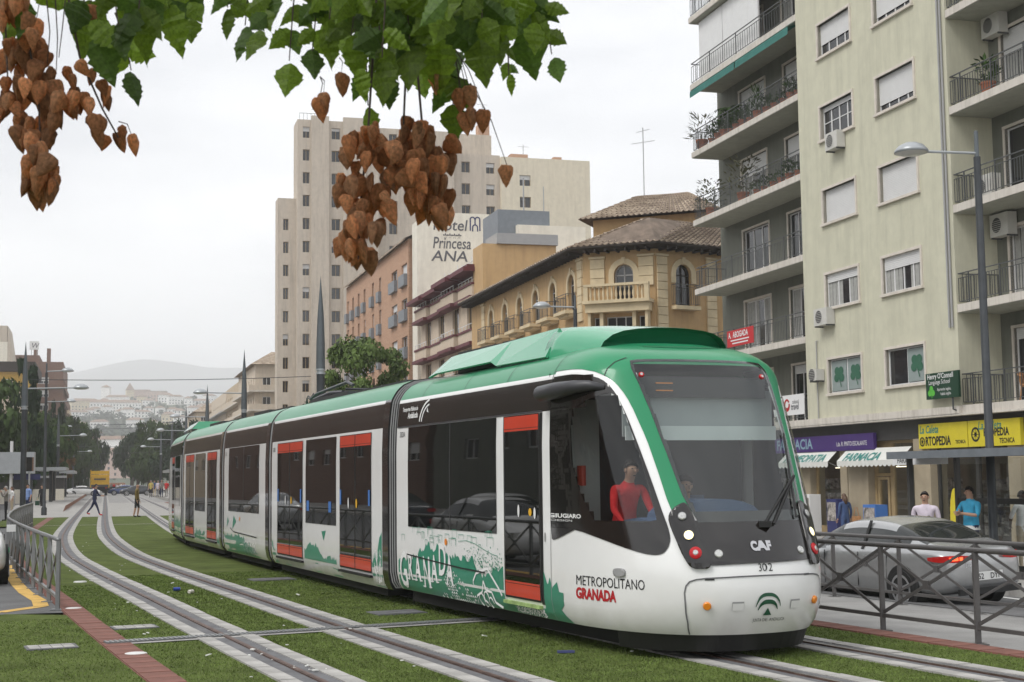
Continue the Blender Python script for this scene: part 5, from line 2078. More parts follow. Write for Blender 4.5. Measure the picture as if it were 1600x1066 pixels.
z4, z3 = 3.82 + 3.045 * 4, 3.82 + 3.045 * 3
PK = ['upright bushy', 'low spreading', 'tall spiky']
for k, a in enumerate((47.8, 48.4, 49.1, 49.8, 50.5, 51.3, 52.0, 52.7, 53.3, 53.9, 54.5, 55.1, 55.8)):
    q = [1, 0, 1, 1, 0, 2, 2, 0, 0, 2, 0, 0, 0][k]
    pot_plant(a, z4, -.28, q, random.uniform(.9, 1.3), PK[q] + ' potted plant along railing of the balcony under green awning', PK[q] + ' plants on the awning balcony')
pot_plant(56.9, z4, -.3, 3, 1.7, 'spiky dry looking potted plant on outer corner of the awning balcony', None)
for k, a in enumerate((48.0, 48.7, 49.4, 50.1, 50.9, 51.6)):
    q = [1, 0, 1, 1, 0, 1][k]
    pot_plant(a, z3, -.28, q, random.uniform(.85, 1.1), PK[q] + ' potted plant on the balcony one floor below green awning', PK[q] + ' plants on the lower balcony')
pot_plant(53.3, z3, -.5, 4, 1.7, 'large grey green bush in pot on balcony below the awning balcony', None)
pot_plant(56.3, z3, -.35, 4, 1.4, 'sparse grey shrub in pot at balcony corner', None)
pot_plant(36.2, 3.82 + 3.045 * 3 + .02, -.5, 0, 1.5, 'bushy potted plant behind railing of the right upper balcony', None)
# a palm in a pot
pt = thing('potted_palm', 'potted palm with arching fronds under the green awning', 'plant', B1.matrix_world @ f1.pt(T(54.6), z4, -.6), STREET)
link('pot', potm, pt).scale = (1.5, 1.5, 1.5)
MB().tube([(0, 0, .3), (0, .03, .8), (.02, .03, 1.25)], [.07, .06, .05], 8).build('trunk', 'leaf_dry', pt)
for k in range(14):
    th = k * 2.4
    fr = MB()
    el = random.uniform(.3, 1.1)
    pr = None
    for s_ in range(9):
        f = s_ / 8
        p = Vector((math.cos(th) * .85 * f, math.sin(th) * .85 * f, 1.25 + .75 * el * f - 1.0 * f * f * (1.1 - el * .4)))
        if pr is not None:
            sd = Vector((-math.sin(th), math.cos(th), 0))
            for sg in (-1, 1):
                tip = (p + pr) / 2 + sd * sg * .24 * math.sin(math.pi * min(1, f + .1)) + Vector((math.cos(th) * .1, math.sin(th) * .1, -.08))
                fr.face([pr, p, tip])
        pr = p
    fr.build('frond', 'leaf_pot', pt, fix=False)
# wicker chair on the lower right balcony
mat('wicker', (0.40, 0.20, 0.085), 0.8, var=0.25, scale=12)
ch = thing('wicker_chair', 'orange brown wicker armchair on lowest right balcony', 'chair', B1.matrix_world @ f1.pt(T(35.2), 3.84, -.8), STREET + .4)
MB().lathe([(.0, .40), (.30, .40), (.33, .44), (.30, .48), (0, .47)], 16).build('seat', 'wicker', ch)
bk_ = MB()
for k in range(14):
    a_ = -1.1 + 2.2 * k / 13 + math.pi / 2
    bk_.tube([(.31 * math.cos(a_), .31 * math.sin(a_), .44), (.36 * math.cos(a_), .36 * math.sin(a_), .80)], .014, 5)
bk_.tube([(.36 * math.cos(-1.3 + 2.6 * k / 12 + math.pi / 2), .36 * math.sin(-1.3 + 2.6 * k / 12 + math.pi / 2), .81 - .12 * abs(k - 6) / 6) for k in range(13)], .03, 6)
bk_.build('backrest', 'wicker', ch)
for sx, sy in ((-.22, -.2), (.22, -.2), (-.22, .2), (.22, .2)):
    MB().tube([(sx * 1.15, sy * 1.15, 0), (sx, sy, .42)], .025, 6).build('leg', 'wicker', ch)
# bicycle leaning on the upper right balcony is too small to read: left as wheel and frame
by = thing('bicycle', 'bicycle leaning behind railing of right upper balcony', 'bicycle', B1.matrix_world @ f1.pt(T(33.6), 3.84 + 3.045 * 3, -.7), STREET)
for y in (-.5, .5):
    MB().tube([(0, y + .33 * math.cos(k * .3927), .33 + .33 * math.sin(k * .3927)) for k in range(17)], .018, 5, cap=False).build('wheel', 'rubber', by)
MB().tube([(0, -.5, .33), (0, -.1, .3), (0, .35, .8), (0, -.2, .82), (0, -.5, .33)], .018, 6).tube([(0, -.1, .3), (0, -.22, .92)], .016, 6).tube([(0, .5, .33), (0, .34, .95)], .016, 6).build('frame', 'silver', by)
MB().tube([(0, .30, .97), (.02, .36, .98)], .1, 6).build('handlebar', 'rubber', by)
# ---------------------------------------------------------------- ochre corner house with arched windows
K0 = W(24.7, 97.0)
K1 = Vector((3.94, 76.3, 0))
K2 = Vector((7.62, 74.9, 0))
K3 = K2 + Vector((.859, .512, 0)) * 17
K4 = K3 + Vector((-.2, .98, 0)) * 16
K5 = K0 + Vector((NN.x, NN.y, 0)) * 14
OC = Vector((8, 85, 0))
B2 = thing('corner_house', 'ochre corner house with arched windows, balustrade and tiled hip roof', 'building', OC)
lk = lambda p: Vector((p.x - OC.x, p.y - OC.y, p.z))
fL = Fac(lk(K1), (K0 - K1).to_2d(), (-1, -.3))
fC = Fac(lk(K1), (K2 - K1).to_2d(), (-.3, -1))
fS = Fac(lk(K2), (K3 - K2).to_2d(), (.5, -1))
LL = (K0 - K1).length
LCH = (K2 - K1).length
LS = (K3 - K2).length
EV = 13.95
aL = [1.6 + 3.42 * k for k in range(6)]
mb = MB()
holes = [arch(a, a + 1.15, 10.9, 13.0) for a in aL] + [[(a, 7.0), (a + 1.15, 7.0), (a + 1.15, 9.2), (a, 9.2)] for a in aL]
fL.wallpoly(mb, [(0, -.4), (LL, -.4), (LL, EV), (0, EV)], holes, .3)
fC.wallpoly(mb, [(0, -.4), (LCH, -.4), (LCH, EV), (0, EV)], [arch(1.68, 2.75, 11.1, 13.1), [(1.2, 9.6), (2.75, 9.6), (2.75, 10.3), (1.2, 10.3)], [(.5, 9.6), (.95, 9.6), (.95, 10.3), (.5, 10.3)], [(3.0, 9.6), (3.45, 9.6), (3.45, 10.3), (3.0, 10.3)]], .3)
sh_ = [arch(1.33, 2.38, 10.85, 13.1), arch(5.6, 6.65, 10.85, 13.1), [(1.33, 7.0), (2.38, 7.0), (2.38, 9.2), (1.33, 9.2)], [(5.6, 7.0), (6.65, 7.0), (6.65, 9.2), (5.6, 9.2)]]
fS.wallpoly(mb, [(0, -.4), (LS, -.4), (LS, EV), (0, EV)], sh_, .3)
mb.face([lk(K3), lk(K4), lk(K4) + Vector((0, 0, EV)), lk(K3) + Vector((0, 0, EV))])
mb.face([lk(K0), lk(K5), lk(K5) + Vector((0, 0, EV)), lk(K0) + Vector((0, 0, EV))])
mb.build('wall', 'ochre', B2, fix=False)


def arch_win(fac, a0, a1, z0, z1, par, dark=False):
    w = MB()
    A_ = arch(a0, a1, z0, z1, 10)
    B_ = arch(a0 + .09, a1 - .09, z0 + .09, z1 - .09, 10)
    for k in range(len(A_)):
        j = (k + 1) % len(A_)
        w.face([fac.pt(*A_[k], -.18), fac.pt(*A_[j], -.18), fac.pt(*B_[j], -.18), fac.pt(*B_[k], -.18)])
    c = (a0 + a1) / 2
    fac.box(w, c - .035, c + .035, z0, z1 - .08, -.2, -.165)
    fac.box(w, a0, a1, z1 - .62, z1 - .55, -.2, -.165)
    o = w.build('window', 'soffit' if dark else 'grey_panel', par, fix=False)
    p = MB()
    p.face([fac.pt(*q, -.22) for q in A_])
    p.build('pane', 'pane_dark', o, fix=False)
    return o


def arch_trim(fac, a0, a1, z0, z1, par, wd=.22, out=.07):
    t_ = MB()
    A_ = arch(a0, a1, z0, z1, 10)[2:]
    c = (a0 + a1) / 2
    r = (a1 - a0) / 2
    zs = z1 - r
    for k in range(10):
        t0, t1 = math.pi * k / 10, math.pi * (k + 1) / 10
        for rr, o0, o1 in ((0, 0, 1),):
            q = [fac.pt(c + (r + e) * math.cos(t), zs + (r + e) * math.sin(t), out) for t, e in ((t0, 0), (t1, 0), (t1, wd), (t0, wd))]
            t_.face(q)
            b_ = [fac.pt(c + (r + wd) * math.cos(t), zs + (r + wd) * math.sin(t), o_) for t, o_ in ((t0, 0), (t1, 0), (t1, out), (t0, out))]
            t_.face(b_)
            b_ = [fac.pt(c + r * math.cos(t), zs + r * math.sin(t), o_) for t, o_ in ((t0, 0), (t1, 0), (t1, out), (t0, out))]
            t_.face(b_)
    fac.box(t_, a0 - wd, a0, zs - .5, zs, 0, out)
    fac.box(t_, a1, a1 + wd, zs - .5, zs, 0, out)
    fac.box(t_, c - .1, c + .1, z1 + .05, z1 + .36, 0, out + .05)
    return t_.build('arch_moulding', 'ochre_trim', par, fix=False)


def quoin(fac, a0, a1, z0, z1, par):
    """rusticated pilaster: one block above another"""
    z = z0
    first = None
    n = int((z1 - z0) / .42)
    h = (z1 - z0) / n
    q = MB()
    fac.box(q, a0, a1, 0, h - .03, 0, .10)
    me = None
    for k in range(n):
        q = MB()
        fac.box(q, a0, a1, z0 + k * h, z0 + (k + 1) * h - .03, 0, .10)
        q.build('quoin_block', 'ochre_trim', par)
    q = MB()
    fac.box(q, a0 - .06, a1 + .06, z1, z1 + .12, 0, .16)
    q.build('capital', 'ochre_trim', par)


for k, a in enumerate(aL):
    arch_win(fL, a, a + 1.15, 10.9, 13.0, B2)
    arch_trim(fL, a, a + 1.15, 10.9, 13.0, B2, .26)
    win_obj(B2, fL, a, a + 1.15, 7.0, 9.2, .2, 'pane', 2)
    sl_ = MB()
    fL.box(sl_, a - .5, a + 1.65, 10.70, 10.88, 0, .75)
    fL.box(sl_, a - .35, a + 1.5, 10.55, 10.70, 0, .5)
    sl_.build('balcony_slab', 'ochre_trim', B2)
    railing(fL, a - .45, a + 1.6, 10.88, .70, B2, ends=0, h=.9, step=.16)
for a in (.25, 20.9):
    quoin(fL, a, a + .75, 10.2, 13.5, B2)
arch_win(fC, 1.68, 2.75, 11.1, 13.1, B2)
arch_trim(fC, 1.68, 2.75, 11.1, 13.1, B2, .3)
arch_win(fS, 1.33, 2.38, 10.85, 13.1, B2, True)
arch_trim(fS, 1.33, 2.38, 10.85, 13.1, B2, .3)
arch_win(fS, 5.6, 6.65, 10.85, 13.1, B2, True)
for a in (1.33, 5.6):
    win_obj(B2, fS, a, a + 1.05, 7.0, 9.2, .2, 'pane', 2)
    sl_ = MB()
    fS.box(sl_, a - .3, a + 1.35, 10.62, 10.82, 0, .45)
    sl_.build('balcony_slab', 'ochre_trim', B2)
    railing(fS, a - .25, a + 1.3, 10.82, .40, B2, ends=0, h=1.15, step=.13)
quoin(fC, .36, 1.16, 11.9, 13.45, B2)
quoin(fC, 3.05, 3.86, 11.9, 13.45, B2)
quoin(fS, .1, .75, 8.5, 13.45, B2)
quoin(fS, 3.4, 4.05, 8.5, 13.45, B2)
for a0, a1 in ((1.2, 2.75), (.5, .95), (3.0, 3.45)):
    win_obj(B2, fC, a0, a1, 9.6, 10.3, .2, 'pane', 3 if a1 - a0 > 1 else 1)
# bay with balustrade on the chamfer
by_ = MB()
fC.box(by_, .25, 3.75, 10.50, 10.95, 0, .75)
fC.box(by_, .15, 3.85, 10.95, 11.12, 0, .95)
fC.box(by_, .35, .5, 9.4, 10.5, 0, .6)
fC.box(by_, 3.5, 3.65, 9.4, 10.5, 0, .6)
for a in (.98, 2.78):
    fC.box(by_, a, a + .2, 9.4, 10.5, 0, .5)
by_.build('bay_cornice', 'ochre_trim', B2)
rl_ = MB()
fC.box(rl_, .2, 3.8, 11.86, 11.99, .62, .90)
fC.box(rl_, .2, .45, 11.12, 11.86, .64, .88)
fC.box(rl_, 3.55, 3.8, 11.12, 11.86, .64, .88)
rl_.build('balustrade_rail', 'ochre_trim', B2)
for k in range(13):
    a = .58 + 2.84 * k / 12
    b_ = MB()
    c = fC.pt(a, 11.12, .76)
    b_.lathe([(.06, 0), (.06, .06), (.035, .1), (.075, .27), (.07, .36), (.035, .56), (.06, .66), (.06, .74)], 8, 0, c)
    b_.build('baluster', 'ochre_trim', B2, smooth=True)


def tiled(mb, quad, n, rad=.085, m=0):
    """rounded tile ridges running up a roof plane given eave-left, eave-right, top-right, top-left"""
    a, b, c, d_ = quad
    mb.face([a, b, c, d_], 1)
    nv = (b - a).cross(d_ - a).normalized()
    if nv.z < 0:
        nv = -nv
    for k in range(n):
        f = (k + .5) / n
        p, q = a.lerp(b, f), d_.lerp(c, f)
        w = (b - a).normalized() * ((b - a).length / n * .36)
        w2 = (c - d_).normalized() * ((c - d_).length / n * .36) if (c - d_).length > .2 else w * .05
        segs = max(2, int((q - p).length / .42))
        for s_ in range(segs):
            u0, u1 = s_ / segs, (s_ + 1) / segs
            P0, P1 = p.lerp(q, u0), p.lerp(q, u1)
            w0, w1 = w.lerp(w2, u0), w.lerp(w2, u1)
            h0, h1 = nv * (rad + random.uniform(0, .03)), nv * rad * .55
            mb.face([P0 - w0, P0 + h0, P1 + h1, P1 - w1], 0)
            mb.face([P0 + h0, P0 + w0, P1 + w1, P1 + h1], 0)
            mb.face([P0 - w0, P0 + w0, P0 + h0], 1)


rf = MB()
ov = .95
E0, E1, E2, E3 = (fL.pt(LL + .3, EV + .12, ov), fL.pt(-.30, EV + .12, ov), fC.pt(LCH + .35, EV + .12, ov), fS.pt(LS, EV + .12, ov))
top = 15.75
I0 = fL.pt(LL + .3, top, -3.2)
I1 = fL.pt(-1.0, top, -3.4)
I2 = fC.pt(LCH + .6, top, -3.2) + Vector((.7, .3, 0))
I3 = fS.pt(LS, top, -3.2)
tiled(rf, (E1, E0, I0, I1), 62)
tiled(rf, (E1, E2, I2, I1), 14)
tiled(rf, (E2, E3, I3, I2), 48)
rf.face([I0, I1, I2, I3, lk(K4) + Vector((0, 0, top)), lk(K5) + Vector((0, 0, top))], 1)
tag(rf.build('roof', ['roof_tile', 'roof_tile_dark'], B2, fix=False), kind='stuff')
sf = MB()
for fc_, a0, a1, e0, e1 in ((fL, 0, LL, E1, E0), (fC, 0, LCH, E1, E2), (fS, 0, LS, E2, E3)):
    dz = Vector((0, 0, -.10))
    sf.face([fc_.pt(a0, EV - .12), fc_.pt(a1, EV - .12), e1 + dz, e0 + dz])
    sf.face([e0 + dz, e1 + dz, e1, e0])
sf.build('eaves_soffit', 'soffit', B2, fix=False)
for fc_, a0, a1 in ((fL, 0, LL), (fC, 0, LCH), (fS, 0, LS)):
    n = int((a1 - a0) / .55)
    rb = MB()
    for k in range(n):
        a = a0 + (a1 - a0) * (k + .5) / n
        fc_.box(rb, a - .05, a + .05, EV - .22, EV - .06, 0, .8)
    tag(rb.build('eaves_bracket', 'soffit', B2), kind='stuff')
# roof lantern storey behind
tw = MB()
c0 = fC.pt(2.2, 0, -6.2)
ax, ay = Vector((fC.d.x, fC.d.y, 0)), Vector((-fC.o.x, -fC.o.y, 0))
q = [c0 + ax * x + ay * y for x, y in ((-3.6, 0), (3.4, 0), (3.4, 6), (-3.6, 6))]
for i in range(4):
    j = (i + 1) % 4
    tw.face([q[i] + Vector((0, 0, 14.5)), q[j] + Vector((0, 0, 14.5)), q[j] + Vector((0, 0, 16.75)), q[i] + Vector((0, 0, 16.75))])
tw.build('roof_storey', 'ochre', B2, fix=False)
tr_ = MB()
e = [c0 + ax * x + ay * y + Vector((0, 0, 16.75)) for x, y in ((-4.3, -.7), (4.1, -.7), (4.1, 6.7), (-4.3, 6.7))]
t_ = [c0 + ax * x + ay * y + Vector((0, 0, 18.5)) for x, y in ((-1.6, 2.6), (1.4, 2.6), (1.4, 3.4), (-1.6, 3.4))]
for i in range(4):
    j = (i + 1) % 4
    tiled(tr_, (e[i], e[j], t_[j], t_[i]), 26)
tr_.face(t_, 1)
tag(tr_.build('roof_storey_tiles', ['roof_tile', 'roof_tile_dark'], B2, fix=False), kind='stuff')
an = MB()
p = t_[0] + Vector((0.4, 0, 0))
an.tube([p, p + Vector((0, 0, 4.2))], .03, 5)
for z, l in ((3.2, .7), (3.9, .4)):
    an.tube([p + Vector((-l, 0, z)), p + Vector((l, 0, z + .2))], .018, 4)
an.build('antenna', 'grey_panel', B2)
# ochre party wall with grey penthouse between
pw = thing('party_wall_house', 'yellow stained party wall block behind the corner house eaves', 'building', W(25.2, 97.2, 0), STREET)
pb = MB()
pb.box(0, 5.4, -1.5, 1.2, 0, 18.2)
pb.build('wall', 'ochre', pw)
pb = MB().box(1.0, 5.5, -1.7, 1.4, 18.2, 18.95).build('parapet', 'grey_panel', pw)
# ---------------------------------------------------------------- generic facade block in the street frame


def block(name, lab, n0, n1, t0, t1, z1, wallm, z0=-.5):
    r = thing(name, lab, 'building', W((n0 + n1) / 2, (t0 + t1) / 2, 0), STREET)
    hx, hy = (n1 - n0) / 2, (t1 - t0) / 2
    F = dict(street=Fac((-hx, -hy), (0, 1), (-1, 0)), near=Fac((-hx, -hy), (1, 0), (0, -1)), east=Fac((hx, -hy), (0, 1), (1, 0)))
    return r, F, hx, hy


def faces(r, F, hx, hy, z0, z1, wallm, so=(), no=(), eo=(), depth=.25, roofm=None):
    mb = MB()
    F['street'].wall(mb, 0, 2 * hy, z0, z1, so, depth)
    F['near'].wall(mb, 0, 2 * hx, z0, z1, no, depth)
    F['east'].wall(mb, 0, 2 * hy, z0, z1, eo, depth)
    mb.face([(-hx, hy, z0), (hx, hy, z0), (hx, hy, z1), (-hx, hy, z1)])
    mb.face([(-hx, -hy, z1), (hx, -hy, z1), (hx, hy, z1), (-hx, hy, z1)], 1)
    return mb.build('wall', [wallm, roofm or wallm], r, fix=False)


# maroon-trimmed house, stepped bays with balconies
r, F, hx, hy = block('maroon_trim_house', 'beige house with maroon cornices and stepped balconies next to corner house', 25.4, 38, 97.9, 117.2, 17.0, 'beige_wall')
rows = (9.6, 12.9)
so = [(a, a + 2.0, z + .1 + (1.2 if z > 12 else 0) * 0, z + 2.3) for z in (5.6, 8.9, 12.4) for a in (1.2, 5.8, 10.6, 15.4)]
faces(r, F, hx, hy, -.5, 16.2, 'beige_wall', so)
for (a, b, z0_, z1_) in so:
    win_obj(r, F['street'], a, b, z0_, z1_, .2, 'pane', 3, wood=True)
for j in range(4):
    a = .3 + j * 4.75
    dep = .35 + .25 * (j % 2)
    for z in (11.3, 14.6, 8.0):
        bm_ = MB()
        F['street'].box(bm_, a, a + 4.3, z + .25, z + 1.05, -.02, dep, 0)
        o = bm_.build('balcony_parapet', 'beige_wall', r)
        bm_ = MB()
        F['street'].box(bm_, a - .1, a + 4.4, z, z + .25, -.02, dep + .25, 0)
        F['street'].box(bm_, a - .05, a + 4.35, z + 1.05, z + 1.20, -.02, dep + .08, 0)
        bm_.build('cornice', 'maroon', r)
        rl_ = MB()
        for q in range(5):
            F['street'].box(rl_, a + .1 + q, a + .14 + q, z + 1.2, z + 1.55, dep - .05, dep - .01)
        F['street'].box(rl_, a, a + 4.3, z + 1.55, z + 1.59, dep - .05, dep - .01)
        tag(rl_.build('handrail', 'white_frame', r), kind='stuff')
    cn = MB()
    zt = 16.2 + .35 * (3 - j) * .35
    F['street'].box(cn, a - .3, a + 4.5, zt, zt + .3, -1.2, dep + .7)
    F['street'].box(cn, a - .2, a + 4.4, zt + .3, zt + .5, -1.2, dep + .4)
    cn.build('eaves_cornice', 'maroon', r)
tr2 = MB()
for q in range(13):
    F['street'].box(tr2, q * 1.5, q * 1.5 + .05, 16.6, 18.4 + .2 * (q % 3), -1.5, -1.45)
for z in (17.2, 17.8, 18.4):
    F['street'].box(tr2, 0, 18.3, z, z + .05, -1.5, -1.45)
tag(tr2.build('terrace_railing', 'white_frame', r), kind='stuff')
# white gable wall with the painted hotel name
r, F, hx, hy = block('white_gable_block', 'white blank gable wall painted with hotel name and emblem', 25.2, 37.2, 117.6, 128, 24, 'white_wall')
gw = MB()
fn_ = F['near']
prof_ = [(0, -.5), (12, -.5), (12, 21.5), (9.2, 22.2), (7.15, 23.9), (6.4, 24.5), (2.6, 24.5), (.02, 23.7)]
gw.face([fn_.pt(a, z) for a, z in prof_])
for k in range(len(prof_)):
    p_, q_ = prof_[k], prof_[(k + 1) % len(prof_)]
    gw.face([fn_.pt(*p_), fn_.pt(*q_), fn_.pt(*q_, -2), fn_.pt(*p_, -2)])
gw.build('wall', 'white_wall', r, fix=False)
GT = lambda a, z: (lambda x, y: fn_.pt(a + x, z + y, .02))
text_obj('lettering', 'Hotel', GT(1.35, 22.98), 'ink_grey', r, 1.35, .98, shear=.15, bold=.012)
text_obj('lettering', '****', GT(2.3, 21.95), 'ink_grey', r, 1.0, .95, bold=.03)
text_obj('lettering', 'Princesa', GT(1.35, 21.40), 'ink_grey', r, 1.4, .72, shear=.15, bold=.012)
text_obj('lettering', 'ANA', GT(1.25, 20.30), 'ink_grey', r, 1.3, 1.15, shear=.15, bold=.012)
em = MB()
for cx in (4.90, 5.34):
    for k in range(10):
        t0, t1 = math.pi * k / 10, math.pi * (k + 1) / 10
        em.face([fn_.pt(cx + q * math.cos(t), 23.98 + q * math.sin(t), .02) for t, q in ((t0, .15), (t1, .15), (t1, .26), (t0, .26))])
for x in (4.64, 5.49):
    em.face([fn_.pt(x, 23.0, .02), fn_.pt(x + .11, 23.0, .02), fn_.pt(x + .11, 23.98, .02), fn_.pt(x, 23.98, .02)])
em.face([fn_.pt(5.065, 23.55, .02), fn_.pt(5.175, 23.55, .02), fn_.pt(5.175, 23.98, .02), fn_.pt(5.065, 23.98, .02)])
for k in range(10):
    t0, t1 = math.pi * k / 10, math.pi * (k + 1) / 10
    em.face([fn_.pt(5.12 + q * math.cos(t), 23.3 + q * math.sin(t), .025) for t, q in ((t0, .17), (t1, .17), (t1, .27), (t0, .27))])
for x in (4.85, 5.29):
    em.face([fn_.pt(x, 22.95, .025), fn_.pt(x + .10, 22.95, .025), fn_.pt(x + .10, 23.3, .025), fn_.pt(x, 23.3, .025)])
em.build('hotel_emblem', 'ink_navy', r, fix=False)
rp = MB()
rp.face([fn_.pt(2.6, 24.5, -2), fn_.pt(7.2, 23.9, -2), fn_.pt(8.6, 24.6, -4), (fn_.pt(3.0, 25.3, -4))])
rp.face([fn_.pt(7.15, 23.9, -.02), fn_.pt(9.2, 22.2, -.02), fn_.pt(9.4, 22.9, -4), fn_.pt(7.6, 24.6, -4)])
rp.build('roof_slope', 'maroon', r, fix=False)
pb_ = MB()
fn_.box(pb_, 3.2, 8.4, 22, 25.0, -6, -4)
pb_.build('brick_parapet', 'brick_wall', r)
rb = thing('rooftop_plant_room', 'grey metal plant room on the roof beside the painted gable', 'plant room', W(31.0, 104.5, 17.0), STREET)
MB().box(-1.4, 4.0, -2.5, 2.5, 0, 3.8).build('lower_wall', 'white_wall', rb)
MB().box(-2.8, 1.3, -2.0, 2.4, 2.9, 5.0).build('metal_box', 'grey_metal', rb)
MB().tube([(-.6, -1.5, 5.0), (-.6, -1.5, 7.6)], .06, 6).tube([(1.0, -1.5, 5.0), (1.0, -1.5, 7.0)], .04, 6).build('mast', 'grey_panel', rb)
# brick hotel
r, F, hx, hy = block('brick_hotel', 'brick hotel with rows of small windows and grey balconets', 25.0, 44, 120.2, 153.4, 23, 'brick_wall')
so = []
for z in (9.2, 12.3, 15.6, 18.7):
    so += [(a, a + 1.1, z, z + 2.3) for a in (31.6, 28.3, 24.8, 21.3, 16.6, 12.8)]
    so += [(.6, 3.0, z, z + 1.9), (5.0, 7.6, z, z + 1.9)] if z > 9 else []
faces(r, F, hx, hy, -.5, 22.6, 'brick_wall', so, depth=.3)
for (a, b, z0_, z1_) in so:
    win_obj(r, F['street'], a, b, z0_, z1_, .22, 'pane', 2 if b - a > 1.5 else 1, 1, random.choice([0, .3, .5, 0]))
    bq = MB()
    F['street'].box(bq, a - .1, b + .1, z0_ - .1, z0_ + .9, .0, .32)
    bq.build('balconet', 'grey_metal', r)
ro = MB()
ro.face([F['street'].pt(-.3, 22.6, .4), F['street'].pt(33.5, 22.6, .4), F['street'].pt(33.5, 24.4, -4), F['street'].pt(-.3, 24.4, -4)])
ro.face([F['street'].pt(-.3, 22.45, .4), F['street'].pt(33.5, 22.45, .4), F['street'].pt(33.5, 22.6, .4), F['street'].pt(-.3, 22.6, .4)])
ro.build('roof', 'roof_tile', r, fix=False)
# ---------------------------------------------------------------- apartment tower
tower = thing('apartment_tower', 'tall sixteen storey concrete apartment tower with narrow window columns', 'building', W(35, 195, 0), STREET)
tl = lambda n, t: (n - 35, t - 195)


def tblock(n0, n1, t0, t1, z1, m, ncols=(), scols=(), zt=None, nm='wall', h=1.5, base=1.0):
    fn_ = Fac(tl(n0, t0), (1, 0), (0, -1))
    fs_ = Fac(tl(n0, t0), (0, 1), (-1, 0))
    zr = [base + 3.05 * k for k in range(int((z1 - 2.2 - base) / 3.05) + 1)]
    no = [(a - n0, a - n0 + w, z, z + h) for a, w in ncols for z in zr]
    so_ = [(a - t0, a - t0 + w, z, z + h) for a, w in scols for z in zr]
    mb = MB()
    fn_.wall(mb, 0, n1 - n0, -.5, z1, no, .35)
    fs_.wall(mb, 0, t1 - t0, -.5, z1, so_, .35)
    x0, y0 = tl(n0, t0)
    x1, y1 = tl(n1, t1)
    mb.face([(x1, y0, -.5), (x1, y1, -.5), (x1, y1, z1), (x1, y0, z1)])
    mb.face([(x0, y0, z1), (x1, y0, z1), (x1, y1, z1), (x0, y1, z1)])
    mb.face([(x0, y1, -.5), (x1, y1, -.5), (x1, y1, z1), (x0, y1, z1)])
    mb.build(nm, m, tower, fix=False)
    for fac, l in ((fn_, no), (fs_, so_)):
        for (a, b, z0_, z1_) in l:
            if z0_ > 9:
                win_obj(tower, fac, a, b, z0_, z1_, .3, 'pane', 2, 1, random.choice([0, 0, 0, 0, .25, .4]), fr=.05, wood=True)


tblock(23.7, 34.5, 185, 189, 49.2, 'tower_wall', ((24.4, .9), (28.2, 1.15)))
MB().box(28 - 35, 10, -6.05, 10, -.5, 48.9).build('core_wall', 'tower_wall', tower)
for a, w, d_ in ((25.5, 2.3, .45), (29.7, 3.0, .45)):
    MB().box(*[v for v in (a - 35, a + w - 35, 185 - d_ - 195, 185.0 - 195)], -.5, 49.7).build('wall_rib', 'tower_wall', tower)
tblock(34.5, 45.2, 186.5, 205, 49.0, 'tower_wall', ((36.2, 1.1), (41.5, 1.1)))
tblock(21.3, 23.7, 186.2, 189, 38.8, 'tower_wall', ((22.0, .7),))
tblock(45.2, 52.0, 187.5, 205, 46.3, 'tower_wall', ((46.5, 1.2), (50.0, 1.2)))
MB().box(45.2 - 35, 52 - 35, -3, 6, 46.3, 50.2).build('roof_house', 'tower_wall', tower)
tblock(52.0, 64.9, 186.8, 205, 46.0, 'cream_wall', ((54.6, 1.6),), base=2.4)
chm = MB().box(15.2, 16.8, -2.8, -1.2, 50.2, 51.8)
chm.box(19, 21.5, -6, -4.5, 46.0, 47.0)
chm.box(25.6, 26.8, -5, -4, 46, 47.1)
tag(chm.build('roof_vent', 'brick_wall', tower), kind='stuff')
ms = MB()
for x, y, z, h in ((16.0, -2, 51.8, 3.4), (-8, -5, 49.2, 3), (22, -2, 46, 3.4)):
    ms.tube([(x, y, z), (x, y, z + h)], .05, 5)
    ms.tube([(x - .8, y, z + h * .9), (x + .8, y, z + h * .9)], .03, 4)
tag(ms.build('aerial', 'grey_panel', tower), kind='stuff')
sr = MB()
for q in range(6):
    sr.box(-11 + q * .5, -10.95 + q * .5, -9.6, -9.5, 49.2, 50.2)
sr.box(-11, -8.4, -9.6, -9.5, 50.15, 50.2)
tag(sr.build('roof_rail', 'grey_panel', tower), kind='stuff')
# ---------------------------------------------------------------- further right side blocks with balconies


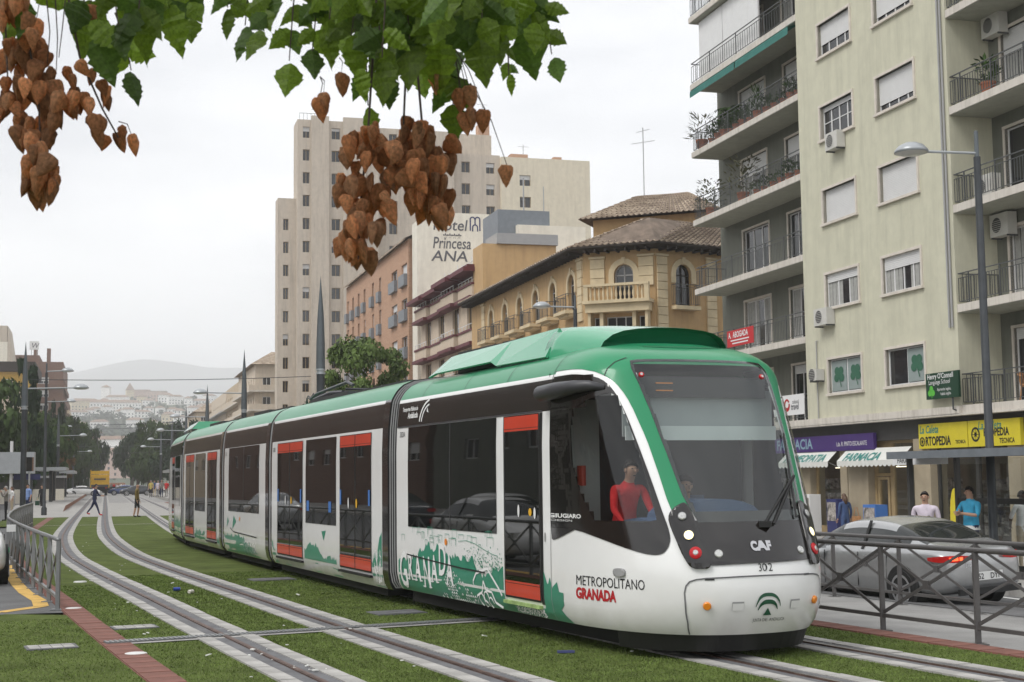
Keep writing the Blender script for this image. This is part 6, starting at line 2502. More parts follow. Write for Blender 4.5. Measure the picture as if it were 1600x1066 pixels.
def balcony_block(name, lab, n0, n1, t0, t1, z1, wallm, slabm, st=3.1, base=4.0, roof=None):
    r, F, hx, hy = block(name, lab, n0, n1, t0, t1, z1, wallm)
    zr = [base + st * k for k in range(int((z1 - 2.2 - base) / st) + 1)]
    no = [(a, a + 1.3, z, z + 2.0) for z in zr for a in [1.2 + 3.4 * k for k in range(int((2 * hx - 2) / 3.4))]]
    so_ = [(a, a + 1.5, z, z + 2.0) for z in zr for a in [1.5 + 4.2 * k for k in range(int((2 * hy - 2) / 4.2))]]
    faces(r, F, hx, hy, -.5, z1, wallm, so_, no, depth=.3)
    for fac, l in ((F['near'], no), (F['street'], so_)):
        for (a, b, z0_, z1_) in l:
            win_obj(r, fac, a, b, z0_, z1_, .2, 'pane', 2, 1, random.choice([0, 0, .4, .7]), fr=.08)
    for z in zr:
        s_ = MB()
        s_.box(-hx - 1.1, hx, -hy - 1.1, -hy - .002, z - .35, z - .1)
        s_.box(-hx - 1.1, -hx - .002, -hy - .002, hy, z - .35, z - .1)
        s_.build('balcony_slab', slabm, r)
        p_ = MB()
        p_.box(-hx - 1.08, hx, -hy - 1.08, -hy - 1.02, z - .1, z + .75)
        p_.box(-hx - 1.08, -hx - 1.02, -hy - 1.02, hy, z - .1, z + .75)
        p_.build('balcony_parapet', 'beige_pale', r)
    if roof:
        q = MB()
        b0 = [(-hx - .8, -hy - .8, z1), (hx + .8, -hy - .8, z1), (hx + .8, hy + .8, z1), (-hx - .8, hy + .8, z1)]
        t_ = [(-hx + 3, -hy + 4, z1 + 2.4), (hx - 3, -hy + 4, z1 + 2.4), (hx - 3, hy - 4, z1 + 2.4), (-hx + 3, hy - 4, z1 + 2.4)]
        for i in range(4):
            j = (i + 1) % 4
            q.face([b0[i], b0[j], t_[j], t_[i]])
        q.face(t_)
        q.face(b0)
        q.build('roof', 'roof_tile', r, fix=False)
    return r


weather('beige_pale', (0.62, 0.53, 0.42), (0.46, 0.40, 0.32))
weather('beige_deep', (0.53, 0.43, 0.31), (0.38, 0.31, 0.23))
balcony_block('balcony_block', 'beige balcony block standing left of the tall tower', 23, 37, 232, 262, 20.5, 'beige_pale', 'trim_pale', roof=True)
balcony_block('balcony_block', 'deeper beige long block beyond the balcony block', 24, 36, 264, 300, 20.5, 'beige_deep', 'trim_pale')
balcony_block('balcony_block', 'grey beige block with white rooftop boxes further down street', 24, 36, 302, 345, 20.5, 'beige_pale', 'grey_panel')
balcony_block('balcony_block', 'low beige block with tiled roof at far end of right side', 22, 36, 372, 410, 19.5, 'beige_deep', 'trim_pale', roof=True)
# ---------------------------------------------------------------- left side blocks
brick_mat('brick_dark', (0.20, 0.115, 0.085), (0.17, 0.10, 0.075), (0.2, 0.15, 0.12), 0.5, 0.14)
mat('ochre_yellow', (0.50, 0.32, 0.06), 0.8, var=0.1)


def left_block(name, lab, n1, wid, t0, t1, z1, wallm, st=3.1, base=3.4, band=None, wide=2.0, gap=3.2, det=True):
    r, F, hx, hy = block(name, lab, n1 - wid, n1, t0, t1, z1, wallm)
    zr = [base + st * k for k in range(int((z1 - 2.2 - base) / st) + 1)]
    eo = [(a, a + wide, z, z + 1.6) for z in zr for a in [1.0 + gap * k for k in range(int((2 * hy - 1.2) / gap))]]
    no = [(a, a + wide, z, z + 1.6) for z in zr for a in [1.0 + gap * k for k in range(int((2 * hx - 1.2) / gap))]]
    faces(r, F, hx, hy, -.5, z1, wallm, (), no, eo, depth=.3)
    for fac, l in ((F['near'], no), (F['east'], eo)):
        for (a, b, z0_, z1_) in l:
            win_obj(r, fac, a, b, z0_, z1_, .2, 'pane', 2, 1, random.choice([0, 0, .3, .6]), fr=.09)
    if band:
        for z in zr:
            s_ = MB()
            F['near'].box(s_, -.4, 2 * hx + .4, z - 1.15, z - .1, .0, .4)
            F['east'].box(s_, 0, 2 * hy, z - 1.15, z - .1, .0, .4)
            s_.build('floor_band', band, r)
    return r


left_block('cream_house', 'cream low house with balconies at the left edge', -13.0, 20, 236, 262, 17.0, 'beige_pale', band='white_wall')
ly = left_block('yellow_house', 'yellow house with dark roof behind the cream house', -13.2, 22, 270, 296, 21.8, 'ochre_yellow')
MB().box(-11.8, 11.8, -13.8, 13.8, 21.8, 23.6).build('roof', 'soffit', ly)
lb = left_block('brown_brick_block', 'tall brown brick block with white window bands', -9.9, 24, 352, 392, 30.3, 'brick_dark', band='brick_dark', wide=2.4, gap=2.9)
MB().box(-12, 6.5, -18, 10, 30.3, 32.0).build('roof_storey', 'brick_dark', lb)
q = MB()
for x in (5, 8, -2):
    q.box(x, x + .9, -14, -13, 32 if x < 6 else 30.3, 34)
tag(q.build('chimney', 'brick_dark', lb), kind='stuff')
rs_ = thing('rooftop_sign', 'white square rooftop sign with a dark mark on brown block', 'sign', W(-16.6, 354, 32), STREET)
for x in (-.6, .6):
    MB().box(x - .06, x + .06, -.06, .06, 0, 1.4).build('sign_leg', 'grey_panel', rs_)
MB().box(-1.05, 1.05, -.2, .2, 1.3, 3.3).build('sign_panel', 'banner_white', rs_)
text_obj('lettering', 'W', lambda x, y: Vector((-.75 + x, -.22, 1.7 + y)), 'ink_grey', rs_, 1.7, .95, shear=.25)
lg = left_block('stepped_block', 'grey white stepped block with sloping flank above the yellow house', -21.2, 26, 332, 348, 33.0, 'white_wall', band='grey_panel')
q = MB()
q.face([(13, -8, 20), (15.4, -8, 20), (13, -8, 36.6)])
q.face([(13, -8, 20), (13, -8, 36.6), (13, 8, 36.6), (13, 8, 20)])
q.face([(15.4, -8, 20), (13, -8, 36.6), (13, 8, 36.6), (15.4, 8, 20)])
q.box(-13, 12.9, -8, 8, 33.02, 36.6)
q.build('roof_storey', 'tower_wall', lg)
MB().box(4, 8, -4, 4, 36.6, 39.2).build('roof_house', 'brick_dark', lg)
MB().tube([(8, -5, 36.6), (8, -5, 42.5)], .35, 6).build('mast', 'grey_panel', lg)
left_block('red_brick_block', 'red brick block with pale bands beyond the brown block', -10.2, 20, 410, 440, 24.5, 'brick_dark', band='beige_deep')
# facades opposite (seen only mirrored in the tram's windows)
for t0, t1, z1, m, lab in ((20, 44, 20, 'brick_dark', 'brick block facing the tram across left carriageway'), (45, 75, 24, 'plaster_bay', 'beige block facing the tram across left carriageway'), (76, 112, 18, 'brick_dark', 'grey block facing the tram further along left carriageway'), (113, 150, 22, 'brick_dark', 'dark brick block opposite the left platform'), (151, 190, 20, 'beige_deep', 'beige block beyond the dark brick block on left side'), (191, 232, 24, 'brick_wall', 'brick block next to the cream house on left side')):
    left_block('street_block', lab, -24.5, 12, t0, t1, z1, m, wide=1.6, gap=3.4)
# ================================================================ fences


def fence_run(lab, pts, zs, h=1.0, mname='fence_grey', name='railing_fence'):
    """tubular barrier: posts, two rails, crossed flats with a centre boss in each bay"""
    t = thing(name, lab, 'fence', (pts[0].x, pts[0].y, zs))
    o = Vector((pts[0].x, pts[0].y, 0))
    P = [Vector((p.x - o.x, p.y - o.y, 0)) for p in pts]
    tr_ = MB()
    tr_.tube([p + Vector((0, 0, h)) for p in P], .031, 10)
    tr_.build('top_rail', mname, t, smooth=True)
    lr = MB()
    for a, b in zip(P[:-1], P[1:]):
        lr.bar(a + Vector((0, 0, .18)), b + Vector((0, 0, .18)), .045, .042)
    lr.build('bottom_rail', mname, t)
    for p in P:
        MB().box(p.x - .027, p.x + .027, p.y - .027, p.y + .027, 0, h - .02).box(p.x - .09, p.x + .09, p.y - .09, p.y + .09, 0, .012).build('post', mname, t)
    for a, b in zip(P[:-1], P[1:]):
        d_ = (b - a).normalized()
        a2, b2 = a + d_ * .03, b - d_ * .03
        x = MB()
        x.bar(a2 + Vector((0, 0, .22)), b2 + Vector((0, 0, h - .06)), .014, .036)
        x.bar(a2 + Vector((0, 0, h - .06)), b2 + Vector((0, 0, .22)), .022, .036)
        c = (a + b) / 2 + Vector((0, 0, (h + .16) / 2))
        x.obox(c, d_ * .05, Vector((-d_.y, d_.x, 0)) * .018, Vector((0, 0, .05)))
        x.build('cross_brace', mname, t)
    return t


def along(y0, y1, o, step, z=0):
    out_, y = [], y0
    while y <= y1 + 1e-6:
        out_.append(tr(y, o, z))
        dx = r1x(y + .5) - r1x(y - .5)
        y += step / math.hypot(dx, 1)
    return out_


fence_run('long grey barrier with crossed braces beside the left carriageway', along(21.45, 62, -1.46, 1.55), 0.0)
# near right fence: one post where the photo has it
yy = 17.2
while yy > 8:
    yy -= 1.62 * .92
fence_run('grey barrier with crossed braces standing on brick kerb right of the tram', along(yy, 60, 7.12, 1.62), -.02, 1.0, 'fence_dark')
fence_run('second grey barrier between path and right carriageway', along(11.35, 60, 10.28, 1.72), -.15, 1.0, 'fence_dark')
# ================================================================ lamp posts and catenary masts
mat('pole_dark', (0.055, 0.06, 0.065), 0.45, metal=0.3, var=0.15, scale=4)
mat('pole_cone', (0.115, 0.13, 0.14), 0.45, metal=0.3, var=0.1)
mat('lamp_dome', (0.38, 0.40, 0.41), 0.35, metal=0.3, var=0.06)
mat('lamp_glass', (0.62, 0.62, 0.58), 0.2, var=0.0)


def cone_mast(x, y, h, lab, arm=None, z=0):
    """dark mast, collar rings, long pointed cone on top; arm = direction for a street lamp"""
    t = thing('catenary_mast', lab, 'mast', (x, y, z), 0, 'pointed tram masts')
    MB().lathe([(.20, 0), (.20, .25), (.13, .3), (.13, h * .62), (.15, h * .62)], 14).build('shaft', 'pole_dark', t, smooth=False)
    MB().lathe([(.15, h * .62), (.15, h * .62 + .05), (.12, h * .62 + .05), (.12, h * .62 + .12), (.15, h * .62 + .12), (.15, h * .62 + .17)], 14).build('collar', 'lamp_dome', t)
    MB().lathe([(.145, h * .62 + .17), (.135, h * .74), (.10, h * .85), (.0, h)], 14).build('cone', 'pole_cone', t, smooth=True)
    if arm:
        lamp_arm(t, h * .735, arm)
    return t


def lamp_arm(t, z, arm):
    a = Vector((arm[0], arm[1], 0))
    L_ = a.length
    d_ = a.normalized()
    MB().tube([(0, 0, z), d_ * L_ + Vector((0, 0, z + .03))], .03, 8).build('arm', 'lamp_dome', t)
    c = d_ * (L_ + .28) + Vector((0, 0, z + .02))
    MB().lathe([(.0, .20), (.13, .19), (.26, .13), (.35, .03), (.36, -.02), (.33, -.03)], 18, 0, c).build('lamp_head', 'lamp_dome', t, smooth=True)
    MB().lathe([(.33, -.03), (.2, -.07), (.0, -.08)], 18, 0, c).build('diffuser', 'lamp_glass', t, smooth=True)


def street_lamp(x, y, h, arm, lab, z=0, head=1.0):
    t = thing('street_lamp', lab, 'street lamp', (x, y, z), 0, 'street lamps')
    MB().lathe([(.16, 0), (.16, .4), (.095, .5), (.075, h)], 12).build('pole', 'pole_dark', t, smooth=True)
    MB().lathe([(.05, h), (.045, h + .55), (.0, h + .58)], 10).build('finial', 'pole_cone', t)
    lamp_arm(t, h + .08, arm)
    return t


def npt(n, t):
    p = W(n, t)
    return p.x, p.y


ROW = [(45.0, 'tall pointed mast rising behind the tram beside round tree'), (70.0, 'pointed mast with lamp arm beyond the middle of the tram'), (95.5, 'second pointed mast with lamp arm beyond the tram tail'), (120.5, 'third pointed mast with lamp arm along the right track'), (146.0, 'distant pointed mast by the platform'), (175.0, 'farthest pointed mast on right side of track')]
for Y_, lab in ROW:
    n = 6.5
    X_ = (n - NN.y * Y_) / NN.x
    cone_mast(X_, Y_, 8.3, lab, arm=(-1.75, -.5) if Y_ > 50 else None)
LROW = [((-22.45, 65.6), 8.4, 'pointed mast standing behind the left barrier', (2.2, .3)), ((-42.0, 132.0), 8.4, 'pointed mast beside the left platform', (1.9, .3)), ((-61.5, 200), 8.4, 'far pointed mast before the conifers', (1.9, .3))]
for (x, y), h, lab, arm in LROW:
    cone_mast(x, y, h, lab, arm)
street_lamp(-27.0, 82.5, 8.2, (.9, .1), 'dark street lamp standing on the left pavement corner')
street_lamp(-36.0, 110.0, 8.0, (1.6, .2), 'street lamp before the left platform')
street_lamp(-52.0, 160.0, 8.0, (1.9, .2), 'street lamp half way along the left platform')
street_lamp(9.95, 29.9, 8.75, (-1.15, -.1), 'grey street lamp beside the bus shelter', z=-.25)
street_lamp(2.52, 56.3, 8.75, (-1.05, -.1), 'street lamp beside ochre corner house', z=-.3)
# wires
wr = MB()
def wire(mb, a, b, sag, r=.012, n=10):
    pts = []
    for k in range(n + 1):
        f = k / n
        p = Vector(a).lerp(Vector(b), f)
        p.z -= sag * 4 * f * (1 - f)
        pts.append(p)
    mb.tube(pts, r, 4, cap=False)
wl2 = [((-22.45, 65.6, 6.6), (-9.9, 70.0, 6.9), .1), ((-42, 132, 6.8), (-29.5, 128, 6.9), .15), ((-61, 200, 6.9), (-46, 190, 6.9), .2), ((-36, 110, 6.3), (-26, 112, 6.5), .1), ((-61, 200, 5.9), (-46, 190, 5.9), .1)]
for k, (a, b, s_) in enumerate(wl2):
    w_ = MB()
    wire(w_, a, b, s_, .016)
    tag(w_.build('span_wire', 'pole_dark'), ['span wire between mast behind the left barrier and mast beyond the tram', 'span wire over the tracks at the platform start', 'span wire over far tracks before the trees', 'span wire from the lamp before the left platform', 'lower span wire over far tracks'][k], 'wire')
for k, o in enumerate((.75, 4.75)):
    w_ = MB()
    Y_ = [95, 120, 150, 190, 240, 300]
    for a, b in zip(Y_[:-1], Y_[1:]):
        wire(w_, tr(a, o, 5.6), tr(b, o, 5.6), .15, .014, 6)
    tag(w_.build('contact_wire', 'pole_dark'), ['contact wire above the left track beyond crossing', 'contact wire above the right track beyond crossing'][k], 'wire')
# ================================================================ platforms, canopies, boxes
mat('platform_face', (0.27, 0.13, 0.085), 0.8, var=0.2)
mat('steel_rail', (0.40, 0.41, 0.42), 0.4, metal=0.6, var=0.1)
for nm, lab, o0, o1, y0, y1 in (('tram_platform', 'raised left platform with sloping end and steel handrail', -4.6, -1.1, 92, 210), ('tram_platform', 'raised right platform with waiting passengers', 7.2, 11.0, 112, 215)):
    c = tr(y0, (o0 + o1) / 2)
    t = thing(nm, lab, 'platform', (c.x, c.y, 0))
    mb = MB()
    Y_ = ys(y0, y1, 6)
    zz = lambda y: .30 if y > y0 + 5 else .30 * (y - y0) / 5
    for a, b in zip(Y_[:-1], Y_[1:]):
        q = [tr(a, o0, zz(a)) - c, tr(a, o1, zz(a)) - c, tr(b, o1, zz(b)) - c, tr(b, o0, zz(b)) - c]
        mb.face(q)
        e = o1 if o0 < 0 else o0
        for ee in (o0, o1):
            mb.face([tr(a, ee, zz(a)) - c, tr(b, ee, zz(b)) - c, tr(b, ee, -.05) - c, tr(a, ee, -.05) - c], 1)
    mb.build('deck', ['paving', 'platform_face' if o0 < 0 else 'kerb_stone'], t, fix=False)
    if o0 < 0:
        hr = MB()
        for k in range(9):
            p = tr(y0 + k * .8, -4.4, 0) - c
            hr.tube([p, p + Vector((0, 0, 1.15))], .02, 6)
        hr.tube([tr(y0, -4.4, 1.15) - c, tr(y0 + 6.4, -4.4, 1.15) - c], .025, 6)
        hr.tube([tr(y0, -4.4, .2) - c, tr(y0 + 6.4, -4.4, .2) - c], .02, 6)
        for k in range(60):
            p = tr(y0 + k * .107, -4.4, 0) - c
            hr.bar(p + Vector((0, 0, .2)), p + Vector((0, 0, 1.15)), .012, .012)
        hr.build('handrail', 'steel_rail', t)
    for q0 in ((118, 128), (150, 165)):
        cn = MB()
        oc = (o0 + o1) / 2
        a, b = tr(q0[0], oc, 0) - c, tr(q0[1], oc, 0) - c
        cn.bar(a + Vector((0, 0, 3.0)), b + Vector((0, 0, 3.0)), 2.4, .28)
        cn.build('canopy', 'lamp_dome', t)
        for f in (.15, .85):
            p = a.lerp(b, f)
            MB().box(p.x - .12, p.x + .12, p.y - .12, p.y + .12, .28, 2.9).build('canopy_post', 'pole_dark', t)
# street box, traffic signal and signs on the left
tsg = thing('traffic_signal', 'black tram signal head on a grey post at platform end', 'signal', tr(92.5, -3.2, 0))
MB().tube([(0, 0, 0), (0, 0, 3.2)], .06, 8).build('post', 'steel_rail', tsg)
MB().box(-.22, .22, -.15, .15, 2.6, 3.5).build('signal_head', 'tram_black', tsg)
bs = thing('bus_shelter', 'pale bus shelter with poster panel behind left masts', 'shelter', (-37.5, 104, 0), STREET)
MB().box(-4.5, 2.6, -.9, .9, 2.55, 4.1).build('roof_panel', 'lamp_dome', bs)
for x in (-4.2, 2.4):
    MB().box(x - .06, x + .06, -.06, .06, 0, 2.56).build('post', 'pole_dark', bs)
MB().box(.9, 1.05, -.6, .6, .1, 4.9).build('totem', 'banner_white', bs)
MB().box(1.15, 3.0, -.08, .08, 2.1, 2.5).build('blue_plate', 'ink_navy', bs)
kb_ = thing('kiosk', 'low pale wall with dark strip behind waiting people at left', 'kiosk', (-46, 130, 0), STREET)
MB().box(-6, 5, -1, 1, 0, 1.3).build('lower_wall', 'white_wall', kb_)
MB().box(-6, 5, -.98, .98, 1.3, 2.3).build('upper_wall', 'fascia_dark', kb_)
MB().box(-6.2, 5.2, -1.2, 1.2, 2.3, 2.5).build('roof', 'grey_panel', kb_)
# bus shelter on the right pavement
rs2 = thing('bus_shelter', 'black framed glass bus shelter on the right pavement', 'shelter', W(17.5, 25.2, -.24), STREET)
ro = MB().box(-.9, .75, -5.6, 2.9, 2.38, 2.48)
ro.build('roof', 'fascia_dark', rs2)
MB().box(-.95, -.9, -5.6, 2.9, 2.36, 2.52).build('roof_edge', 'grey_metal', rs2)
MB().box(-.2, -.05, 1.9, 3.9, 2.24, 2.44).build('stop_sign_panel', 'banner_white', rs2)
text_obj('lettering', 'PARA', lambda x, y: Vector((-.21, 3.7 - x, 2.28 + y)), 'text_black', rs2, .18, 1.0)
for x, y in ((.68, 2.7), (.68, -1.2), (.68, -5.3), (-.5, 2.7)):
    MB().box(x - .05, x + .05, y - .05, y + .05, 0, 2.38).build('post', 'fascia_dark', rs2)
for z0, z1 in ((1.38, 1.50), (.42, .54), (.0, .12)):
    MB().box(.65, .71, -5.25, 2.65, z0, z1).build('crossbar', 'fascia_dark', rs2)
for y0, y1 in ((-5.2, -1.3), (-1.1, 2.6)):
    gl = MB()
    gl.face([(.68, y0, .55), (.68, y1, .55), (.68, y1, 2.36), (.68, y0, 2.36)])
    gl.build('pane', 'shop_glass', rs2, fix=False)
for y in (-4.2, -2.5, .0, 1.5):
    pass
MB().box(.25, .60, -4.4, 1.8, .42, .46).build('bench', 'fascia_dark', rs2)
# shop-front oddments: blue vending panel, white display, yellow board
for nm, lab, n, t, w, h, z, m in (('vending_box', 'dark blue vending cabinet by pharmacy pier', 24.3, 44.6, .7, 1.35, -.4, 'ink_navy'), ('display_stand', 'white display stand in front of pharmacy window', 24.2, 46.4, .8, 1.5, -.4, 'banner_white'), ('surf_board_sign', 'tall yellow oval board beside the orthopaedics window', 24.2, 37.3, .5, 1.75, -.4, 'yellow_sign'), ('display_stand', 'blue and white poster stand outside pharmacy door', 24.2, 41.9, .8, 1.2, -.4, 'blue_sticker')):
    q = thing(nm, lab, 'board' if 'board' in nm else 'stand', W(n, t, z), STREET)
    if 'board' in nm:
        MB().prism([(.22 * math.cos(k * .3927), .0 + .22 * math.sin(k * .3927)) for k in range(16)], -.02, .02)
        bb = MB()
        bb.face([(-.03, .24 * math.cos(k * .314), h / 2 + h / 2 * math.sin(k * .314)) for k in range(20)])
        bb.face([(.03, .24 * math.cos(k * .314), h / 2 + h / 2 * math.sin(k * .314)) for k in range(20)])
        for k in range(20):
            a_, b_ = k * .314, (k + 1) * .314
            bb.face([(-.03, .24 * math.cos(a_), h / 2 + h / 2 * math.sin(a_)), (-.03, .24 * math.cos(b_), h / 2 + h / 2 * math.sin(b_)), (.03, .24 * math.cos(b_), h / 2 + h / 2 * math.sin(b_)), (.03, .24 * math.cos(a_), h / 2 + h / 2 * math.sin(a_))])
        bb.build('board', m, q)
    else:
        MB().box(-.22, .22, -w / 2, w / 2, .06, h).build('cabinet', m, q)
        MB().box(-.2, .2, -w / 2 + .04, w / 2 - .04, 0, .06).build('plinth', 'fascia_dark', q)
        MB().box(-.235, -.222, -w / 2 + .06, w / 2 - .06, h * .45, h * .92).build('front_panel', 'shelf_goods', q)
# ================================================================ vehicles
mat('car_silver', (0.40, 0.405, 0.405), 0.26, metal=0.6, var=0.04, coat=0.6)
mat('car_white', (0.72, 0.72, 0.71), 0.25, var=0.03, coat=0.6)
mat('car_dark', (0.03, 0.033, 0.04), 0.25, metal=0.3, var=0.05, coat=0.6)
mat('car_blue', (0.03, 0.06, 0.18), 0.25, metal=0.3, var=0.05, coat=0.6)
mat('car_glass', (0.02, 0.023, 0.022), 0.04, var=0.0, ior=1.6)
mat('tail_red', (0.42, 0.012, 0.01), 0.2, var=0.0)
mat('brake_lit', (1.0, 0.10, 0.03), 0.3, var=0.0, emit=1.6)
mat('tyre', (0.014, 0.014, 0.014), 0.7, var=0.1)
mat('alloy', (0.50, 0.50, 0.51), 0.3, metal=0.8, var=0.05)
mat('plate_white', (0.70, 0.70, 0.68), 0.4, var=0.0)
# stations along the car: x, half width, sill z, belt z, belt half width, roof z, roof half width (front at +x)
SEDAN = [(-2.33, .60, .42, .72, .56, .80, .40), (-2.28, .74, .30, .86, .70, .96, .52), (-2.1, .83, .24, .93, .77, 1.01, .60), (-1.75, .88, .22, .95, .80, 1.06, .62), (-1.45, .905, .20, .96, .81, 1.20, .60), (-1.0, .913, .18, .955, .82, 1.36, .58), (-.5, .915, .18, .94, .83, 1.415, .58), (0.0, .915, .18, .925, .83, 1.425, .58), (.45, .915, .18, .91, .83, 1.37, .58), (.85, .913, .18, .90, .83, 1.22, .60), (1.25, .905, .18, .88, .80, 1.00, .64), (1.6, .89, .20, .84, .78, .93, .62), (2.0, .84, .24, .76, .72, .84, .55), (2.2, .74, .30, .68, .62, .74, .46), (2.31, .58, .40, .58, .48, .62, .34)]


def car(lab, loc, rz, paint, name='car', S=1.0, stations=SEDAN, wheels=(-1.36, 1.34), tail=True, tilt=0.0, group=None, detail=True, zroof=1.0):
    t = thing(name, lab, 'car', loc, rz, group)
    t.rotation_euler = (tilt, 0, rz)
    rows = []
    for x, w, zs_, zb, wb, zr, wr_ in stations:
        zr = zb + (zr - zb) * zroof
        half = [(0, zs_), (w * .9, zs_), (w * .985, zs_ + .10), (w, zs_ + (zb - zs_) * .45), (w * .985, zs_ + (zb - zs_) * .78), (wb + (w - wb) * .35, zb - .03), (wb, zb), (wb + (wr_ - wb) * .82, zb + (zr - zb) * .82), (wr_ * .97, zb + (zr - zb) * .955), (wr_ * .6, zr), (0, zr + .012)]
        rows.append([(x, y, z) for y, z in half])
    body = MB()
    N_ = len(rows[0])
    for sg in (1, -1):
        k0 = len(body.v)
        for r_ in rows:
            body.v += [(x, y * sg, z) for x, y, z in r_]
        for i in range(len(rows) - 1):
            for j in range(N_ - 1):
                a = k0 + i * N_ + j
                body.f.append((a, a + 1, a + N_ + 1, a + N_))
                x0, x1 = rows[i][0][0], rows[i + 1][0][0]
                xm = (x0 + x1) / 2
                glass = j == 6 and -1.6 < xm < 1.1
                ht = rows[i][9][2] - rows[i][6][2] + rows[i + 1][9][2] - rows[i + 1][6][2]
                rear = j >= 7 and stations[i + 1][5] - stations[i][5] > .10 and -1.9 < xm < -.7
                front = j >= 7 and stations[i][5] - stations[i + 1][5] > .12 and .4 < xm < 1.3
                body.m.append(1 if (glass or rear or front) else 0)
        for e in (0, len(rows) - 1):
            body.f.append(tuple(k0 + e * N_ + j for j in range(N_)))
            body.m.append(0)
    o = body.build('body', [paint, 'car_glass'], t, fix=False)
    b = bmesh.new()
    b.from_mesh(o.data)
    bmesh.ops.remove_doubles(b, verts=b.verts, dist=.002)
    bmesh.ops.recalc_face_normals(b, faces=b.faces)
    b.to_mesh(o.data)
    b.free()
    o.data.polygons.foreach_set('use_smooth', [True] * len(o.data.polygons))
    sub = o.modifiers.new('sub', 'SUBSURF')
    sub.levels = sub.render_levels = 2 if detail else 1
    for x in wheels:
        for sg in (1, -1):
            ar = MB()
            c = Vector((x, sg * .80, .33))
            ar.tube([c - Vector((0, sg * .12, 0)), c + Vector((0, sg * .118, 0))], [.385, .385], 24)
            ar.build('wheel_arch', 'tyre', t)
            wh = MB()
            wh.tube([c + Vector((0, -sg * .06, 0)), c + Vector((0, sg * .10, 0)), c + Vector((0, sg * .125, 0))], [.325, .325, .295], 28)
            w_ = wh.build('wheel', 'tyre', t)
            rm = MB()
            cc = c + Vector((0, sg * .127, 0))
            rm.tube([cc, cc + Vector((0, sg * .006, 0))], [.235, .225], 24, 1)
            for k in range(5):
                a_ = k * 1.2566 + .3
                d_ = Vector((math.cos(a_), 0, math.sin(a_)))
                pz = Vector((-d_.z, 0, d_.x))
                rm.obox(cc + d_ * .12 + Vector((0, sg * .014, 0)), d_ * .11, Vector((0, .008, 0)), pz * .035)
            for k in range(24):
                a_, b_ = k * .2618, (k + 1) * .2618
                rm.face([cc + Vector((r_ * math.cos(q), sg * .016, r_ * math.sin(q))) for q, r_ in ((a_, .20), (b_, .20), (b_, .24), (a_, .24))])
            rm.build('rim', ['alloy', 'tyre'], w_)
    if detail:
        # pillars, seams, lights, plate
        for sg in (1, -1):
            pl_ = MB()
            pl_.bar((-.30, sg * .845, .93), (-.30, sg * .61, 1.39), .06, .015, up=(0, sg, 0))
            pl_.build('door_pillar', 'rubber', t)
            sm = MB()
            for x in (-.98, -.22, .72):
                sm.bar((x, sg * .917, .32), (x, sg * .885, .88), .010, .012, up=(0, 1, 0))
            tag(sm.build('door_seam', 'rubber', t), kind='stuff')
            MB().box(-.62, -.44, sg * .895 - .015, sg * .895 + .015, .79, .82).build('door_handle', 'alloy', t)
            mr = MB()
            mr.box(.62, .80, min(sg * .92, sg * 1.08), max(sg * .92, sg * 1.08), .92, 1.05)
            mr.build('door_mirror', paint, t)
            tl_ = MB()
            for k in range(8):
                f0, f1 = k / 8, (k + 1) / 8
                P_ = lambda f: Vector((-2.345 + .42 * max(0, f - .35) ** 1.4 / .55, sg * (.30 + .53 * min(1, f * 1.25)), 0))
                h0, h1 = .055 * math.sin(.5 + 2.2 * f0), .055 * math.sin(.5 + 2.2 * f1)
                p, q = P_(f0), P_(f1)
                n_ = Vector((-.02, sg * .015, 0))
                tl_.face([p + n_ + Vector((0, 0, .83 - h0)), q + n_ + Vector((0, 0, .83 - h1)), q + n_ + Vector((0, 0, .83 + h1)), p + n_ + Vector((0, 0, .83 + h0))])
            tl_.build('tail_lamp', 'tail_red', t, fix=False)
            bl_ = MB()
            p = Vector((-2.335, sg * .60, .83))
            bl_.obox(p, Vector((.012, 0, 0)), Vector((.03, sg * .10, 0)), Vector((0, 0, .026)))
            bl_.build('brake_lamp', 'brake_lit' if tail else 'tail_red', t)
            hl = MB()
            hl.obox((2.2, sg * .56, .66), Vector((.04, sg * -.05, 0)), Vector((.05, sg * .13, 0)), Vector((0, 0, .05)))
            hl.build('headlamp', 'lamp_white', t)
        MB().box(-2.40, -2.345, -.62, .62, .26, .36).build('bumper_skirt', 'rubber', t)
    else:
        for sg in (1, -1):
            MB().obox((-2.3, sg * .6, .8), (.04, 0, 0), (0, .14, 0), (0, 0, .05)).build('tail_lamp', 'tail_red', t)
            MB().obox((2.24, sg * .56, .64), (.04, 0, 0), (0, .14, 0), (0, 0, .05)).build('headlamp', 'lamp_white', t)
    t.scale = (S, S, S)
    return t


# silver saloon waiting behind the right fences
hd = Vector((-.40, .917))
cw = Vector((6.40, 23.5))
rt_ = Vector((hd.y, -hd.x))
ctr = cw + hd * 1.36 + rt_ * .80
sv = car('silver grey saloon car braking behind the right fences', (ctr.x, ctr.y, -.345), math.atan2(hd.y, hd.x), 'car_silver', tilt=-.045)
pl_ = MB().box(-2.375, -2.36, -.28, .28, .47, .60)
pl_.build('number_plate', 'plate_white', sv)
MB().box(-2.3765, -2.3752, .235, .278, .475, .595).build('plate_band', 'blue_sticker', sv)
text_obj('plate_text', '52    DYF', lambda x, y: Vector((-2.378, .22 - x, .49 + y)), 'text_black', sv, .125, .92, bold=.002)
text_obj('boot_badge', 'JTD', lambda x, y: Vector((-2.352, .42 - x, .70 + y)), 'alloy', sv, .08, .9)
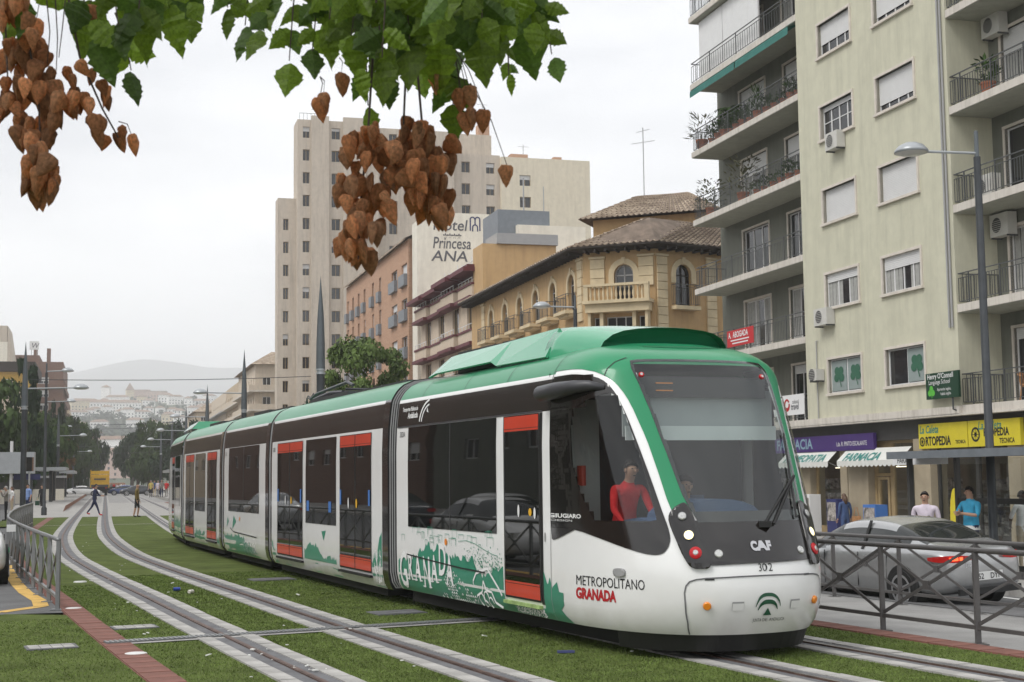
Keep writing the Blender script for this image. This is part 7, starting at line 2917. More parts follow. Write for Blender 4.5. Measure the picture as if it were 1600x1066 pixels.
# white and green car at the left edge, partly behind the left barrier
c_ = tr(28.5, -2.72)
dx = r1x(29) - r1x(28)
cl_ = car('white car with green side stripe beside left barrier', (c_.x, c_.y, 0), math.atan2(-1, -dx), 'car_white', tail=False)
st_ = MB()
for sg in (1, -1):
    st_.bar((-1.9, sg * .922, .50), (1.7, sg * .922, .62), .09, .012, up=(0, sg, 0))
st_.build('side_stripe', 'tram_green', cl_)
# traffic mirrored in the tram's glass and along the left carriageway
for k, (y, o, pt_) in enumerate(((17.5, -6.5, 'car_silver'), (36, -6.4, 'car_white'), (44, -6.6, 'car_dark'), (52, -3.6, 'car_silver'))):
    c_ = tr(y, o)
    dx = r1x(y + .5) - r1x(y - .5)
    if y > 20:
        car(['', 'white car driving on the outer lane of left carriageway', 'dark car driving on the outer lane of left carriageway', 'silver car on inner lane of left carriageway'][k], (c_.x, c_.y, 0), math.atan2(1, dx), pt_, detail=False, group='traffic on the left carriageway')
# cars on the far cross street
for n, t, rz, pt_, lab, zr in ((-2.9, 209, 0, 'car_white', 'white car on cross street left of yellow truck', 1.0), (-6.6, 207, 0, 'car_white', 'white car at the edge of cross street by left platform', 1.0), (4.2, 205, 3.14, 'car_dark', 'dark car crossing just right of yellow truck', 1.0), (9.2, 208, 3.14, 'car_white', 'white van like car behind the waiting passengers', 1.25), (2.6, 214, 3.14, 'car_blue', 'blue car half hidden behind dark car', 1.0), (-12, 204, 0, 'car_silver', 'silver car at far left of cross street', 1.0)):
    p = W(n, t)
    car(lab, (p.x, p.y, 0), STREET + rz, pt_, detail=False, group='cars on the far cross street', zroof=zr)
# yellow maintenance lorry on the rails
mat('truck_yellow', (0.62, 0.36, 0.015), 0.5, var=0.12)
p = tr(203, .75)
tk = thing('maintenance_truck', 'yellow maintenance lorry seen from behind on left track', 'truck', (p.x, p.y, 0), STREET)
for k in range(4):
    MB().box(-1.25, 1.25, -.05, 4.6, 1.55 + k * .5, 1.98 + k * .5).build('side_panel', 'truck_yellow', tk)
MB().box(-1.28, 1.28, -.08, 4.6, 1.2, 1.53).build('tail_board', 'fascia_dark', tk)
for x in (-1.29, 1.19):
    MB().box(x, x + .1, -.12, -.05, 1.1, 3.65).build('corner_post', 'truck_yellow', tk)
MB().box(-1.1, 1.1, .2, 5.5, .6, 1.2).build('chassis', 'under_black', tk)
MB().box(-1.15, 1.15, 4.8, 6.8, 1.0, 3.0).build('cab', 'truck_yellow', tk)
for x in (-.85, .85):
    for y in (.9, 2.2, 5.6):
        MB().tube([(x - .18, y, .5), (x + .18, y, .5)], .5, 18).build('wheel', 'tyre', tk)
    MB().box(x - .12, x + .12, -.10, -.02, 1.02, 1.14).build('tail_lamp', 'tail_red', tk)
MB().box(-.8, .8, -.075, -.06, 2.2, 2.42).build('dark_plate', 'fascia_dark', tk)
# ================================================================ people
mat('skin', (0.42, 0.25, 0.17), 0.55, var=0.06)
mat('skin_dark', (0.055, 0.032, 0.022), 0.5, var=0.06)
mat('hair_dark', (0.018, 0.013, 0.010), 0.6, var=0.1)
mat('hair_grey', (0.30, 0.28, 0.26), 0.6, var=0.1)
mat('hair_brown', (0.09, 0.05, 0.03), 0.6, var=0.1)
CL = dict(navy=(0.018, 0.025, 0.065), brown=(0.16, 0.115, 0.03), black=(0.014, 0.014, 0.016), sky=(0.20, 0.30, 0.55), white=(0.66, 0.66, 0.64), azure=(0.045, 0.34, 0.55), red=(0.52, 0.018, 0.022), grey=(0.22, 0.20, 0.18), beige=(0.45, 0.38, 0.27), denim=(0.05, 0.085, 0.19), khaki=(0.28, 0.25, 0.15), lilac=(0.60, 0.53, 0.60), hivis=(0.55, 0.62, 0.03), yellow=(0.50, 0.40, 0.12), shoe=(0.02, 0.018, 0.016), redshoe=(0.45, 0.03, 0.03), teal=(0.04, 0.16, 0.2))
for k, v in CL.items():
    mat('cloth_' + k, v, 0.85, var=0.14, scale=9, bump=0.3, bscale=25)


def person(lab, loc, rz, H=1.75, top='white', bottom='navy', shoe='shoe', hair='hair_dark', skin='skin', long_sleeve=False, shorts=False, legL=(0, 0), legR=(0, 0), armL=None, armR=None, lean=0.0, sit=False, bald=False, long_hair=False, wide=1.0, group=None, over=None, head_turn=0.0):
    """one skinned body; leg = (hip swing, knee bend) in radians, arm = (elbow, wrist) relative to the shoulder"""
    k = H / 1.75
    root = thing('person', lab, 'person', loc, rz, group)
    V, E, Rr, bm_ = [], [], [], []

    def add(p, r, par=None, m=None):
        V.append(Vector(p))
        Rr.append(r if hasattr(r, '__len__') else (r, r))
        if par is not None:
            E.append((par, len(V) - 1))
            bm_.append((par, len(V) - 1, m))
        return len(V) - 1

    hz = .93 if not sit else .50
    ln = lambda z: Vector((0, math.sin(lean) * (z - hz), hz + math.cos(lean) * (z - hz)))
    pel = add((0, 0, hz), (.15 * wide, .115 * wide))
    wai = add(ln(hz + .17), (.14 * wide, .105 * wide), pel, 't')
    che = add(ln(hz + .37), (.165 * wide, .115 * wide), wai, 't')
    nb = add(ln(hz + .52), (.075, .07), che, 't')
    nt_ = add(ln(hz + .585) + Vector((0, .012, 0)), .055, nb, 's')
    hc = ln(hz + .68) + Vector((0, .03, 0))
    h1 = add(hc, (.078, .095), nt_, 's')
    h2 = add(hc + Vector((0, -.005, .075)), (.072, .085), h1, 's')
    hands = []
    for sg, arm in ((-1, armL), (1, armR)):
        sh = ln(hz + .475) + Vector((sg * .185 * wide, 0, 0))
        s_ = add(sh, .062 * (.5 + .5 * wide), che, 't')
        el, wr_ = arm if arm else ((sg * .05, -.02, -.29), (sg * .07, .06, -.54))
        e_ = add(sh + Vector(el), .045, s_, 't')
        w_ = add(sh + Vector(wr_), .029, e_, 't' if long_sleeve else 's')
        d_ = (Vector(wr_) - Vector(el)).normalized()
        h_ = add(sh + Vector(wr_) + d_ * .075, (.038, .022), w_, 's')
        hands.append((sh + Vector(wr_) + d_ * .06, d_, sg))
    for sg, (sw, kn) in ((-1, legL), (1, legR)):
        hp = Vector((sg * .092, 0, hz - .04))
        a = add(hp, .098, pel, 'b')
        if sit:
            kp = hp + Vector((sg * .05, .42, .02))
            ap = kp + Vector((0, .02, -.42))
        else:
            kp = hp + Vector((sg * .005, math.sin(sw) * .42, -math.cos(sw) * .42))
            ap = kp + Vector((0, math.sin(sw - kn) * .40, -math.cos(sw - kn) * .40))
        b = add(kp, .060, a, 'b')
        c_ = add(ap, .040, b, 's' if shorts else 'b')
        f_ = add(ap + Vector((0, .03, -.045)), .042, c_, 'f')
        add(ap + Vector((sg * .02, .17, -.055)), (.042, .03), f_, 'f')
    me = bpy.data.meshes.new('body')
    me.from_pydata([v * k for v in V], E, [])
    ob = bpy.data.objects.new('body', me)
    COL.objects.link(ob)
    sk = ob.modifiers.new('skin', 'SKIN')
    for i, r in enumerate(Rr):
        me.skin_vertices[0].data[i].radius = (r[0] * k, r[1] * k)
    me.skin_vertices[0].data[0].use_root = True
    sb = ob.modifiers.new('sub', 'SUBSURF')
    sb.levels = sb.render_levels = 2
    dg = bpy.context.evaluated_depsgraph_get()
    ev = bpy.data.meshes.new_from_object(ob.evaluated_get(dg))
    bpy.data.objects.remove(ob)
    bpy.data.meshes.remove(me)
    mats = ['cloth_' + top, 'cloth_' + bottom, skin, 'cloth_' + shoe, 'text_black']
    key = dict(t=0, b=1, s=2, f=3)
    ev.materials.clear()
    for m in mats:
        ev.materials.append(MT[m])
    P_ = [v * k for v in V]
    for pl in ev.polygons:
        c = pl.center
        best, bi = 1e9, 0
        for a, b, m in bm_:
            ab = P_[b] - P_[a]
            f = max(0, min(1, (c - P_[a]).dot(ab) / max(1e-9, ab.length_squared)))
            ra = Rr[a][0] + (Rr[b][0] - Rr[a][0]) * f
            q = (c - (P_[a] + ab * f)).length - ra * k * .9
            if q < best:
                best, bi = q, key[m]
        pl.material_index = bi
        pl.use_smooth = True
    # nose, ears, eyes and fingers join the same body mesh
    ex = MB()
    hh = hc * k
    def blob(c, rx, ry, rz_, m, n=6):
        pts = []
        for i in range(1, n):
            th = math.pi * i / n
            for j in range(n):
                ph = 2 * math.pi * j / n
                pts.append((c.x + rx * math.sin(th) * math.cos(ph), c.y + ry * math.sin(th) * math.sin(ph), c.z + rz_ * math.cos(th)))
        k0 = len(ex.v)
        ex.v += pts
        for i in range(n - 2):
            for j in range(n):
                a, b = k0 + i * n + j, k0 + i * n + (j + 1) % n
                ex.f.append((a, b, b + n, a + n))
                ex.m.append(m)
        ex.f.append(tuple(range(k0, k0 + n)))
        ex.m.append(m)
        ex.f.append(tuple(range(k0 + (n - 2) * n, k0 + (n - 1) * n)))
        ex.m.append(m)
    blob(hh + Vector((0, .100, .0)) * k, .013 * k, .022 * k, .022 * k, 2)
    blob(hh + Vector((0, .088, -.055)) * k, .026 * k, .008 * k, .007 * k, 4)
    for sg in (-1, 1):
        blob(hh + Vector((sg * .032, .086, .028)) * k, .012 * k, .008 * k, .007 * k, 4)
        blob(hh + Vector((sg * .080, .0, .01)) * k, .012 * k, .022 * k, .032 * k, 2)
    for c, d_, sg in hands:
        c = c * k
        sd = d_.cross(Vector((0, 1, 0)))
        sd = sd.normalized() if sd.length > .2 else Vector((1, 0, 0))
        nv = sd.cross(d_).normalized()
        for q, L_ in ((-1.5, .062), (-.5, .075), (.5, .078), (1.5, .068)):
            b0 = c + (sd * q * .016 + d_ * .045) * k
            ex.tube([b0, b0 + (d_ * L_ * .55 + nv * .006) * k, b0 + (d_ * L_ + nv * .026) * k], [.0085 * k, .008 * k, .006 * k], 6, 2)
        b0 = c + (sd * -.03 + d_ * .0) * k
        ex.tube([b0, b0 + (sd * -.018 + d_ * .03 + nv * .012) * k, b0 + (sd * -.016 + d_ * .055 + nv * .02) * k], [.010 * k, .009 * k, .007 * k], 6, 2)
    bmh = bmesh.new()
    bmh.from_mesh(ev)
    tmp = bpy.data.meshes.new('t')
    tmp.from_pydata(ex.v, [], ex.f)
    tmp.polygons.foreach_set('material_index', ex.m)
    tmp.polygons.foreach_set('use_smooth', [True] * len(tmp.polygons))
    bmh.from_mesh(tmp)
    bmesh.ops.recalc_face_normals(bmh, faces=bmh.faces)
    bmh.to_mesh(ev)
    bmh.free()
    bpy.data.meshes.remove(tmp)
    link('body', ev, root)
    if not bald:
        hm = MB()
        n, mm = 14, 7
        hcx = hh + Vector((0, -.012, .035)) * k
        for i in range(mm + 1):
            for j in range(n):
                ph = 2 * math.pi * j / n
                front = math.sin(ph)
                th = (math.pi * .5) * i / mm * (1 - .40 * max(0, front))
                drop = (.0 if front > .3 else (.11 if long_hair else .05)) * (i / mm) ** 2
                hm.v.append(tuple(hcx + Vector((.093 * math.sin(th) * math.cos(ph), .112 * math.sin(th) * math.sin(ph) * (1 if front < 0 else .88), .105 * math.cos(th) - drop)) * k))
        for i in range(mm):
            for j in range(n):
                a, b = i * n + j, i * n + (j + 1) % n
                hm.f.append((a, b, b + n, a + n))
                hm.m.append(0)
        hm.build('hair', hair, root, smooth=True)
    if long_hair:
        lh = MB()
        lh.tube([hh + Vector((0, -.07, .02)) * k, hh + Vector((0, -.10, -.10)) * k, hh + Vector((0, -.085, -.24)) * k], [.08 * k, .085 * k, .05 * k], 10)
        lh.build('long_hair', hair, root, smooth=True)
    if over == 'skirt_hem':
        hm = MB()
        hm.lathe([(.165 * k, 0), (.175 * k, -.09 * k)], 16, 0, (0, 0, .96 * k))
        hm.build('shirt_hem', 'cloth_white', root)
    return root


# looking towards +x means rz = -90 degrees
EAST, WEST, SOUTH, NORTH = -math.pi / 2, math.pi / 2, math.pi, 0
person('person in navy tracksuit with red shoes striding over the crossing', (-22.85, 78.2, 0), EAST, 1.76, 'navy', 'navy', 'redshoe', long_sleeve=True, legL=(-.42, .25), legR=(.45, .12), armL=((-.05, .12, -.25), (.06, .32, -.28)), armR=((.05, .10, -.26), (-.05, .33, -.30)), lean=.08)
person('person in brown top and black shorts walking over the crossing', (-19.85, 75.6, 0), EAST, 1.76, 'brown', 'black', 'shoe', bald=True, shorts=True, legL=(.16, .30), legR=(-.12, .1), long_sleeve=True)
person('person in light blue shirt standing by the left street lamp', (-30.0, 88.6, 0), 2.6, 1.80, 'sky', 'navy', wide=1.15)
person('person in white standing beside the one in light blue shirt', (-31.3, 89.5, 0), 2.2, 1.66, 'white', 'beige', hair='hair_brown', long_hair=True)
person('person in black suit carrying a green bag behind the lamp', (-31.9, 97.0, 0), 2.9, 1.74, 'black', 'black', long_sleeve=True, legL=(.12, .1), legR=(-.1, .1))
person('person in grey shirt with raised hands behind left barrier', (-25.3, 71.5, 0), 2.0, 1.72, 'grey', 'black', hair='hair_grey', armL=((-.10, .12, -.22), (.10, .22, .02)), armR=((.10, .12, -.22), (-.04, .24, .04)), long_sleeve=True)
gb = thing('shoulder_bag', 'green bag hanging from the hand of person in black suit', 'bag', (-32.15, 96.85, .35))
MB().box(-.14, .14, -.06, .06, 0, .30).build('bag_body', 'sign_green', gb)
MB().tube([(-.1, 0, .35), (-.06, 0, .52), (.06, 0, .52), (.1, 0, .35)], .012, 5).build('handle', 'tram_green', gb)
for px, top, bot, lab, Y_ in ((236, 'yellow', 'black', 'person in yellow top waiting on right platform', 146), (241.5, 'denim', 'beige', 'person in blue top waiting on right platform', 148), (247, 'lilac', 'black', 'person in pale pink top waiting on right platform', 147), (252.5, 'grey', 'navy', 'person in grey coat waiting on right platform', 145), (260, 'red', 'grey', 'person in dark red coat waiting at platform edge', 147)):
    person(lab, ((px - 800) / 2230 * Y_, Y_, .30), random.uniform(2.5, 3.8), random.uniform(1.62, 1.76), top, bot, hair=random.choice(['hair_grey', 'hair_dark', 'hair_grey']), wide=1.1)
# around the bus shelter
person('person in bright blue shirt standing with folded arms beside bus shelter', (9.50, 29.9, -.27), WEST + .35, 1.80, 'azure', 'navy', wide=1.28, armL=((-.10, .10, -.24), (.20, .24, -.20)), armR=((.10, .10, -.24), (-.20, .26, -.17)), over='skirt_hem')
person('person in pale shirt with a shoulder strap at the bus shelter', (8.33, 29.1, -.25), SOUTH - .5, 1.70, 'lilac', 'khaki', wide=1.22)
person('person sitting on shelter bench in pale top', (8.72, 31.4, -.26), SOUTH + .2, 1.66, 'white', 'denim', sit=True)
person('person in grey printed shirt and pale trousers behind shelter glass', (10.95, 31.0, -.28), SOUTH + .5, 1.70, 'white', 'beige', skin='skin_dark', armL=((-.08, -.08, -.26), (-.02, -.16, -.42)), armR=((.08, -.08, -.26), (.02, -.16, -.42)))
person('person in denim jacket looking into the pharmacy window', (10.45, 45.4, -.36), NORTH + .3, 1.56, 'denim', 'denim', hair='hair_brown', long_hair=True, long_sleeve=True)
hb = thing('handbag', 'brown handbag at the side of person at pharmacy window', 'bag', (10.78, 45.3, .18))
MB().box(-.13, .13, -.07, .07, 0, .30).build('bag_body', 'wicker', hb)
MB().tube([(-.08, 0, .3), (-.03, 0, .58), (.03, 0, .58), (.08, 0, .3)], .012, 5).build('strap', 'wicker', hb)
# in the cab
pc = mA.P(5.98, .62, 0) + ORG
rzc = math.atan2(HA.y, HA.x) - math.pi / 2
person('person in red jacket leaning forward in the tram cab', (pc.x, pc.y, .45), rzc, 1.58, 'red', 'black', long_sleeve=True, lean=.30, armR=((.06, .10, -.26), (.05, .30, -.40)), armL=((-.05, .12, -.26), (.0, .34, -.36)))
pc = mA.P(5.80, 1.50, 0) + ORG
person('driver in yellow safety vest seated in tram cab', (pc.x, pc.y, .52), rzc, 1.74, 'hivis', 'navy', sit=True, armL=((-.08, .14, -.22), (-.05, .38, -.18)), armR=((.08, .14, -.22), (.05, .38, -.18)))
# crowd far down the boulevard: a mass nobody could count
rc_ = random.Random(21)
cr_ = MB()
for _ in range(170):
    t_ = rc_.uniform(262, 420)
    p = W(rc_.uniform(-.6, 3.6) + (t_ - 260) * .004, t_)
    h = rc_.uniform(1.5, 1.8)
    w = rc_.uniform(.2, .28)
    m = rc_.randrange(5)
    k0 = len(cr_.v)
    for z, rr in ((0, .10), (.5 * h, .16), (.62 * h, w * .75), (.80 * h, w), (.84 * h, .07), (.88 * h, .10), (.97 * h, .10), (h, .03)):
        for j in range(6):
            cr_.v.append((p.x + rr * math.cos(j * 1.047), p.y + rr * .7 * math.sin(j * 1.047), z))
    for i in range(7):
        for j in range(6):
            a, b = k0 + i * 6 + j, k0 + i * 6 + (j + 1) % 6
            cr_.f.append((a, b, b + 6, a + 6))
            cr_.m.append(5 if i < 2 else (m if i < 4 else 6))
tag(cr_.build('distant_crowd', ['cloth_white', 'cloth_navy', 'cloth_lilac', 'cloth_grey', 'cloth_red', 'cloth_black', 'skin'], None, fix=False), 'distant crowd walking on the boulevard between the trees', 'crowd', kind='stuff')
# ================================================================ trees
mat('bark', (0.07, 0.055, 0.04), 0.9, var=0.3, scale=6)
mat('leaf_mid', (0.050, 0.080, 0.024), 0.75, var=0.45, scale=1.2, spec=0.2)
mat('leaf_light', (0.098, 0.145, 0.040), 0.75, var=0.45, scale=1.6, spec=0.2)
mat('leaf_dark', (0.020, 0.038, 0.016), 0.8, var=0.45, scale=1.0, spec=0.2)
mat('leaf_rust', (0.11, 0.065, 0.022), 0.8, var=0.45, scale=1.2, spec=0.2)


def crown_mesh(seed, n, shape, leaf, mname, clumps=26):
    """leaf faces gathered in uneven clumps through the crown volume; unit crown: radius 1, height 0..1 scaled later"""
    rr = random.Random(seed)
    mb = MB()
    cl = []
    while len(cl) < clumps:
        p = Vector((rr.uniform(-1, 1), rr.uniform(-1, 1), rr.uniform(0, 1)))
        if shape == 'round':
            e = Vector((p.x, p.y, (p.z - .5) * 2))
            if e.length > 1 or e.length < .35:
                continue
            r = rr.uniform(.13, .31)
        elif shape == 'cone':
            w = (1 - p.z) ** .8
            if math.hypot(p.x, p.y) > w or math.hypot(p.x, p.y) < w * .3:
                continue
            r = rr.uniform(.12, .30) * (.4 + .8 * w)
        else:
            w = math.sin(math.pi * min(1, p.z * .9 + .1)) ** .6
            if math.hypot(p.x, p.y) > w:
                continue
            r = rr.uniform(.2, .4)
        cl.append((p, r))
    for _ in range(n):
        p, r = cl[rr.randrange(len(cl))]
        d_ = Vector((rr.gauss(0, 1), rr.gauss(0, 1), rr.gauss(0, 1))).normalized()
        q = p + Vector((d_.x, d_.y, d_.z * .5)) * r * (rr.random() ** .4)
        if q.z < .0:
            continue
        nrm = (d_ + Vector((rr.gauss(0, .5), rr.gauss(0, .5), .5 + rr.gauss(0, .5)))).normalized()
        u = nrm.cross(Vector((rr.gauss(0, 1), rr.gauss(0, 1), rr.gauss(0, 1)))).normalized()
        v = nrm.cross(u)
        L_ = leaf * rr.uniform(.6, 1.4)
        mb.face([q - u * L_ * .5, q + v * L_ * .3 , q + u * L_ * .6, q - v * L_ * .3])
    return mb


CROWNS = {}


def tree(lab, x, y, h, r, kind, trunk_h, mname, seed, group=None, z=0, n=3500, leaf=.085):
    t = thing('tree', lab, 'tree', (x, y, z), 0, group)
    key = (kind, seed % 3, mname, n, leaf)
    if key not in CROWNS:
        mb = crown_mesh(seed % 3 + 10, n, kind, leaf, mname, 34)
        me = bpy.data.meshes.new('crown')
        me.from_pydata(mb.v, [], mb.f)
        me.materials.append(MT[mname])
        CROWNS[key] = me
    c = link('crown', CROWNS[key], t)
    c.location = (0, 0, trunk_h)
    c.scale = (r, r, h - trunk_h)
    c.rotation_euler = (0, 0, seed * 1.3)
    tk_ = MB()
    rr = random.Random(seed)
    tk_.tube([(0, 0, -.1), (0.03, 0, trunk_h), (.05, .05, trunk_h + (h - trunk_h) * .6)], [.05 * r + .08, .04 * r + .06, .03], 8)
    for k in range(6):
        a = rr.random() * 6.28
        zz = trunk_h + (h - trunk_h) * rr.uniform(.02, .4)
        tk_.tube([(0, 0, zz), (math.cos(a) * r * .4, math.sin(a) * r * .4, zz + r * .35), (math.cos(a) * r * .8, math.sin(a) * r * .8, zz + r * .6)], [.06, .04, .012], 6)
    tk_.build('trunk', 'bark', t)
    return t


tree('bushy green street tree rising behind the tram next to tall mast', -7.1, 72.5, 8.9, 2.7, 'round', 4.0, 'leaf_light', 1, n=13000, leaf=.06)
tree('smaller green street tree merging with the bushy one', -9.0, 75.5, 7.2, 2.3, 'round', 3.2, 'leaf_light', 2, n=10000, leaf=.06)
LT = [(-9.5, 118, 9.5, 3.4, 'round', 2.0, 'leaf_mid'), (-7.2, 140, 13.0, 3.0, 'cone', 1.2, 'leaf_dark'), (-11, 150, 10.5, 4.2, 'round', 2.0, 'leaf_mid'), (-6.0, 162, 9.0, 3.0, 'round', 2.0, 'leaf_mid'), (-8.4, 180, 12.5, 3.6, 'cone', 1.5, 'leaf_dark'), (-6.2, 196, 8.0, 3.0, 'round', 2.4, 'leaf_rust'), (-6.8, 216, 15.0, 2.3, 'cone', .8, 'leaf_dark'), (-5.6, 232, 10.5, 3.4, 'round', 2.0, 'leaf_mid'), (-4.9, 250, 14.5, 2.2, 'cone', .8, 'leaf_dark'), (-4.4, 275, 11.0, 3.4, 'round', 2.5, 'leaf_mid'), (-3.8, 300, 12.0, 3.6, 'round', 2.5, 'leaf_dark'), (-3.6, 330, 12.0, 3.6, 'round', 2.5, 'leaf_mid'), (-3.4, 365, 12.5, 3.8, 'round', 2.5, 'leaf_mid'), (-12.5, 205, 10.0, 4.0, 'round', 2.0, 'leaf_mid'), (-13, 128, 8.0, 3.6, 'round', 1.5, 'leaf_dark')]
LTL = ['round green tree beside the left bus shelter', 'tall pointed conifer behind left mast', 'broad green tree behind kiosk', 'green tree at the head of left platform', 'dark shaggy conifer along left platform', 'rust coloured tree over left platform canopy', 'slim dark cypress before the hillside', 'round tree behind the slim cypress', 'second slim dark cypress further on', 'green tree lining boulevard behind cypresses', 'dark tree lining left of the boulevard', 'green tree beyond dark boulevard tree', 'last tree on left of the boulevard', 'broad tree behind the rust coloured one', 'low dark tree by the kiosk end']
for k, (n_, t_, h, r, kd, th, m) in enumerate(LT):
    Yp = W(n_, t_)
    tree(LTL[k], Yp.x, Yp.y, h * 1.12, r * 1.1, kd, th, m, k, 'trees on the left of the boulevard', n=3400, leaf=.10)
RT = [(9.8, 232, 10.5, 3.6, 'round', 1.5, 'leaf_dark'), (6.9, 246, 11.5, 3.8, 'round', 1.5, 'leaf_mid'), (9.6, 262, 13.5, 3.6, 'round', 1.5, 'leaf_mid'), (5.9, 282, 11.5, 3.8, 'round', 2.0, 'leaf_dark'), (8.8, 300, 14.0, 4.2, 'round', 2.0, 'leaf_mid'), (5.9, 330, 12.5, 4.0, 'round', 2.0, 'leaf_dark'), (6.2, 370, 12.5, 4.0, 'round', 2.0, 'leaf_mid'), (13.0, 250, 12.0, 4.0, 'round', 2.0, 'leaf_dark')]
RTL = ['dark tree behind the right platform canopy', 'green tree right of the boulevard mouth', 'tallest green tree right of boulevard', 'dark tree leaning over the boulevard', 'broad green tree in second row right', 'dark tree deeper on right of boulevard', 'last tree on right of boulevard', 'dark tree behind the tram tail']
for k, (n_, t_, h, r, kd, th, m) in enumerate(RT):
    Yp = W(n_, t_)
    tree(RTL[k], Yp.x, Yp.y, h, r, kd, th, m, k + 4, 'trees on the right of the boulevard', n=3400, leaf=.10)
# ================================================================ far hillside, town and mountain
mat('hill_scrub', (0.050, 0.062, 0.030), 0.95, var=0.45, scale=0.012)
mat('mountain_rock', (0.075, 0.085, 0.075), 0.95, var=0.3, scale=0.002)
mat('far_white', (0.82, 0.81, 0.78), 0.8, var=0.08, scale=.05)
mat('far_cream', (0.58, 0.50, 0.34), 0.8, var=0.08, scale=.05)
mat('far_pink', (0.46, 0.34, 0.28), 0.8, var=0.08, scale=.05)
mat('far_roof', (0.24, 0.16, 0.115), 0.9, var=0.2, scale=.1)
from mathutils import noise as NZ


def hill_z(x, y):
    f = (y - 820) / 800
    b = 92 * max(0, min(1, f)) ** 1.1
    return b + 9 * NZ.noise(Vector((x * .006, y * .006, 0))) * min(1, max(0, f * 3)) - .55


def sheet(name, x0, x1, y0, y1, nx, ny, fz, m):
    mb = MB()
    for j in range(ny + 1):
        for i in range(nx + 1):
            x, y = x0 + (x1 - x0) * i / nx, y0 + (y1 - y0) * j / ny
            mb.v.append((x, y, fz(x, y)))
    for j in range(ny):
        for i in range(nx):
            a = j * (nx + 1) + i
            mb.f.append((a, a + 1, a + nx + 2, a + nx + 1))
            mb.m.append(0)
    o = mb.build(name, m, None, smooth=True, fix=False)
    o['kind'] = 'structure'
    return o


sheet('hillside', -1300, 300, 800, 1900, 60, 40, hill_z, 'hill_scrub')


def mtn(x, y):
    # ridge line measured against the sky
    prof = [(-3800, 260), (-2600, 330), (-1900, 415), (-1450, 478), (-1150, 455), (-850, 425), (-500, 380), (0, 330), (900, 300), (2500, 260)]
    h = interp(prof, x * 5600 / max(y, 1) if y > 5600 else x)
    f = max(0, 1 - abs(y - 5600) / 1500)
    return h * f ** .8 + 38 * NZ.fractal(Vector((x * .0016, y * .0016, 3)), 1.0, 2.0, 5) * f - 2


sheet('mountain', -4200, 2800, 4100, 7000, 110, 46, mtn, 'mountain_rock')
rh = random.Random(8)


def far_house(lab, x, y, w, d_, h, m, roof=.25, name='hill_house', grp='white houses on the far hillside', rows=2, z=None, tower=False):
    z = hill_z(x, y) - 1.0 if z is None else z
    t = thing(name, lab, 'house', (x, y, z), STREET + rh.uniform(-.25, .25), grp)
    MB().box(-w / 2, w / 2, -d_ / 2, d_ / 2, 0, h).build('wall', m, t)
    q = MB()
    e = .5
    b0 = [(-w / 2 - e, -d_ / 2 - e, h), (w / 2 + e, -d_ / 2 - e, h), (w / 2 + e, d_ / 2 + e, h), (-w / 2 - e, d_ / 2 + e, h)]
    if tower:
        tp = [(0, 0, h + w * roof)] * 4
    else:
        tp = [(-w / 2 + d_ * .4, 0, h + d_ * roof), (w / 2 - d_ * .4, 0, h + d_ * roof), (w / 2 - d_ * .4, 0, h + d_ * roof), (-w / 2 + d_ * .4, 0, h + d_ * roof)]
    for i in range(4):
        j = (i + 1) % 4
        q.face([b0[i], b0[j], tp[j], tp[i]])
    q.face(b0)
    q.build('roof', 'far_roof', t, fix=False)
    n = max(2, int(w / 3.2))
    for rw in range(rows):
        for i in range(n):
            a = -w / 2 + w * (i + .5) / n
            zz = 1.4 + rw * 3.0
            if zz + 1.6 < h:
                WM = FWIN
                o = link('window', WM, t)
                o.location = (a, -d_ / 2 - .02, zz)
    return t


FWIN = _mesh(MB().box(-.55, .55, 0, .06, 0, 1.5), 'window', ['pane_dark'])
k = 0
HW = []
adj = ['small', 'narrow', 'long', 'tall', 'low', 'wide', 'plain', 'square']
plc = ['at the foot of hill', 'on the lower slope', 'half way up the slope', 'on the upper slope', 'near hill crest']
for row, (y, n) in enumerate(((990, 9), (1130, 12), (1290, 15), (1430, 16), (1560, 14))):
    for i in range(n):
        u = (i + rh.uniform(-.3, .3)) / n
        px = 85 + u * 265
        if row in (2,) and 130 < px < 215 and rh.random() < .55:
            continue
        if row == 1 and rh.random() < .5:
            continue
        yy_ = y + rh.uniform(-40, 40)
        x = (px - 800) / 2230 * yy_
        w = rh.choice([9, 11, 13, 16, 20])
        m = 'far_white' if rh.random() < .8 else 'far_cream'
        hh_ = rh.choice([6.5, 7.5, 9.5])
        lb_ = ('low ' if hh_ < 7 else 'tall ' if hh_ > 9 else '') + {9: 'narrow ', 11: 'small ', 13: '', 16: 'wide ', 20: 'long '}[w] + m[4:] + ' tile roofed house ' + plc[row]
        far_house(lb_, x, yy_, w, rh.uniform(8, 11), hh_, m, grp=lb_ + ' group')
far_house('long white many windowed house high on the hill', (178 - 800) / 2230 * 1480, 1480, 52, 12, 11, 'far_white', grp=None, rows=3)
far_house('cream long house left of the long white one', (131 - 800) / 2230 * 1470, 1470, 30, 12, 14, 'far_cream', grp=None, rows=3)
far_house('white square church tower on hill crest', (164 - 800) / 2230 * 1600, 1600, 9, 9, 21, 'far_white', .35, 'church_tower', None, 1, tower=True)
far_house('white house with arcade under church tower', (182 - 800) / 2230 * 1590, 1590, 26, 10, 10, 'far_white', grp=None)
far_house('pale dome tipped tower right of the church tower', (201 - 800) / 2230 * 1620, 1620, 8, 8, 15, 'far_cream', 1.1, 'church_tower', None, 1, tower=True)
far_house('grey blocky building pair on the hill crest', (219 - 800) / 2230 * 1640, 1640, 20, 12, 16, 'far_pink', .05, 'hill_building', None, 3)
far_house('second grey blocky building on the hill crest', (242 - 800) / 2230 * 1640, 1640, 24, 12, 14, 'far_pink', .05, 'hill_building', None, 3)
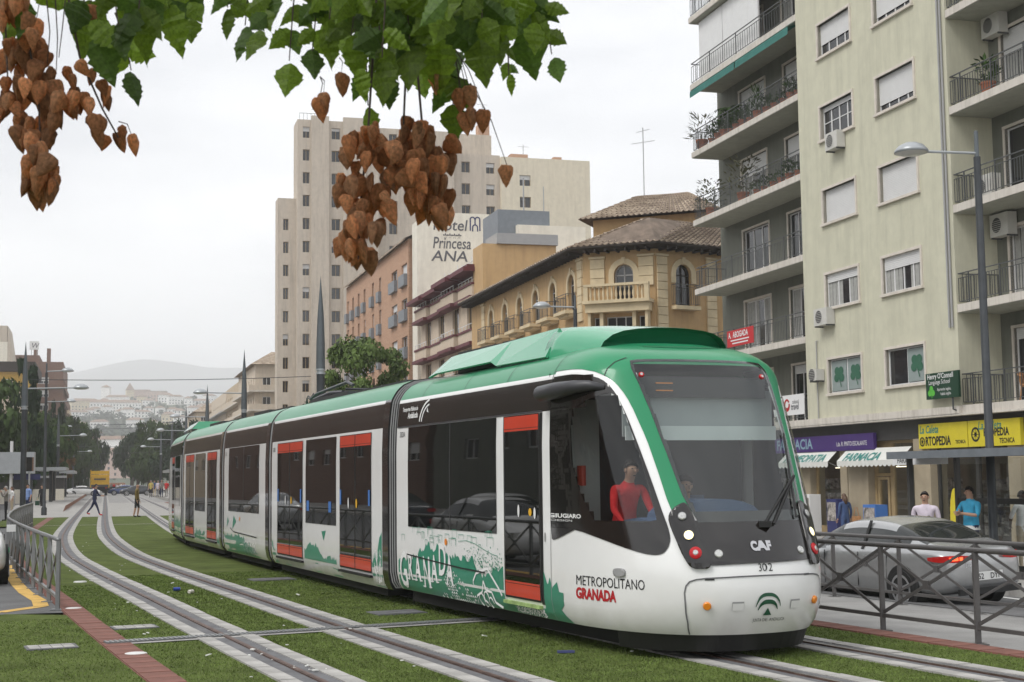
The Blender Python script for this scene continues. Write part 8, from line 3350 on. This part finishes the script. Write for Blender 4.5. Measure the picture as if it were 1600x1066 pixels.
far_house('long pink grey building closing the boulevard', (190 - 800) / 2230 * 760, 760, 34, 14, 14.5, 'far_pink', .12, 'boulevard_building', None, 4, z=4)
far_house('white building above the long pink one', (172 - 800) / 2230 * 880, 880, 30, 12, 14, 'far_white', .2, 'boulevard_building', None, 3, z=14)
# scrub and trees over the hillside: a mass
sc_ = MB()
for _ in range(900):
    yy_ = rh.uniform(860, 1680)
    px = rh.uniform(60, 380)
    if rh.random() < .5:
        yy_ = rh.gauss(1230, 60)
        px = rh.gauss(180, 35)
    x = (px - 800) / 2230 * yy_
    z = hill_z(x, yy_)
    r = rh.uniform(2.0, 5.0)
    for _2 in range(12):
        d_ = Vector((rh.gauss(0, 1), rh.gauss(0, 1), rh.gauss(0, 1))).normalized()
        q = Vector((x, yy_, z + r * .7)) + d_ * r * rh.uniform(.5, 1)
        n_ = (d_ + Vector((0, 0, .6))).normalized()
        u_ = n_.cross(Vector((rh.random(), rh.random(), rh.random()))).normalized()
        v_ = n_.cross(u_)
        sc_.face([q - u_ * r * .5, q - v_ * r * .4, q + u_ * r * .5, q + v_ * r * .4])
tag(sc_.build('hillside_scrub', 'leaf_dark', None, fix=False), 'dark scrub and trees covering the far hillside between houses', 'trees', kind='stuff')
# air between here and the mountain
hz_ = bpy.data.materials.new('haze_air')
hz_.use_nodes = True
t = hz_.node_tree
t.nodes.clear()
o_ = t.nodes.new('ShaderNodeOutputMaterial')
pv = t.nodes.new('ShaderNodeVolumePrincipled')
pv.inputs['Color'].default_value = (0.985, 0.99, 1.0, 1)
pv.inputs['Density'].default_value = 0.00035
t.links.new(pv.outputs[0], o_.inputs['Volume'])
MT['haze_air'] = hz_
tag(MB().box(-5200, 5200, -200, 7600, -1.7, 560).build('haze', 'haze_air'), kind='stuff')
# ================================================================ overhanging tree close to the viewer: leaflets and papery seed cases
mat('leaf_near', (0.125, 0.200, 0.018), 0.5, var=0.35, scale=14, spec=0.35)
mat('leaf_near_dark', (0.070, 0.130, 0.018), 0.5, var=0.35, scale=14, spec=0.35)
mat('pod_paper', (0.66, 0.375, 0.20), 0.75, var=0.42, scale=6, bump=0.7, bscale=22)
mat('pod_paper_dark', (0.56, 0.27, 0.12), 0.75, var=0.42, scale=6, bump=0.7, bscale=22)
mat('twig', (0.055, 0.038, 0.030), 0.8, var=0.3, scale=20)
for nm, tr_amt in (('leaf_near', .55), ('leaf_near_dark', .45), ('pod_paper', .6), ('pod_paper_dark', .52)):
    m = MT[nm]
    t = m.node_tree
    b = t.nodes['Principled BSDF']
    out_ = [n for n in t.nodes if n.type == 'OUTPUT_MATERIAL'][0]
    tl_ = t.nodes.new('ShaderNodeBsdfTranslucent')
    src = b.inputs['Base Color'].links[0].from_socket
    oi = t.nodes.new('ShaderNodeObjectInfo')           # each leaf and pod its own tone
    hs_ = t.nodes.new('ShaderNodeHueSaturation')
    mr_ = t.nodes.new('ShaderNodeMapRange')
    mr_.inputs['To Min'].default_value = .62
    mr_.inputs['To Max'].default_value = 1.35
    t.links.new(oi.outputs['Random'], mr_.inputs[0])
    t.links.new(mr_.outputs[0], hs_.inputs['Value'])
    t.links.new(src, hs_.inputs['Color'])
    t.links.new(hs_.outputs[0], b.inputs['Base Color'])
    src = hs_.outputs[0]
    t.links.new(src, tl_.inputs[0])
    ms_ = t.nodes.new('ShaderNodeMixShader')
    ms_.inputs[0].default_value = tr_amt
    t.links.new(b.outputs[0], ms_.inputs[1])
    t.links.new(tl_.outputs[0], ms_.inputs[2])
    t.links.new(ms_.outputs[0], out_.inputs[0])


def leaflet(seed, lobes):
    """serrated ovate leaflet hanging along -z from the origin, unit length, folded on its midrib"""
    rr = random.Random(seed)
    n = 13
    L_, R_, Mid = [], [], []
    for i in range(n + 1):
        f = i / n
        w = .30 * math.sin(math.pi * min(1, f * 1.02) ** .72) * (1 - .25 * f)
        if lobes and .15 < f < .5:
            w *= 1.25
        tooth = (.05 if i % 2 else -.02) * (1 if 0 < i < n else 0) * math.sin(math.pi * f)
        bend = .10 * f * f + .02 * rr.uniform(-1, 1)
        Mid.append((0, bend, -f))
        for sgn, arr in ((-1, L_), (1, R_)):
            ww = max(0, w + tooth * rr.uniform(.6, 1.3))
            arr.append((sgn * ww, bend + .28 * ww + .015 * rr.uniform(-1, 1), -f - .05 * ww + (.04 if i % 2 else 0)))
    mb = MB()
    for i in range(n):
        mb.face([Mid[i], Mid[i + 1], L_[i + 1], L_[i]])
        mb.face([Mid[i], R_[i], R_[i + 1], Mid[i + 1]])
    return mb


def pod(seed):
    """three sided papery lantern, heart shaped outline, point down, unit length"""
    rr = random.Random(seed)
    prof = [(.02, -.10), (.12, -.02), (.25, .0), (.36, -.09), (.41, -.24), (.39, -.40), (.31, -.58), (.20, -.76), (.09, -.90), (.01, -1.0)]
    mb = MB()
    ns = 12
    for r, z in prof:
        for j in range(ns):
            a = 2 * math.pi * j / ns
            tri = .58 + .42 * abs(math.cos(1.5 * a)) ** 1.3
            q = r * 1.08 * tri * rr.uniform(.88, 1.12)
            mb.v.append((q * math.cos(a), q * math.sin(a), z + rr.uniform(-.022, .022)))
    for i in range(len(prof) - 1):
        for j in range(ns):
            a, b = i * ns + j, i * ns + (j + 1) % ns
            mb.f.append((a, b, b + ns, a + ns))
            mb.m.append(0)
    return mb


def smoothed(me):
    me.polygons.foreach_set('use_smooth', [True] * len(me.polygons))
    return me


LM = [smoothed(_mesh(leaflet(s_, s_ % 2), 'leaf', ['leaf_near' if s_ % 3 else 'leaf_near_dark'])) for s_ in range(9)]
PM = [smoothed(_mesh(pod(s_), 'seed_pod', ['pod_paper' if s_ % 3 else 'pod_paper_dark'])) for s_ in range(5)]
rf_ = random.Random(17)
TB = Vector((-2.6, 1.2, 0))
nt_ = thing('seed_pod_tree', 'overhanging tree with green serrated leaves and brown papery seed pods', 'tree', TB)
loc = lambda p: Vector(p) - TB


def hang(px, py, Y_):
    """world point of a hanging leaf measured from the photograph at its real distance Y_"""
    d_ = fw * 2230 + rt * (px - 800) + upv * (533 - py)
    d_ = d_ / d_.y
    return Vector((0, 0, CAM_H)) + d_ * Y_


# trunk beyond the left edge, limbs reaching over
MB().tube([loc((-2.6, 1.2, -.1)), loc((-2.55, 1.25, 1.4)), loc((-2.4, 1.5, 2.6)), loc((-2.1, 2.0, 3.4))], [.16, .13, .11, .09], 12).build('trunk', 'bark', nt_, smooth=True)
limbs = MB()
for pts, rd in (([(-2.1, 2.0, 3.4), (-1.6, 2.8, 3.55), (-.8, 3.5, 3.45), (0.0, 3.7, 3.38)], [.08, .05, .03, .018]), ([(-2.1, 2.0, 3.4), (-1.8, 2.8, 3.4), (-1.45, 3.3, 3.2)], [.06, .035, .016]), ([(-1.6, 2.8, 3.55), (-.9, 3.2, 3.6), (-.2, 3.4, 3.55), (.5, 3.5, 3.4)], [.045, .03, .02, .012]), ([(-2.1, 2.0, 3.4), (-2.9, 1.4, 4.4)], [.08, .04]), ([(-2.1, 2.0, 3.4), (-1.4, 1.0, 4.3)], [.08, .04])):
    limbs.tube([loc(p) for p in pts], rd, 8)
limbs.build('limb', 'bark', nt_, smooth=True)
cnt = [0, 0]


def put_leaf(px, py, L_, ang, Y_, yaw=None, k=None):
    o = link('leaf', LM[(cnt[0] if k is None else k) % 9], nt_)
    cnt[0] += 1
    o.location = loc(hang(px, py, Y_))
    s_ = L_ * Y_ / 2230
    s_ *= 1.22
    o.scale = (s_ * rf_.uniform(.80, 1.05), s_, s_)
    o.rotation_mode = 'XYZ'
    o.rotation_euler = (rf_.uniform(-.5, .3), -ang, (rf_.uniform(-.7, .7) if yaw is None else yaw))


def put_pod(px, py, L_, ang, Y_):
    o = link('seed_pod', PM[cnt[1] % 5], nt_)
    cnt[1] += 1
    o.location = loc(hang(px, py, Y_))
    s_ = L_ * Y_ / 2230
    w_ = rf_.uniform(.82, 1.05)
    o.scale = (s_ * w_, s_ * w_ * rf_.uniform(.45, .8), s_)
    o.rotation_euler = (rf_.uniform(-.25, .25), -ang, rf_.uniform(0, 6))


tw_ = MB()


def twig(pts, r=2.0):
    P_ = [loc(hang(x, y, Y_)) for x, y, Y_ in pts]
    tw_.tube(P_, [r * p_[2] / 2230 * (1 - .4 * i / max(1, len(pts) - 1)) for i, p_ in enumerate(pts)], 5)


# compound leaves: stem from the limb, leaflets both sides and one at the tip
LEAVES = [
    (105, -60, 150, 60, 7, 62), (165, -80, 185, 40, 6, 64), (230, -70, 215, 35, 7, 60), (180, 20, 205, 110, 5, 52), (255, -60, 262, 10, 5, 60), (300, -50, 299, 30, 5, 40), (60, -90, 45, 5, 5, 50), (20, -70, 18, 10, 5, 52),
    (352, -70, 356, 12, 5, 46), (385, -70, 383, 40, 5, 46), (440, -60, 408, 48, 7, 46), (470, -80, 452, 95, 7, 46), (500, -60, 488, 80, 7, 48), (530, -70, 515, 30, 7, 56), (560, -80, 548, 60, 7, 60), (585, -60, 575, 40, 7, 60), (600, -70, 597, 90, 7, 54), (630, -80, 640, 60, 9, 66), (650, -60, 655, 95, 7, 74), (680, -80, 690, 50, 9, 66), (710, -60, 722, 40, 7, 62), (745, -70, 752, 60, 7, 58), (770, -60, 785, 40, 7, 56), (800, -70, 815, 50, 7, 54), (825, -50, 835, 40, 7, 50), (845, -30, 862, 85, 5, 44), (790, 60, 795, 118, 5, 26), (700, 40, 708, 165, 5, 54), (570, 60, 575, 165, 3, 46), (590, -10, 606, 120, 5, 46), (540, -60, 560, 110, 5, 46), (660, -60, 620, 20, 7, 60), (720, -80, 700, 5, 7, 66), (760, -80, 735, 0, 7, 64), (830, -80, 800, -5, 5, 50), (600, -90, 540, -5, 7, 60), (480, -90, 430, -5, 5, 46)]
for x0, y0, x1, y1, n, L_ in LEAVES:
    Y_ = rf_.uniform(3.25, 3.75)
    twig([(x0, y0, Y_), ((x0 + x1) / 2 + rf_.uniform(-6, 6), (y0 + y1) / 2, Y_), (x1, y1, Y_)], 1.6)
    ang0 = math.atan2(x1 - x0, y1 - y0)
    for i in range(n):
        if cnt[0] > 296:
            break
        f = (i // 2 + 1) / (n // 2 + 1)
        sg = -1 if i % 2 else 1
        last = i == n - 1
        if last:
            f, a = 1.0, ang0 + rf_.uniform(-.15, .15)
        else:
            a = ang0 + sg * rf_.uniform(.35, .95)
        put_leaf(x0 + (x1 - x0) * f + rf_.uniform(-4, 4), y0 + (y1 - y0) * f + rf_.uniform(-5, 5), L_ * rf_.uniform(.75, 1.12) * (1.15 if last else 1), a, Y_ + rf_.uniform(-.06, .06))
# hanging bunches of seed cases: (stem top, list of centres, spread)
PODS = []


def bunch(stem, xs, y0, y1, n, L_, Y_):
    twig([(stem[0], stem[1], Y_)] + [(x, y, Y_) for x, y in xs], 2.2)
    for i in range(n):
        f = rf_.random()
        w = interp([(0, 26), (.3, 46), (.6, 40), (1, 18)], f)
        cx = interp([(0, xs[0][0])] + [((k + 1) / len(xs), p_[0]) for k, p_ in enumerate(xs)], f)
        px = cx + rf_.uniform(-w, w)
        py = y0 + (y1 - y0) * f
        put_pod(px, py, L_ * rf_.uniform(.60, 1.08), rf_.gauss(0, .38), Y_ + rf_.uniform(-.09, .09))


bunch((40, -40), [(40, 40), (60, 150), (66, 280)], 45, 292, 66, 46, 3.45)
bunch((10, -40), [(8, 20), (12, 120)], -20, 170, 22, 46, 3.4)
bunch((100, -40), [(125, 90), (160, 170), (185, 215)], 95, 216, 24, 40, 3.5)
bunch((590, -30), [(575, 210), (565, 300), (560, 405)], 190, 402, 68, 42, 3.5)
bunch((640, -30), [(660, 200), (665, 280), (680, 330)], 180, 330, 62, 44, 3.55)
bunch((640, -30), [(630, 210), (610, 240)], 190, 270, 12, 42, 3.5)
for x, y, a, st in ((506, 145, -.1, (500, 120)), (500, 152, -.2, (500, 120)), (533, 116, .05, (530, 90)), (735, 170, .1, (700, 60)), (757, 172, .05, (700, 60)), (733, 135, -.1, (700, 60)), (718, 140, .0, (700, 60)), (792, 258, .0, (735, 130)), (682, 110, .1, (690, 60)), (725, 178, .0, (700, 60)), (57, 30, .1, (60, -20)), (140, 8, .3, (150, -30)), (205, 210, .0, (185, 190))):
    put_pod(x, y, 38 * rf_.uniform(.9, 1.1), a, 3.5)
    twig([(st[0], st[1], 3.5), ((x + st[0]) / 2 + 4, (y + st[1]) / 2 - 6, 3.5), (x, y, 3.5)], 1.0)
for x0, x1, x2, y1, y2 in ((85, 90, 88, 60, 110), (70, 78, 74, 50, 100), (105, 98, 92, 40, 90)):
    twig([(x0, -30, 3.45), (x1, y1, 3.45), (x2, y2, 3.45)], 1.2)
tag(tw_.build('twig', 'twig', nt_), kind='stuff')
